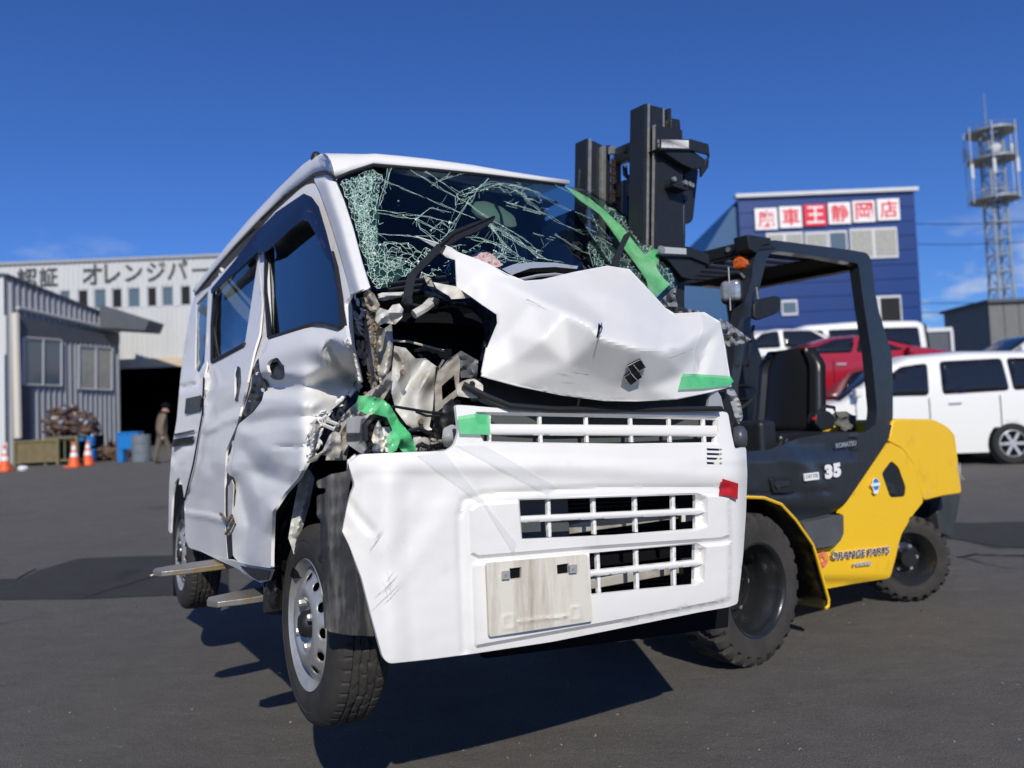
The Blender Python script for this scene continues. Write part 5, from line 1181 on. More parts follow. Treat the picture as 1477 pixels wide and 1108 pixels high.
# ---- B pillar, sliding door, rear quarter
sheet('middle_pillar', [(366, 366), (372, 364), (381, 430), (388, 490), (387, 507), (374, 516), (376, 540), (384, 560), (370, 590), (345, 612), (352, 570), (362, 530), (366, 505), (374, 480), (378, 440)], side(.02, lambda x, y: .006 * nz(x, y, .1, 8)), M['paint'], van, st=5, thick=.004)
slot = [(370, 520), (374, 516), (378, 540), (384, 558), (378, 578), (364, 594), (348, 608), (352, 590), (362, 560), (364, 535)]
sheet('crushed_gap', slot, side(.015, lambda x, y: .012 * nz(x, y, .12, 8)), M['black'], van, st=4, thick=.004)
sheet('sill_opening', [(325, 705), (330, 684), (337, 690), (338, 730), (335, 770), (337, 800), (329, 806), (325, 770)], side(.006), M['black'], van, st=5, thick=.003)
sheet('inner_sill', [(329, 702), (334, 692), (337, 700), (335, 740), (332, 772), (328, 772)], side(.0), M['primer_w'], van, st=4, thick=.003)
strip('broken_latch', [(318, 741), (324, 748), (330, 752), (334, 744), (337, 752), (331, 764), (326, 770)], side(-.01), .006, M['rust'])
def sd(x, y):
    d = .002 * nz(x, y, .02, 12)
    d += crease(x, y, [(296, 560), (292, 590), (280, 640), (268, 700)], -.014, 14, False) + crease(x, y, [(300, 560), (312, 600), (345, 585)], .009, 18)
    d += crease(x, y, [(300, 620), (320, 607), (345, 600)], -.010, 10) + crease(x, y, [(268, 740), (300, 745), (326, 752)], -.008, 6) + crease(x, y, [(300, 660), (312, 690), (300, 720)], .005, 18) + crease(x, y, [(300, 530), (305, 550), (296, 575)], .02, 8)
    d += .0008 * nz(x, y, .07, 13)
    return d
sdo = [(304, 410), (340, 372), (366, 349), (372, 366), (378, 440), (374, 482), (366, 508), (360, 535), (350, 580), (342, 612), (326, 650), (324, 690), (324, 740), (328, 808), (300, 799), (272, 790), (267, 776), (266, 722), (279, 669), (292, 596), (294, 545), (298, 528), (300, 470)]
swin = [(310, 420), (340, 386), (368, 364), (371, 380), (362, 440), (353, 497), (306, 522), (306, 470)]
shan = rnd([(338, 540), (341, 528), (347, 530), (348, 552), (343, 580), (338, 578)], 2)
sl_ = sheet('sliding_door', rnd(sdo, 3, 2), side(.004, sd), M['paint'], van, holes=[swin, shan], st=4.6, thick=.008, smooth=45)
sheet('side_window', swin, side(.018), M['glass'], sl_, st=14, thick=0, smooth=True)
strip('window_seal', dens([(306, 522), (353, 497)], 10, False), side(-.0), .009, M['black'])
strip('window_channel', dens([(309, 420), (306, 470), (306, 520)], 14, False), side(.0), .009, M['black'])
sheet('wind_deflector', [(304, 417), (335, 380), (368, 337), (371, 364), (340, 393), (304, 424)], side(-.026), M['visor'], sl_, st=6, thick=.003, smooth=60)
g = MB(); P = [side(.008)(*q) for q in shan]; g.prism(P, VL_ * .03); g.build('door_handle', M['black'], sl_)
strip('panel_gap', dens([(294, 545), (292, 596), (279, 669), (266, 722)], 10, False), side(-.002, sd), .004, M['deep'])
qo = [(280, 428), (304, 412), (300, 470), (298, 528), (294, 545), (292, 596), (279, 669), (266, 722), (263, 700), (258, 688), (252, 696), (249, 715), (246, 770), (243, 766), (244, 700), (248, 647), (255, 605), (260, 547), (266, 497), (274, 450)]
qwin = [(283, 438), (300, 420), (298, 470), (295, 522), (287, 538), (281, 534)]
def qd(x, y): return .003 * nz(x, y, .05, 15) + crease(x, y, [(262, 560), (285, 555), (292, 545)], .02, 8) + crease(x, y, [(250, 660), (262, 640), (275, 640)], .015, 10) + .001 * nz(x, y, .12, 3)
sheet('rear_quarter', rnd(qo, 2, 2), side(.004, qd), M['paint'], van, holes=[qwin], st=4, thick=.008, smooth=45)
sheet('quarter_window', qwin, side(.014), M['glass'], van, st=10, thick=0, smooth=True)
sheet('black_trim', [(268, 575), (290, 570), (288, 592), (266, 597)], side(-.006, qd), M['black'], van, st=5, thick=.003)
sheet('stripe', [(250, 626), (280, 620), (279, 623), (250, 629)], side(-.006, qd), M['black'], van, st=5, thick=.002)
sheet('stripe', [(249, 634), (279, 629), (277, 640), (248, 645)], side(-.006, qd), M['black'], van, st=5, thick=.002)
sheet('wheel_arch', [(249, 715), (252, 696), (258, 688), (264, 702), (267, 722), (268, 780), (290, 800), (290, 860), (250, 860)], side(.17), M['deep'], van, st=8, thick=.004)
# sill
sheet('rocker_sill', [(287, 794), (300, 799), (328, 807), (345, 811), (362, 815), (392, 822), (386, 838), (376, 841), (362, 834), (344, 821), (315, 808)], side(.015, lambda x, y: -.012 * sm((825 - y) / 20)), M['paint_dirty'], van, st=4, thick=.010)
sheet('torn_sill_trim', [(346, 816), (362, 820), (388, 824), (386, 836), (372, 838), (360, 830)], side(.004), M['black'], van, st=5, thick=.004)
# ---- shell behind: rear wall, floor, far side, headliner
g = MB(); g.prism([V(.66, 4.66, -.35), V(2.0, 4.66, -.35), V(1.95, 4.72, .95), V(.86, 4.72, .90)], VR_ * .02); g.build('tailgate', M['paint'], van)
g = MB(); g.prism([V(.66, 2.35, -.44), V(2.03, 2.3, -.44), V(2.03, 4.7, -.44), V(.66, 4.7, -.44)], -VU_ * .03); g.prism([V(.9, 1.97, -.42), V(2.0, 1.97, -.42), V(2.0, 2.4, -.42), V(.9, 2.4, -.42)], -VU_ * .03); g.build('floor_pan', M['deep'], van)
g = MB(); g.grid([[V(2.05, r, h) for h in (-.5, -.2, .1)] for r in np.linspace(1.95, 4.7, 8)]); g.grid([[V(2.05, r, .1), V(2.02, r, .25)] for r in np.linspace(2.05, 4.7, 8)]); g.build('far_side_panel', M['paint'], van, thick=.01, smooth=40)
for r0, r1 in ((3.0, 3.07), (3.4, 3.5), (4.55, 4.7)):
    g = MB(); g.prism([V(2.02, r0, .26), V(2.02, r1, .26), V(1.97, r1, .96), V(1.97, r0, .96)], -VL_ * .04); g.build('far_pillar', M['deep'], van)
for r0, r1 in ((2.62, 3.39), (3.51, 4.54)):
    g = MB(); g.add([V(2.02, r0 - (.45 if r0 < 3 else 0), .26), V(2.02, r1, .26), V(1.97, r1, .94), V(1.97, r0 + (.12 if r0 < 3 else 0), .94)], [(0, 1, 2, 3)]); g.build('far_window', glass('privacy_glass', (.05, .055, .055)) if r0 < 3 else bpy.data.materials['privacy_glass'], van)
g = MB(); g.prism([V(.98, 2.86, .985), V(1.97, 2.86, 1.0), V(1.95, 4.6, .90), V(.95, 4.6, .86)], VU_ * .01); g.build('headliner', M['seat'], van)
g = MB(); g.prism([V(2.0, 3.0, .93), V(2.0, 4.7, .92), V(1.97, 4.7, 1.02), V(1.97, 3.0, 1.06)], -VL_ * .03); g.build('far_header', M['deep'], van)
g = MB(); g.prism([V(.72, 3.45, -.4), V(1.98, 3.45, -.4), V(1.95, 3.5, .80), V(.9, 3.5, .80)], VR_ * .02); g.build('cargo_partition', M['deep'], van)
for a in (1.05, 1.68):
    s_ = bpy.data.objects.new('front_seat', None); COL.objects.link(s_); s_.parent = van; s_.empty_display_size = .05
    g = MB(); g.box(V(a, 3.02, -.08), .46, .48, .14, VL_, VR_, VU_); g.build('cushion', M['seat'], s_, bevel=.04)
    g = MB(); g.box(V(a, 3.28, .24), .44, .12, .56, VL_, (VR_ + VU_ * .2).normalized(), (VU_ - VR_ * .2).normalized()); g.build('backrest', M['seat'], s_, bevel=.04)
    g = MB(); g.box(V(a, 3.33, .60), .24, .09, .18, VL_, VR_, VU_); g.build('headrest', M['seat'], s_, bevel=.03)
g = MB(); g.tube([V(1.05 + .17 * math.cos(t), 2.62 + .08 * math.sin(t), .16 + .15 * math.sin(t)) for t in np.linspace(0, 2 * PI, 25)], .014, 8); g.tube([V(1.05, 2.62, .16), V(1.05, 2.4, .04)], .025, 8); g.box(V(1.05, 2.61, .16), .3, .03, .07, VL_, VR_, VU_); g.build('steering_wheel', M['black'], van, smooth=50)
g = MB(); g.tube([side(.25)(497, 360), side(.2)(420, 470)], .02, 4); g.build('seat_belt', M['seat'], van)
# dashboard and cowl
g = MB(); g.grid([[V(a, r, h + .02 * math.sin(a * 7)) for a in np.linspace(.86, 2.02, 14)] for r, h in ((2.25, .30), (2.32, .335), (2.45, .34), (2.58, .26), (2.60, -.1))]); g.build('dashboard', M['deep'], van, smooth=50, thick=.008)
sheet('cowl_trim', [(724, 388), (742, 381), (770, 378), (800, 379), (834, 384), (832, 388), (800, 385), (765, 387), (745, 394), (738, 397)], plane_r(2.16), M['silver'], van, st=5, thick=.008)
sheet('cowl_panel', [(738, 397), (745, 394), (765, 387), (800, 385), (832, 388), (840, 402), (790, 415), (750, 412)], plane_r(2.2), M['deep'], van, st=7, thick=.006)
strip('cowl_bar', dens([(748, 404), (775, 398), (800, 396), (825, 399)], 8, False), plane_r(2.17), .006, M['silver'])
sheet('cloth_bundle', [(676, 372), (690, 364), (706, 364), (718, 374), (726, 382), (716, 386), (700, 380), (684, 376)], wsh(-.02, lambda x, y: .02 * nz(x, y, .2, 1)), M['cloth'], van, st=3, thick=.003)
sheet('interior_mirror', rnd([(680, 300), (684, 291), (700, 290), (724, 299), (742, 312), (746, 326), (738, 328), (712, 319), (690, 310)], 4), wsh(.05, lambda x, y: .01 * sm(pdist(x, y, [(680, 300), (684, 291), (700, 290), (724, 299), (742, 312), (746, 326), (738, 328), (712, 319), (690, 310)]) / 6) * -1), mat('mirror_back', (.70, .70, .58), .5, nscale=12, col2=(.5, .52, .42)), van, st=4, thick=.012)
g = MB(); g.tube([wsh(.03)(714, 292), wsh(.04)(722, 310), wsh(.03)(726, 330)], .006, 6); g.build('mirror_stem', M['black'], van)
for k in range(5): strip('hanging_cord', [(722 + k * 2.2, 326), (720 + k * 3, 342 + k), (721 + k * 2.5, 352)], wsh(.03), .0018, M['holder'], n=4)
# wipers
def taper(name, L_, R_, surf, mt, th=.01): return sheet(name, L_ + R_[::-1], surf, mt, van, st=6, thick=th)
wipS = lambda x, y: VRr(x, y, float(np.interp(y, [312, 352, 396, 440], [2.36, 2.22, 2.12, 2.06])))
wa = taper('wiper_arm', [(580, 434), (588, 398), (592, 392), (612, 372), (630, 352), (634, 351)], [(592, 441), (599, 402), (602, 396), (620, 378), (640, 358), (642, 354)], wipS, M['black'], .012)
g = MB(); g.lathe([(0, .012), (.010, .012), (.013, .008), (.013, 0)], wipS(586.4, 434.7) - VR_ * .008, -VR_, 14); g.build('pivot_bolt', M['black'], wa, smooth=40)
taper('wiper_blade', [(634, 352), (652, 333), (680, 322), (700, 316), (712, 311)], [(640, 358), (662, 344), (690, 333), (705, 323), (714, 314)], wipS, M['black'], .006)
strip('wiper_rubber', [(636, 356), (656, 338), (682, 327), (713, 313)], wipS, .004, M['deep'])
taper('wiper_arm', [(882, 383), (888, 366), (896, 350), (901, 338), (908, 334)], [(892, 384), (896, 368), (901, 356), (907, 344), (911, 336)], lambda x, y: VRr(x, y, 2.21 + (383 - y) * .0012), M['black'], .01)
# ---- crushed corner: everything between door, glass, bonnet and bumper
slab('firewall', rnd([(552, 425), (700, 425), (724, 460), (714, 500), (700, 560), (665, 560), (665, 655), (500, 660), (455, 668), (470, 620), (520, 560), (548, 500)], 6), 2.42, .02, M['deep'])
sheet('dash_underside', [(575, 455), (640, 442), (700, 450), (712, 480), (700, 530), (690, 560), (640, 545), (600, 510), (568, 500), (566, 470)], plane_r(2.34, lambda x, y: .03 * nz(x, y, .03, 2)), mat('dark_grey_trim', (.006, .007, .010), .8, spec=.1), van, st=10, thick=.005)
strip('copper_pipe', [(562, 491), (590, 493), (617, 500), (640, 506)], plane_r(2.30), .004, M['holder'])
black_arch = [(614, 412), (628, 414), (636, 424), (660, 433), (681, 428), (700, 438), (716, 449), (719, 466), (712, 486), (706, 500), (698, 520), (694, 520), (702, 480), (697, 460), (680, 444), (650, 438), (630, 436), (615, 431)]
sheet('black_arch_trim', rnd(black_arch, 4), plane_r(2.10, lambda x, y: crease(x, y, [(620, 424), (655, 436), (690, 440), (708, 460), (700, 500)], -.02, 9, False)), mat('navy_black_trim', (.008, .011, .022), .45, spec=.3), van, st=4, thick=.01)
sheet('cowl_fragment', [(625, 407), (640, 410), (657, 413), (668, 420), (681, 427), (676, 430), (651, 431.5), (648, 427), (641, 423), (630, 416)], plane_r(2.07, lambda x, y: .01 * nz(x, y, .1, 3)), M['holder'], van, st=4, thick=.004)
sheet('cowl_fragment', [(609, 394), (614, 396), (622, 402), (626, 414), (617, 412)], plane_r(2.07, lambda x, y: .01 * nz(x, y, .2, 3)), M['primer'], van, st=3, thick=.004)
g = MB(); g.tube([VRr(597, 454, 2.08), VRr(612, 445, 2.08), VRr(624, 434, 2.1)], [.014, .014, .016], 8); g.build('grab_handle', M['primer_w'], van, smooth=40)
g = MB(); g.tube([VRr(624, 440, 2.09), VRr(628, 431, 2.1), VRr(636, 428, 2.12)], .016, 8); g.build('handle_end', M['black'], van, smooth=40)
sheet('cowl_strut', [(546, 424), (552, 422), (584, 421), (585, 427), (555, 434), (547, 433)], plane_r(2.16, lambda x, y: crease(x, y, [(548, 428), (585, 424)], -.02, 6, False)), M['primer_w'], van, st=3, thick=.006)
sheet('shelf_rail', [(585, 436), (612, 440), (612, 443), (590, 440)], plane_r(2.12), M['black'], van, st=4, thick=.006)
for k, yy in enumerate((404, 412, 420)): strip('cowl_slat', [(560, yy + 6), (600, yy), (656, yy - 6 + k * 2)], plane_r(2.26), .006, M['black'])
# sheets of the folded inner corner
def S_(name, pts, r, mt, dfn, st=4, th=.003, slope=0, **k): return sheet(name, pts, plane_r(r, dfn, slope), mt, van, st=st, thick=th, smooth=35, **k)
S_('inner_pillar', [(529, 452), (545, 446), (543, 471), (541, 500), (540, 527), (546, 556), (536, 562), (529, 522), (526, 482)], 2.16, M['primer'], lambda x, y: crease(x, y, [(536, 450), (533, 500), (540, 560)], -.03, 9) + .006 * nz(x, y, .15, 1))
S_('inner_pillar', [(543, 470), (555, 474), (565, 466), (567, 494), (565, 526), (560, 540), (549, 556), (541, 528)], 2.19, M['primer_w'], lambda x, y: crease(x, y, [(555, 472), (562, 500), (556, 540)], -.04, 12, False) + crease(x, y, [(548, 480), (546, 525)], .02, 6) + .008 * nz(x, y, .12, 5), label='grey skin of the folded pillar')
S_('pillar_foot', [(536, 562), (548, 555), (560, 540), (566, 534), (563, 560), (545, 590), (520, 615), (505, 640), (499, 664), (470, 664), (476, 632), (492, 602), (520, 575)], 2.08, M['primer'], lambda x, y: crease(x, y, [(556, 548), (520, 590), (494, 660)], -.035, 9) + crease(x, y, [(545, 556), (505, 596), (482, 650)], -.02, 6) + .012 * nz(x, y, .1, 5), 3.5)
S_('rear_pillar_edge', [(494, 434), (506, 428), (509, 460), (512, 500), (519, 528), (524, 550), (517, 556), (508, 525), (499, 480)], 2.2, M['paint_dirty'], lambda x, y: crease(x, y, [(502, 430), (505, 480), (519, 550)], -.03, 7) + .006 * nz(x, y, .2, 5), 3.5)
S_('crumpled_knob', [(543, 450), (548, 444), (560, 448), (566, 440), (576, 438), (582, 446), (580, 458), (570, 468), (556, 466), (545, 470), (541, 462)], 2.08, M['primer_w'], lambda x, y: .03 * nz(x, y, .07, 5) + crease(x, y, [(545, 465), (560, 452), (578, 450)], -.02, 6) + crease(x, y, [(560, 450), (566, 466)], .014, 5), 3)
S_('crumpled_knob', [(524, 424), (532, 418), (540, 424), (548, 440), (544, 452), (534, 448), (528, 440)], 2.12, M['primer'], lambda x, y: .03 * nz(x, y, .09, 15) + crease(x, y, [(530, 420), (540, 445)], -.02, 7), 3)
S_('dark_hinge_gap', [(508, 432), (526, 428), (530, 450), (527, 500), (533, 545), (530, 560), (518, 548), (512, 505)], 2.3, M['black'], lambda x, y: .03 * nz(x, y, .2, 5))
torn('hinge_scrap', [(512, 445), (518, 470), (522, 500), (526, 530)], plane_r(2.22), 3.0, 22, M['primer'], 4, .010, sz=(6, 16))
torn('hinge_scrap', [(514, 430), (520, 455)], plane_r(2.2), 2.6, 12, M['paint_dirty'], 41, .008, sz=(5, 12))
for k in range(3): strip('bent_rod', [(511 + k * 2, 458 + 6 * k), (518 + k, 466 + 7 * k), (527, 470 + 8 * k)], plane_r(2.19), .0035, M['primer_w'])
torn('rusty_fold', [(544, 445), (540, 452), (543, 470), (541, 500), (544, 545), (543, 560), (534, 566)], plane_r(2.135), 1.5, 60, M['rust'], 5, .007, sz=(3, 8))
torn('rusty_fold', [(528, 452), (527, 500), (536, 560), (505, 590), (488, 625), (478, 655), (500, 662)], plane_r(2.10), 1.6, 55, M['rust'], 6, .007, sz=(3, 8))
S_('inner_fender', [(569, 499), (585, 502), (599, 517), (614, 517), (630, 529), (628, 557), (625, 590), (627, 620), (600, 622), (586, 612), (571, 592), (563, 560), (566, 530)], 2.12, M['primer_w'], lambda x, y: crease(x, y, [(612, 520), (585, 560), (574, 585)], .05, 16, False) + crease(x, y, [(569, 505), (582, 520), (580, 545)], -.02, 8) + crease(x, y, [(628, 530), (606, 560), (600, 610)], -.03, 18, False) + .012 * nz(x, y, .05, 5), 4)
for (x, y) in ((581, 537), (607, 608)): g = MB(); g.lathe([(0, .006), (.008, .006), (.010, 0)], VRr(x, y, 2.095), -VR_, 10); g.build('bolt', M['rust'], van)
S_('front_rail', [(627, 560), (632, 535), (660, 512), (664, 520), (661, 570), (628, 596)], 2.02, M['primer'], lambda x, y: .006 * nz(x, y, .1, 5), 4, holes=[[(637, 557), (655, 541), (658, 562), (638, 578)]])
S_('suspension_tower', [(632, 536), (645, 520), (665, 506), (690, 520), (688, 545), (665, 545), (660, 512)], 2.12, mat('slate_metal', (.10, .105, .12), .45), lambda x, y: .02 * nz(x, y, .1, 5))
strip('rubber_strip', [(631, 530), (629, 560), (627, 590), (622, 615), (630, 622)], plane_r(2.04), .006, M['black'])
strip('rubber_strip', [(640, 520), (634, 530), (631, 540)], plane_r(2.04), .006, M['black'])
strip('cable', [(566, 586), (590, 590), (620, 595), (645, 596)], plane_r(2.0), .0045, M['black'])
strip('cable', [(600, 594), (615, 600), (634, 600)], plane_r(2.0), .004, M['black'])
strip('cable', [(588, 622), (605, 618), (625, 628), (640, 640)], plane_r(1.98), .006, M['black'])
S_('fender_brace', [(596, 628), (626, 632), (626, 650), (598, 650)], 2.0, M['primer_w'], lambda x, y: .004 * nz(x, y, .1, 5), 4)
g = MB(); g.lathe([(0, .012), (.012, .012), (.02, .004), (.022, 0)], VRr(612, 642, 1.985), -VR_, 16); g.build('headlamp_mount', M['primer'], van, smooth=40)
sheet('headlamp_lens', rnd([(640, 618), (652, 612), (662, 616), (662, 632), (655, 642), (642, 646), (638, 634)], 3), plane_r(1.95, lambda x, y: -.03 * sm(1 - math.hypot(x - 650, y - 630) / 22)), M['lens'], van, st=4)
S_('headlamp_bracket', [(640, 585), (652, 575), (660, 590), (662, 615), (640, 620), (634, 612)], 2.0, M['black'], lambda x, y: .01 * nz(x, y, .1, 5))
torn('broken_bits', [(600, 640), (620, 648), (640, 646), (625, 628)], plane_r(1.97), 3, 26, M['black'], 9, .008, sz=(5, 14))
torn('broken_bits', [(630, 642), (640, 640), (626, 636)], plane_r(1.96), 3, 8, M['primer'], 19, .008, sz=(4, 9))
S_('fender_plate', [(500, 604), (516, 600), (532, 602), (534, 625), (531, 654), (520, 654), (500, 640)], 2.02, mat('grey_inner_plate', (.36, .37, .40), .4, nscale=9, namt=.3), lambda x, y: .004 * nz(x, y, .06, 5) + crease(x, y, [(500, 638), (516, 637), (530, 652)], .03, 14, False), 4)
S_('rust_flap', [(466, 650), (476, 628), (482, 622), (491, 625), (492, 650), (489, 661), (478, 660), (463, 656), (457, 665), (446, 668), (444, 665)], 2.0, M['primer'], lambda x, y: .02 * nz(x, y, .07, 5) + crease(x, y, [(478, 626), (474, 645), (455, 662)], -.02, 7), 3)
S_('torn_gusset', [(446, 612), (456, 604), (462, 612), (456, 630), (452, 652), (446, 650), (449, 628)], 2.04, M['primer_w'], lambda x, y: .015 * nz(x, y, .1, 5) + crease(x, y, [(456, 606), (449, 650)], -.015, 4), 3)
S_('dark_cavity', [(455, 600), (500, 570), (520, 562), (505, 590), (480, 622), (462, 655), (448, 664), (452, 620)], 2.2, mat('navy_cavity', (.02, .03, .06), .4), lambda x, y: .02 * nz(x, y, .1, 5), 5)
g = MB(); q = [(470, 606), (486, 612), (481, 619), (467, 613)]; g.tube([VRr(x, y, 2.0) for x, y in q + [q[0]]], .006, 6); g.tube([VRr(x, y, 2.0) for x, y in [(467, 613), (462, 606), (470, 600), (475, 606)]], .005, 6); g.build('square_bracket', M['primer_w'], van)
S_('crumpled_flap', [(526, 612), (534, 600), (548, 596), (552, 606), (541, 616), (536, 630), (542, 652), (532, 652), (526, 634)], 1.97, M['black'], lambda x, y: .03 * nz(x, y, .12, 3) + crease(x, y, [(548, 600), (532, 620), (536, 650)], -.02, 6), 3)
S_('crumpled_flap', [(546, 606), (552, 620), (556, 640), (552, 652), (544, 652), (536, 634), (540, 618)], 1.95, M['holder'], lambda x, y: .03 * nz(x, y, .12, 33) + crease(x, y, [(546, 606), (546, 650)], -.025, 6), 3)
S_('crumpled_flap', [(552, 616), (562, 616), (566, 630), (560, 652), (553, 652), (550, 632)], 1.97, M['paint_dirty'], lambda x, y: .02 * nz(x, y, .12, 37), 3)
g = MB(); g.lathe([(0, .012), (.008, .01), (.012, 0)], VRr(543, 648, 1.93), -VR_, 12); g.build('ball_joint', M['chrome'], van, smooth=50)
torn('crumpled_scrap', [(455, 608), (450, 640), (452, 660), (470, 600), (490, 580)], plane_r(2.06), 2.5, 46, M['paint_dirty'], 14, .008, sz=(5, 12))
torn('crumpled_scrap', [(500, 575), (486, 600), (478, 625)], plane_r(2.04), 3, 20, M['black'], 15, .008, sz=(5, 12))
strip('wire_loop', [(527, 636), (526, 615), (536, 603), (548, 598), (556, 603), (560, 612)], plane_r(1.95), .009, M['black'])
decal('green_tape', [(518, 571), (531, 571), (550, 574), (563, 585), (570, 597), (576, 608), (592, 626), (600, 645), (602, 655), (584, 655), (574, 645), (566, 632), (566, 621), (558, 602), (547, 599), (538, 597), (527, 597), (515, 590), (511, 588)], plane_r(1.93, lambda x, y: .03 * nz(x, y, .05, 41) + .006 * nz(x, y, .16, 2)), M['tape'], van, st=4)
decal('green_tape', [(557, 632), (566, 620), (578, 632), (572, 650), (560, 655)], plane_r(1.90, lambda x, y: .01 * nz(x, y, .1, 41)), M['tape'], van, st=5)
# wheel well: white inner rail, liner, mud guard, splash skirt
S_('inner_wing_rail', [(432, 690), (446, 676), (454, 690), (446, 730), (434, 770), (424, 800), (416, 776), (424, 730)], 2.34, M['primer_w'], lambda x, y: crease(x, y, [(446, 690), (428, 770)], -.03, 8) + .008 * nz(x, y, .1, 3), 4)
S_('splash_skirt', rnd([(444, 680), (456, 664), (462, 690), (440, 735), (418, 775), (414, 820), (408, 880), (380, 884), (380, 860), (392, 820), (394, 742), (412, 714)], 4), 2.52, M['black'], lambda x, y: crease(x, y, [(450, 680), (404, 770), (396, 870)], -.03, 10, False), 5, .006, label='torn black skirt behind the front wheel')
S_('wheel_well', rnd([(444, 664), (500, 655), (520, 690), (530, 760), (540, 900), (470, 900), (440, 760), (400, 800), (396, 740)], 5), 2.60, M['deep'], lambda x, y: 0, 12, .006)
S_('lower_skirt', [(380, 840), (410, 838), (416, 888), (382, 886)], 2.55, mat('dark_slate_skirt', (.04, .045, .055), .5), lambda x, y: 0, 8, .006)
lin = [(456, 694), (466, 690), (478, 684), (500, 680), (503, 668), (506, 690), (500, 724), (492, 764), (505, 790), (522, 835), (536, 890), (541, 918), (500, 916), (474, 911), (468, 905), (465, 860), (463, 808), (462, 750), (457, 745), (457, 715), (469, 712), (470, 704), (458, 704)]
sheet('wheel_liner', rnd(lin, 3, 2), plane_r(1.880, lambda x, y: crease(x, y, [(505, 700), (490, 790), (510, 910)], -.012, 40, False) + .03 * sm((478 - x) / 16) + .005 * nz(x, y, .05, 3) + crease(x, y, [(466, 745), (470, 800), (466, 860)], -.006, 6)), M['liner'], van, st=5, thick=.005, smooth=45)
g = MB(); g.lathe([(0, .01), (.010, .010), (.016, .004), (.018, 0)], VRr(523, 861, 1.893), -VR_, 12); g.lathe([(.006, .004), (.012, .004), (.014, 0)], VRr(466, 805, 1.94), -VR_, 12); g.build('liner_clips', M['black'], van, smooth=40)
o = scratches('liner_scratches', [(478, 790, 492, 830, 46, 4, .5), (486, 775, 496, 800, 20, 3, .6), (482, 830, 500, 870, 16, 5, .35), (470, 720, 490, 735, 12, 4, .4)], plane_r(1.885), M['scuff'], van, 8); o['kind'] = 'stuff'
S_('torn_bumper_corner', [(502, 664), (512, 655), (523, 660), (522, 668), (510, 678), (507, 692), (503, 684)], 1.90, M['black'], lambda x, y: .01 * nz(x, y, .2, 3), 3)
S_('torn_bumper_corner', [(501, 664), (512, 655), (516, 660), (508, 675), (506, 690), (501, 690)], 1.89, M['paint'], lambda x, y: .01 * nz(x, y, .2, 3), 3, label='bright flap of the bumper corner')
# underbody and exhaust
g = MB(); g.tube([V(1.2, 2.2, -.55), V(1.25, 3.0, -.56), V(1.6, 3.4, -.55), V(1.6, 4.4, -.55)], .025, 8); g.lathe([(0, 0), (.09, .02), (.09, .4), (0, .42)], V(1.6, 3.6, -.56), VR_, 16); g.build('exhaust', M['rust'], van, smooth=40)
for a in (.95, 1.7): g = MB(); g.box(V(a, 3.3, -.50), .08, 2.5, .09, VL_, VR_, VU_); g.build('chassis_rail', M['black'], van)
for c0_ in (cF, cR):
    a, r, h = vco(c0_); g = MB(); g.tube([V(a + .12, r, h), V(1.97, r, h)], .035, 10); g.build('axle', M['black'], van, smooth=40)
# ------------------------------------------------------------------ forklift
gA = WG(1102, 961); gB = WG(1318, 879); gA.z = gB.z = 0
fo = (gA - gB).normalized(); no = Vector((-fo.y, fo.x, 0))
if no.y > 0: no = -no
G0 = gA - no * .62
UZ = Vector((0, 0, 1))
def K(px, py, n=.56, z=None):
    d = ray(px, py); t = (G0 + no * n - CAM).dot(no) / d.dot(no); return CAM + d * t
def Q(f, n, z): return G0 + fo * f + no * n + UZ * z
def kf(px, py, n): P = K(px, py, n) - G0; return P.dot(fo), P.z
fl = thing('forklift', 'yellow and charcoal forklift carrying the wrecked van on its long forks', 'forklift', tuple(Q(-.9, 0, 0)))
def kp(name, px, n0, n1, mt, par=None, rd_=0, **k):
    pts = rnd(px, rd_) if rd_ else px
    g = MB(); g.prism([K(x, y, n0) for x, y in pts], no * (n1 - n0)); return g.build(name, mt, par or fl, **k)
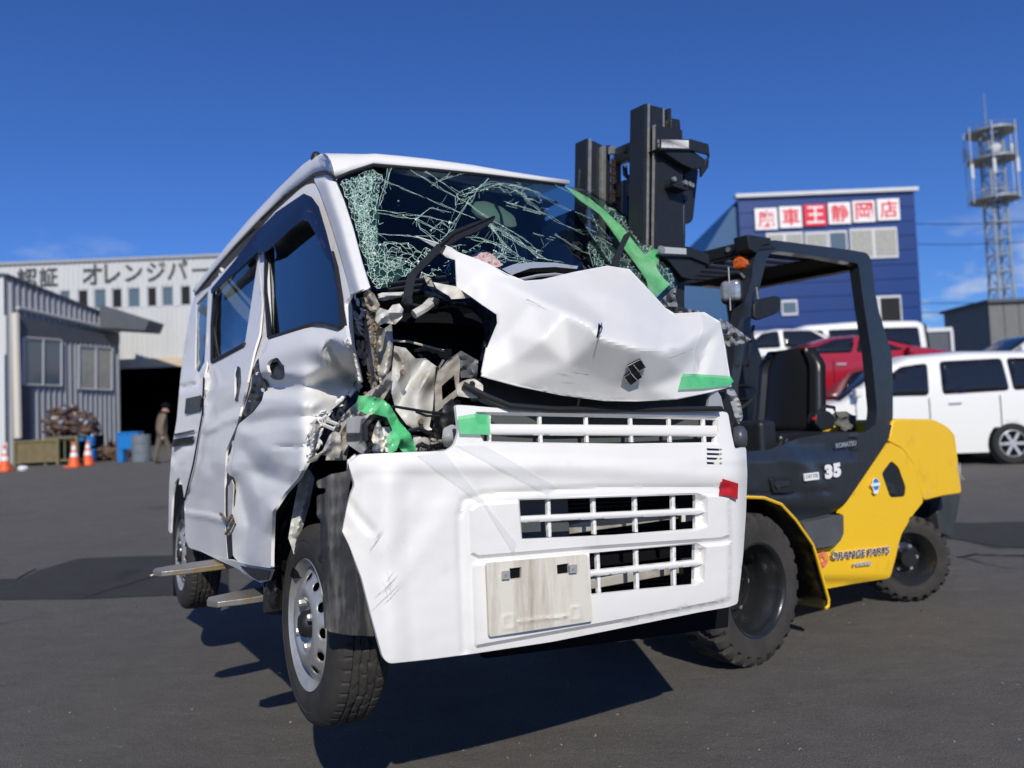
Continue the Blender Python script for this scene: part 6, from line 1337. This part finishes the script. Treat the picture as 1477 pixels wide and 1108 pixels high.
# --- wheels with chunky lugs
def flwheel(c, ax, R, W, nl, rimr, deep, mt, name='wheel'):
    ax = Vector(ax).normalized(); x = Vector((0, 0, 1)).cross(ax).normalized(); y = ax.cross(x); NT = nl * 8
    hb = bpy.data.objects.new(name, None); COL.objects.link(hb); hb.parent = fl; hb.empty_display_size = .05
    prof = [(rimr / R, -.02), (rimr / R + .02, -.002), (.72, .006), (.80, .010), (.86, .006), (.90, .0), (.955, -.010), (.985, -.022)] + [(1.0, -.03 - (W - .06) * i / 14) for i in range(15)] + [(.985, -W + .022), (.955, -W + .01), (.90, -W), (rimr / R, -W + .02)]
    rows = []
    for j, (r, h) in enumerate(prof):
        row = []
        for k in range(NT + 1):
            t = 2 * PI * k / NT; rr = r * R; hh = h
            s = (-h) / W; u = ((k / 8) + (.9 * s if s < .5 else .9 * (1 - s) + .5)) % 1
            gr = u < .34
            if gr and 5 <= j <= 24 and not (.40 < s < .60): rr -= .020 if r > .94 else .010
            if gr and j in (5, 6, 7): hh -= .008
            if not gr and j in (5, 6): hh += .004
            row.append(c + ax * hh + x * (rr * math.cos(t)) + y * (rr * math.sin(t)))
        rows.append(row)
    g = MB(); g.grid(rows); g.build('tyre', mt, hb, smooth=32)
    g = MB()
    if deep:
        g.lathe([(0, -W * .82), (rimr * .35, -W * .82), (rimr * .38, -W * .74), (rimr * .75, -W * .72), (rimr * .80, -W * .5), (rimr * .82, -.07), (rimr * .90, -.05), (rimr * .93, -.028), (rimr * .96, -.010), (rimr * 1.0, .002), (rimr * 1.03, .004), (rimr * 1.035, -.01)], c, ax, 56)
        g.lathe([(rimr * .50, -W * .70), (rimr * .53, -W * .60), (rimr * .56, -W * .70)], c, ax, 40)
    else:
        g.lathe([(0, -.02), (rimr * .30, -.02), (rimr * .34, -.035), (rimr * .36, -.075), (rimr * .62, -.085), (rimr * .72, -.05), (rimr * .86, -.03), (rimr * .95, -.010), (rimr * 1.02, .0), (rimr * 1.03, -.01)], c, ax, 56)
    g.build('rim', M['flrim'], hb, smooth=40)
    for k in range(6):
        t = 2 * PI * k / 6; g = MB(); g.lathe([(0, .012), (.012, .012), (.013, 0)], c + ax * (-W * .72 if deep else -.085) + (x * math.cos(t) + y * math.sin(t)) * rimr * (.62 if deep else .49), ax, 6); g.build('wheel_nut', M['edge'], hb)
    return hb
M['flrim'] = mat('glossy_black_rim', (.018, .019, .021), .25, coat=.4, nscale=8, namt=.3, bump=.05)
M['lug'] = mat('dusty_lug_rubber', (.050, .046, .042), .9, nscale=7, col2=(.028, .026, .025), thr=(.3, .7), bump=.3, bscale=80)
hF = K(1094, 851, .62); RF = hF.z
hR = K(1314, 807, .55); RR = hR.z
print('RF', RF, 'RR', RR, 'wb', (hF - hR).dot(fo), 'G0', G0, 'fo', fo)
flwheel(hF, no, RF, .23, 26, RF * .60, True, M['lug'])
flwheel(hF - no * (.62 * 2), -no, RF, .23, 26, RF * .60, True, M['lug'])
vw_ = (CAM - hR); vw_.z = 0; vw_.normalize(); axs = Matrix.Rotation(math.radians(36), 3, 'Z') @ no
if axs.dot(vw_) < no.dot(vw_): axs = Matrix.Rotation(math.radians(-36), 3, 'Z') @ no
flwheel(hR, axs, RR, .17, 24, RR * .60, False, M['lug'])
flwheel(hR - no * (.53 * 2), -axs, RR, .17, 24, RR * .58, False, M['lug'])
g = MB(); g.tube([hF - no * .2, hF - no * 1.04], .11, 16); g.build('drive_axle', M['flblack'], fl, smooth=40)
g = MB(); g.tube([hR - no * .15, hR - no * .9], .06, 16); g.build('steer_axle', M['flblack'], fl, smooth=40)
# --- yellow body, counterweight
yb = [(1210, 741), (1225, 719), (1282.5, 638), (1301, 647.5), (1318, 670.5), (1325, 695), (1331.6, 724), (1318, 741), (1301, 768.7), (1296, 785), (1291.7, 805.5), (1287, 822), (1284, 834.7), (1240, 843), (1193.5, 851.6), (1187, 830), (1175, 793), (1192, 791), (1207, 787), (1214, 778), (1217.4, 768.7), (1217, 742.6)]
vent = rnd([(1271.7, 682.8), (1285.5, 664.4), (1296, 673.6), (1307, 704), (1306, 716.5), (1284, 718)], 4)
body = sheet('side_panel', rnd(yb, 3, 2), lambda x, y: K(x, y, .55) - no * (.03 * sm((y - 829) / 16)), M['yellow'], fl, holes=[vent], st=6, thick=.02, thoff=0, smooth=40, bevel=.004)
kp('body_core', [(1212, 745), (1284, 645), (1318, 680), (1326, 722), (1296, 765), (1284, 826), (1196, 842), (1180, 795)], .50, -.56, M['yellow'])
kp('vent_recess', vent, .545, .505, M['black'])
for k in range(2): kp('vent_blade', [(1276 + 3 * k, 694 + 8 * k), (1292 + k * 3, 700 + 8 * k), (1290 + k * 3, 706 + 7 * k), (1280 + k * 3, 704 + 8 * k)], .552, .548, M['flgrey'])
cwp = [(1282.5, 637), (1288.6, 606), (1296, 604), (1347, 604.5), (1366, 614), (1377.6, 626), (1382, 661), (1387.8, 712), (1360, 716), (1333, 722.7), (1326, 695), (1318, 670), (1301, 647)]
cwq = [kf(x, y, .53) for x, y in rnd(cwp, 5)]
g = MB(); g.prism([Q(f, .53, z) for f, z in cwq], -no * 1.06); g.build('counterweight', M['yellow'], fl, bevel=.045, bseg=4)
o = scratches('chips', [(1382, 665, 1384, 690, 6, 2, .7), (1336, 710, 1340, 716, 6, 2, .8), (1350, 652, 1356, 655, 3, 2, .4), (1384, 680, 1386, 700, 8, 2, .7)], lambda x, y: K(x, y, .534), M['scr'], fl, 5); o['kind'] = 'stuff'
kp('rear_frame', rnd([(1358, 716), (1386, 713), (1381, 744), (1373, 776), (1356, 768), (1352, 740)], 3), .36, -.36, mat('dark_cast_frame', (.05, .055, .06), .5, nscale=10, namt=.4), bevel=.01)
kp('wheel_housing', [(1290, 830), (1300, 770), (1320, 738), (1360, 716), (1360, 780), (1330, 800)], .30, -.30, M['deep'])
# --- charcoal side cover, seat deck, steps
sc = [(1062, 655), (1074, 652), (1113.7, 649), (1141, 638), (1165, 631), (1199.6, 626), (1252, 623), (1262, 612), (1270, 614), (1287, 612), (1281, 635), (1270, 652), (1210, 741), (1190, 748), (1172, 750), (1153.6, 752), (1144, 741), (1130, 727), (1116.7, 722.7), (1077, 715), (1060, 715)]
def scS(x, y):
    d = .03 * sm((668 - y) / 26) * (1 if x < 1235 else 0) + crease(x, y, [(1060, 712), (1140, 711), (1195, 709)], .012, 4) + .05 * sm((y - 722) / 26) + .02 * crease(x, y, [(1130, 640), (1150, 668), (1170, 700)], -1, 26, False)
    return K(x, y, .57) - no * d
sheet('side_cover', rnd(sc, 4, 3), scS, M['flgrey'], fl, st=5, thick=.01, smooth=42)
kp('deck', [(1060, 662), (1140, 648), (1200, 634), (1262, 628), (1266, 650), (1212, 735), (1150, 744), (1120, 722), (1060, 712)], .50, -.55, M['flblack'])
kp('cover_latch', rnd([(1111, 690), (1117, 688), (1140, 688), (1148, 694), (1149, 707), (1143, 711), (1116, 711)], 3), .585, .55, M['black'], bevel=.004)
kp('latch_handle', rnd([(1120, 694), (1138, 693), (1140, 700), (1126, 703), (1122, 707), (1118, 700)], 2), .592, .58, M['flgrey'])
stp = rnd([(1156.6, 754), (1170, 752), (1192, 748), (1208, 743), (1216.5, 743), (1217.4, 768.7), (1213, 780), (1205, 788), (1178, 792), (1172, 785)], 3)
kp('step', stp, .585, .10, mat('grey_step_plastic', (.10, .105, .11), .42, nscale=8, namt=.35), bevel=.012)
kp('step_lip', [(1166, 778), (1210, 774), (1206, 787), (1178, 791.5), (1172, 785)], .60, .585, bpy.data.materials['grey_step_plastic'])
# --- front fender: thin yellow sheet bent round the wheel
fa = [(1060, 722), (1076, 717), (1101, 718), (1126, 727.5), (1147, 750), (1163, 773), (1172, 786), (1178, 805), (1184, 827), (1190, 848), (1195, 866), (1194, 874), (1190, 878)]
top = [K(x, y, .635) for x, y in dens(fa, 5, False)]
g = MB(); rows = []
for i, p in enumerate(top):
    n1 = .36 + (.0 if i < len(top) - 2 else .03); rows.append([p, p - no * .012, p - no * (.275 if i < len(top) - 2 else .25)])
g.grid(rows); g.build('front_fender', mat('glossy_fender', (.03, .026, .015), .3, coat=.3, nscale=6, col2=(.30, .20, .04), thr=(.25, .45)), fl, thick=.006, smooth=50, label='dark inner face of the wheel fender')
g = MB(); g.tube([p + no * .002 for p in top], .008, 6); g.build('fender_edge', M['yellow'], fl, smooth=50)
# --- print on the truck
def ktext(name, body, px0, py0, px1, py1, hpx, n, mt, sx=1, bold=0, par=None, ref=False):
    P = K(px0, py0, n); R_ = K(px1, py1, n); T_ = K(px0, py0 - hpx, n); X = (R_ - P); wd = X.length; X.normalize(); Z = (T_ - P); 
    Y = (UZ - X * UZ.dot(X)).normalized(); return letter(name, body, P, X, Y, 1, mt, par or fl, .0008, fit=(wd, Z.length), bold=bold, ref=ref)
for i, c in enumerate('35'): ktext('number', c, 1190.5 + i * 12, 691.5 - i * 2.2, 1201.5 + i * 12, 689.5 - i * 2.2, 20.5, .582, M['whitep'], bold=.07)
kp('label_plate', [(1160, 683.5), (1181, 681), (1182, 691.5), (1161.5, 694)], .600, .592, M['whitep']); ktext('label_text', 'DAY STR', 1163, 690.5, 1180, 688.5, 5.5, .6015, M['greyp'])
ktext('maker_name', 'KOMATSU', 1206, 646.5, 1235, 642.5, 7, .574, M['greyp'], bold=.03)
def krect(name, px, n, mt): return kp(name, px, n + .0008, n, mt)
ktext('lettering_backing', 'ORANGE PARTS', 1199.5, 807.6, 1283, 798, 10.3, .5655, M['whitep'], bold=.05, ref=True)
ktext('lettering', 'ORANGE PARTS', 1199.5, 807.6, 1283, 798, 10.3, .569, M['navyp'], bold=0)
ktext('lettering_backing', 'HEISEI', 1231, 817.2, 1256, 814.6, 4.8, .5655, M['whitep'], bold=.05, ref=True)
ktext('lettering', 'HEISEI', 1231, 817.2, 1256, 814.6, 4.8, .568, M['greyp'])
g = MB(); g.tube([K(1201, 796.5, .5685), K(1203, 793.5, .5685)], .004, 5); g.build('green_mark', mat('leaf_green', (.03, .35, .12), .5), fl)
def ring(cx, cy, rx, ry, n, w_, mt, name, a0=0, a1=2 * PI, tail=None):
    pts = [(cx + rx * math.cos(t), cy + ry * math.sin(t)) for t in np.linspace(a0, a1, 26)]
    if tail: pts = [tail] + pts
    g = MB(); out = [K(x, y, n) for x, y in pts]; c = K(cx, cy, n)
    inn_ = [p + (c - p).normalized() * w_ for p in out]
    if tail: inn_[0] = K(tail[0] + 2.4, tail[1], n)
    g.grid([out, inn_]); return g.build(name, mt, fl, smooth='raw', thick=.001)
ring(1187.3, 806.5, 7.6, 10.5, .566, .012, M['pinkp'], 'logo_ring', -PI * .98, PI * .72, (1181, 826)); ring(1187.3, 806.5, 4.6, 6.6, .566, .010, M['pinkp'], 'logo_ring', -PI * .98, PI * .72, (1184, 822))
cc_ = K(1263, 699.5, .565)
g = MB(); g.lathe([(0, .0015), (.040, .0015), (.041, 0)], cc_, no, 28); g.build('round_sticker', M['whitep'], fl)
g = MB(); g.lathe([(0, .003), (.034, .003), (.034, .0015)], cc_ + UZ * .003, no, 28); st_ = g.build('sticker_disc', M['bluep'], fl)
kp('sticker_stripe', [(1256.5, 697.5), (1269.5, 696), (1269.5, 700.5), (1256.5, 702)], .5695, .568, M['whitep'])
kp('sticker_base', [(1259, 709), (1268, 708), (1266, 712), (1262, 713)], .5685, .565, M['whitep'])
# --- overhead guard
gd = [(1056, 537), (1062, 482), (1070, 450), (1085, 401), (1085.5, 384), (1088, 374), (1093, 361), (1102, 351), (1113, 346), (1160, 352), (1227, 360.6), (1240, 363), (1251, 364.7), (1257, 375.5), (1262, 420), (1268, 450), (1277, 480), (1286.5, 509.5), (1288, 560), (1288, 604), (1281, 635), (1268, 653), (1255, 652), (1248, 640), (1262, 622), (1265, 590.7), (1257, 509.5), (1246, 440), (1238, 380), (1227, 378.5), (1184, 371), (1150, 366), (1118, 362), (1108, 368), (1103, 385), (1092, 430), (1078, 482), (1066, 550), (1060, 600), (1052, 640), (1044, 640), (1050, 590)]
gdr = rnd(gd, 6, 3)
for s0, s1 in ((.515, .455), (-.455, -.515)):
    pts = [kf(x, y, .515) for x, y in gdr]
    V2, T = tri([(p[0] * 300, p[1] * 300) for p in pts], st=40)
    g = MB(); g.add([Q(x / 300, s0, y / 300) for x, y in V2], T)
    g.build('guard_frame', M['flgrey'], fl, thick=.06, thoff=-1 if s0 > 0 else -1)
fF, zF = kf(1100, 350, .5); fR, zR = kf(1246, 368, .5)
zt_ = lambda f: zF + (zR - zF) * (f - fF) / (fR - fF) - .03
for i in range(8):
    n = -.40 + .8 * i / 7; g = MB(); g.tube([Q(fF - .02, n, zt_(fF - .02) - .01), Q(fR + .03, n, zt_(fR) - .01)], .014, 6); g.build('roof_bar', M['flblack'], fl)
g = MB(); g.prism([Q(fF - .5, -.45, zt_(fF - .5) - .022), Q(fR, -.45, zt_(fR) - .022), Q(fR, .45, zt_(fR) - .022), Q(fF - .5, .45, zt_(fF - .5) - .022)], UZ * .006); g.build('roof_plate', M['deep'], fl)
g = MB(); g.prism([Q(fF + .10, .52, zt_(fF) - .03), Q(fF + .10, .52, zt_(fF) + .035), Q(fF - .02, .52, zt_(fF) + .06), Q(fF - .10, .52, zt_(fF) - .0)], -no * 1.04); g.build('front_beam', M['flblack'], fl, bevel=.01)
g = MB(); g.prism([Q(fR + .04, .45, zt_(fR) - .05), Q(fR + .04, .45, zt_(fR) + .0), Q(fR - .04, .45, zt_(fR) + .0), Q(fR - .04, .45, zt_(fR) - .05)], -no * .9); g.build('rear_beam', M['flblack'], fl)
kp('beam_corner', [(1078, 338), (1113, 343), (1112, 352), (1100, 354), (1092, 366), (1082, 360)], .53, .44, M['flblack'], bevel=.008)
for n in (.15, .36): g = MB(); g.lathe([(0, .004), (.014, .004), (.014, 0)], Q(fF + .105, n, zt_(fF) + .01), fo, 10); g.build('beam_bolt', M['edge'], fl)
# lamps on the left pillar
P = K(1069, 380, .44); g = MB(); g.lathe([(0, .035), (.030, .032), (.040, .015), (.042, -.03), (0, -.03)], P, (fo + no * .25), 18); g.build('turn_signal', M['amber'], fl, smooth=40)
g = MB(); g.lathe([(.044, -.03), (.046, -.08), (0, -.08)], P, (fo + no * .25), 18); g.build('signal_housing', M['black'], fl, smooth=40)
P = K(1056, 421, .46); X_ = (fo + no * .35).normalized(); Y_ = Vector((-X_.y, X_.x, 0)); g = MB(); g.box(P, .06, .115, .125, X_, Y_, UZ); hl_ = g.build('headlamp', M['black'], fl, bevel=.028, bseg=4)
g = MB(); g.box(P + X_ * .022, .05, .10, .108, X_, Y_, UZ); g.build('lamp_glass', M['lamp'], hl_, bevel=.024, bseg=4)
g = MB(); g.tube([P + X_ * .04 + UZ * .12, P + X_ * .045 - UZ * .10], .004, 5); g.build('guard_wire', M['edge'], fl)
g = MB(); g.tube([P - X_ * .03 - UZ * .03, K(1066, 437, .47)], .012, 6); g.tube([K(1068, 395, .45), K(1074, 402, .47)], .012, 6); g.build('lamp_bracket', M['flblack'], fl)
P1 = K(1091, 415, .54); g = MB(); g.tube([P1, K(1093, 430, .58), K(1096, 437, .60)], .006, 6); g.build('mirror_arm', M['edge'], fl)
kp('mirror', rnd([(1088, 438), (1095, 431), (1122, 426), (1127, 431), (1127, 445), (1122, 452), (1095, 462), (1088, 460)], 4), .62, .60, M['black'], bevel=.008)
g = MB(); g.tube([K(1083, 490, .55), K(1080, 520, .56), K(1079, 528, .55), K(1073, 527, .53)], .008, 6); g.tube([K(1087, 470, .55), K(1083, 492, .56)], .008, 6); g.build('grab_rail', M['flblack'], fl, smooth=50)
# --- seat and controls
fs, zs = kf(1148, 575, .12)
sb_ = bpy.data.objects.new('operator_seat', None); COL.objects.link(sb_); sb_.parent = fl; sb_.empty_display_size = .05
so_ = [(1093, 560), (1095, 535), (1103, 519), (1128, 510), (1165, 507), (1190, 510), (1200, 522), (1203, 545), (1202, 580), (1190, 602), (1110, 606), (1098, 594)]
fb, zb0_ = kf(1110, 606, .2); 
def seatp(u, v, w_): return Q(fs - .13 - v * .09 + w_, u, zs - .20 + v * .52)
rows = []
for v in np.linspace(0, 1, 14):
    wd_ = .265 * (1 - .10 * (v) - .28 * max(0, v - .8) / .2 * 1); rows.append([seatp(u * wd_, v, .05 + .05 * math.cos(u * 1.45) * (1 if abs(u) < .98 else .1) + (.03 if .62 < abs(u) < .98 else 0)) for u in np.linspace(-1, 1, 21)])
g = MB(); g.grid(rows); g.build('backrest', M['vinyl'], sb_, thick=.10, smooth=50, thoff=-1)
g = MB(); g.box(Q(fs + .14, 0, zs - .26), .50, .52, .12, fo, no, UZ); g.build('cushion', M['vinyl'], sb_, bevel=.04, bseg=4)
g = MB(); g.box(Q(fs + .05, 0, zs - .37), .42, .46, .10, fo, no, UZ); g.build('seat_base', M['flblack'], sb_, bevel=.01)
g = MB(); g.tube([K(1175, 600, .34), K(1190, 586, .36), K(1203, 588, .36), K(1207, 602, .36), K(1200, 616, .35), K(1184, 618, .34)], .011, 7); g.build('armrest_frame', M['black'], fl, smooth=50)
kp('belt_reel', rnd([(1178, 596), (1196, 592), (1206, 602), (1202, 618), (1186, 622), (1177, 612)], 4), .36, .30, M['black'], bevel=.01); kp('red_button', [(1174, 602), (1178, 601), (1178, 605), (1174, 606)], .365, .355, M['red'])
torn('rag_bundle', [(1206, 598), (1220, 596), (1234, 602), (1228, 612), (1238, 618), (1215, 612)], lambda x, y: K(x, y, .30), 3, 60, mat('grey_rag', (.16, .16, .15), .8, nscale=20, namt=.5), 21, .03, fl, (8, 22))
sheet('rag_heap', [(1203, 600), (1208, 594), (1222, 593), (1236, 600), (1233, 611), (1242, 620), (1216, 624), (1203, 614)], lambda x, y: K(x, y, .30) + no * (.05 * nz(x, y, .09, 3) + .02 * nz(x, y, .25, 5)), bpy.data.materials['grey_rag'], fl, st=3, thick=.02, smooth=60)
kp('engine_hood', [(1170, 640), (1190, 622), (1262, 624), (1262, 640), (1200, 650)], .40, -.40, M['flblack'], bevel=.02)
kp('red_lever_knob', rnd([(1162, 634), (1171, 631), (1172, 635), (1163, 638)], 1), .45, .42, M['red'])
g = MB(); g.tube([K(1120, 648, .40), K(1126, 638, .40)], .012, 6); g.tube([K(1134, 640, .40), K(1135, 634, .40)], .016, 8); g.build('floor_levers', M['black'], fl)
g = MB(); c_ = Q(fs + .52, 0, zs + .0); xa = (fo * .5 + UZ * .85).normalized(); ya = no; za = xa.cross(ya)
g.tube([c_ + ya * (.17 * math.cos(t)) + za * (.17 * math.sin(t)) for t in np.linspace(0, 2 * PI, 25)], .012, 7); g.tube([c_ - xa * .4, c_], .03, 8); g.tube([c_ - ya * .16, c_ + ya * .16], .01, 6); g.build('steering_wheel', M['black'], fl, smooth=50)
g = MB(); g.box(Q(fs + .78, 0, .85), .14, .9, .6, fo, no, UZ); g.build('dash_cowl', M['flblack'], fl, bevel=.03)
g = MB()
for i in range(4): g.tube([Q(fs + .62, -.25 - .05 * i, zs - .2), Q(fs + .56, -.25 - .05 * i, zs + .05)], .008, 6)
g.build('levers', M['black'], fl)
# --- mast
def vr(name, px, n0, n1, mt, bev=0, par=None, label=None): return kp(name, px, n0, n1, mt, par, bevel=bev, label=label)
yb_ = 800
vr('outer_rail', [(947, 181), (981, 187), (984, 500), (984, 700), (946, 700), (944, 400)], .36, .335, M['flblack'], label='outer mast rail of the near side')
vr('rail_edge', [(943.5, 180), (946.5, 180), (942, 700), (938, 700)], .352, .342, M['edge'])
vr('middle_rail', [(931, 150), (956, 156), (956, 700), (921, 700)], .325, .30, M['flblack'])
vr('rail_edge', [(934.5, 149.5), (937.5, 150), (932, 700), (928, 700)], .328, .318, M['edge'])
vr('rail_back', [(929.5, 150), (934, 149.5), (928, 700), (922, 700)], .335, .24, M['flblack'])
vr('inner_rail', [(956, 157), (958.5, 157), (960, 420), (957, 420)], .30, .22, M['edge']); vr('inner_rail', [(962.5, 157), (968, 156), (969, 420), (963, 420)], .29, .20, M['flblack'])
vr('rail_cap', rnd([(968, 170), (981, 172.5), (982.5, 195), (968, 193)], 2), .34, .20, M['flblack'], .004)
vr('outer_back_flange', [(981, 187), (984, 188), (988, 500), (984, 500)], .36, .26, M['flblack'])
# far uprights
vr('outer_rail', [(853, 202), (869, 210), (869, 600), (845, 600)], -.22, -.245, M['flblack'], label='far side mast rail')
vr('rail_edge', [(849, 200), (853.5, 201), (848, 600), (844, 600)], -.208, -.216, M['edge'])
vr('rail_back', [(845.5, 200), (849.5, 200), (845, 600), (840, 600)], -.21, -.30, M['flblack'])
vr('rail_edge', [(868.5, 211), (871, 211), (868, 600), (865, 600)], -.20, -.24, M['edge']); vr('rail_edge', [(872, 211), (874, 211), (872, 600), (869, 600)], -.20, -.24, M['edge'])
vr('inner_rail', [(874, 210), (880, 209), (880, 600), (873, 600)], -.20, -.28, M['flblack'])
vr('inner_rail', [(891, 226), (896, 226), (894, 600), (889, 600)], -.16, -.20, M['flblack'])
vr('rail_tab', rnd([(836, 243), (843, 242), (843, 272), (834, 271)], 2), -.25, -.28, M['flblack'], .004)
vr('bolt_plate', [(881, 210), (887.5, 211), (887, 222), (881, 221)], -.16, -.18, M['edge'])
g = MB(); a, b = K(884, 215, -.2), K(929, 195, .30); g.prism([a, a - UZ * .09, b - UZ * .09, b], -fo * .05); g.build('top_crossbeam', M['flblack'], fl, bevel=.006)
a, b = K(884, 268, -.2), K(929, 262, .30); g = MB(); g.prism([a, a - UZ * .07, b - UZ * .07, b], -fo * .04); g.build('crossbeam', M['flblack'], fl, bevel=.004)
a, b = K(878, 420, -.2), K(929, 440, .30); g = MB(); g.prism([a, a - UZ * .1, b - UZ * .1, b], -fo * .04); g.build('crossbeam', M['flblack'], fl, bevel=.004)
def chain(x0, y0, x1, y1, n, name='lift_chain'):
    g = MB(); a, b = K(x0, y0, n), K(x1, y1, n); L_ = (b - a).length; k = int(L_ / .026); d = (b - a).normalized()
    for i in range(k):
        c = a + d * (.026 * i); w_ = .026 if i % 2 else .017; g.box(c, .016, w_, .022, fo, no, UZ)
    o = g.build(name, mat('brown_chain', (.10, .065, .045), .55, metal=.5, nscale=40, namt=.5) if 'brown_chain' not in bpy.data.materials else bpy.data.materials['brown_chain'], fl); o['kind'] = 'stuff'
chain(884, 232, 881, 420, -.17); chain(889, 236, 887, 420, -.16)
for x, n, r in ((905, 0, .030), (915, .05, .022), (921, .12, .016), (899, -.06, .014), (927, .18, .012)):
    g = MB(); g.tube([K(x, 262, n), K(x - 4, 560, n)], r, 12); g.build('lift_cylinder' if r > .02 else 'hydraulic_hose', M['flblack'] if r < .03 else M['flrim'], fl, smooth=50)
g = MB(); g.tube([K(903, 218, 0.0), K(908, 228, .02), K(914, 237, .04)], .018, 8); g.lathe([(0, .01), (.02, .01), (.02, -.01), (0, -.01)], K(914, 236, .05), no, 14); g.lathe([(0, .01), (.016, .01), (.016, -.01), (0, -.01)], K(902, 217, .02), no, 14); g.build('hose_link', M['flrim'], fl, smooth=40)
g = MB(); g.tube([K(901, 240, .02), K(902, 252, .03), K(908, 258, .04), K(918, 256, .06), K(922, 248, .08)], .014, 8); g.tube([K(910, 255, .05), K(909, 280, .05)], .02, 8); g.build('hose_loop', M['black'], fl, smooth=50)
# top bracket with the white label, the hose guard behind it
bk = rnd([(949, 201), (995, 201), (1015, 207), (1021, 214), (1021, 234), (1010, 243), (1000, 245), (978, 233), (964, 222), (952, 214)], 3)
g = MB(); P = [K(x, y, .40) for x, y in [(949, 201), (994, 202), (1019, 209), (1021, 226), (1011, 240)]]; q = [p - UZ * .055 for p in P]
g.grid([P, q]); g.build('stay_band', M['flblack'], fl, thick=.012)
g = MB(); g.prism([K(x, y, .40) for x, y in [(950, 213), (994, 213), (1021, 232), (1010, 243), (1000, 244), (984, 237), (966, 225)]], -no * .10); g.build('stay_gusset', M['flblack'], fl, bevel=.006)
kp('white_label', [(954, 201), (993.5, 202.5), (993.5, 214), (954, 213)], .412, .406, M['whitep'])
g = MB(); g.lathe([(0, .008), (.012, .008), (.014, 0)], K(950.5, 205, .40), no, 8); g.lathe([(0, .008), (.01, .008), (.011, 0)], K(950.5, 211, .40), no, 8); g.build('stay_bolts', M['edge'], fl)
vr('hose_guard', rnd([(988, 240), (1008, 244), (1000, 318), (994, 323), (983, 322), (984, 280)], 4), .30, .20, M['flblack'], .006)
vr('hose_bracket', rnd([(970, 256), (975, 257), (999, 262), (999, 270), (992, 275), (972, 269)], 2), .42, .34, M['flblack'], .005)
g = MB()
for x, y in ((971, 259), (987, 264), (993, 266), (997, 268)): g.lathe([(0, .012), (.012, .012), (.013, 0)], K(x, y, .42), no, 8)
g.build('hose_fittings', M['edge'], fl)
g = MB(); g.tube([K(986, 282, .34), K(984, 420, .34)], .012, 8); g.tube([K(981, 275, .32), K(979, 500, .32)], .012, 8); g.lathe([(0, .01), (.016, .01), (.016, -.02)], K(987, 287, .35), no, 10); g.build('tilt_rod', M['flrim'], fl, smooth=50)
# lower band with second label, tilt links
g = MB(); P = [K(x, y, .42) for x, y in [(950, 355), (992, 357), (1019, 368)]]; g.grid([P, [p - UZ * .05 for p in P]]); g.build('stay_band', M['flblack'], fl, thick=.015)
g = MB(); g.prism([K(x, y, .42) for x, y in [(952, 366), (1019, 368), (1018, 386), (1000, 404), (984, 400), (966, 378)]], -no * .12); g.build('stay_gusset', M['flblack'], fl, bevel=.006)
kp('pale_label', [(957, 356), (990, 358.5), (990, 367), (957, 365.5)], .436, .43, mat('pale_label_mat', (.45, .46, .47), .5))
g = MB(); g.lathe([(0, .01), (.02, .01), (.022, 0)], K(953, 361, .43), no, 10); g.build('stay_bolts', M['edge'], fl)
# carriage and forks
def forkZ(px, py, n):
    return K(px, py, n)
ft1 = WG  # placeholder
def fork(px_tip, py_tip, n, lab):
    # fork top passes through the sight line of its tip at sideways offset n
    d = ray(px_tip, py_tip); t = (G0 + no * n - CAM).dot(no) / d.dot(no); P = CAM + d * t; ftip, z = (P - G0).dot(fo), P.z
    f0 = .38; w2 = .075
    prf = [(ftip, .0), (ftip - .02, .05), (ftip - .10, .068), (ftip - .5, .075), (f0, .075)]
    up_, dn = [], []
    for f, wv in prf:
        th = .020 + .03 * (ftip - f) / (ftip - f0)
        up_.append([Q(f, n + s * wv, z) for s in (-1, -.5, 0, .5, 1)]); dn.append([Q(f, n + s * wv, z - th) for s in (-1, -.5, 0, .5, 1)])
    g = MB(); g.grid(up_); g.grid(dn)
    g.grid([[r[0] for r in up_], [r[0] for r in dn]]); g.grid([[r[-1] for r in up_], [r[-1] for r in dn]]); g.grid([up_[-1], dn[-1]]); g.grid([up_[0], dn[0]])
    g.box(Q(f0 - .03, n, z + .30), .06, .15, .75, fo, no, UZ)
    print('fork', lab, 'tip f', ftip, 'z', z); o = g.build('fork', M['fork'], fl, smooth=30, bevel=.004); return z
z1 = fork(220, 823, -.30, 'far'); z2 = fork(298, 866, .22, 'near')
g = MB(); g.tube([K(217, 831, -.30) , K(236, 823, -.30)], .004, 4); g.build('fork_strap', M['holder'], fl)
zc = (z1 + z2) / 2
for zz in (zc + .08, zc + .52): g = MB(); g.box(Q(.33, 0, zz), .05, 1.0, .10, fo, no, UZ); g.build('carriage_bar', M['flblack'], fl, bevel=.006)
g = MB()
for n in (-.25, .25): g.box(Q(.28, n, zc + .3), .05, .05, .6, fo, no, UZ)
g.build('carriage_plate', M['flblack'], fl)
for n in (-.42, -.14, .14, .42): g = MB(); g.box(Q(.33, n, zc + .80), .03, .03, .5, fo, no, UZ); g.build('load_backrest_bar', M['flblack'], fl)
g = MB(); g.tube([Q(.1, .3, .5), Q(-.5, .42, .55)], .035, 10); g.build('tilt_cylinder', M['flrim'], fl, smooth=50)
g = MB(); g.box(Q(-.85, 0, .42), 1.3, .6, .25, fo, no, UZ); g.build('chassis', M['flblack'], fl)
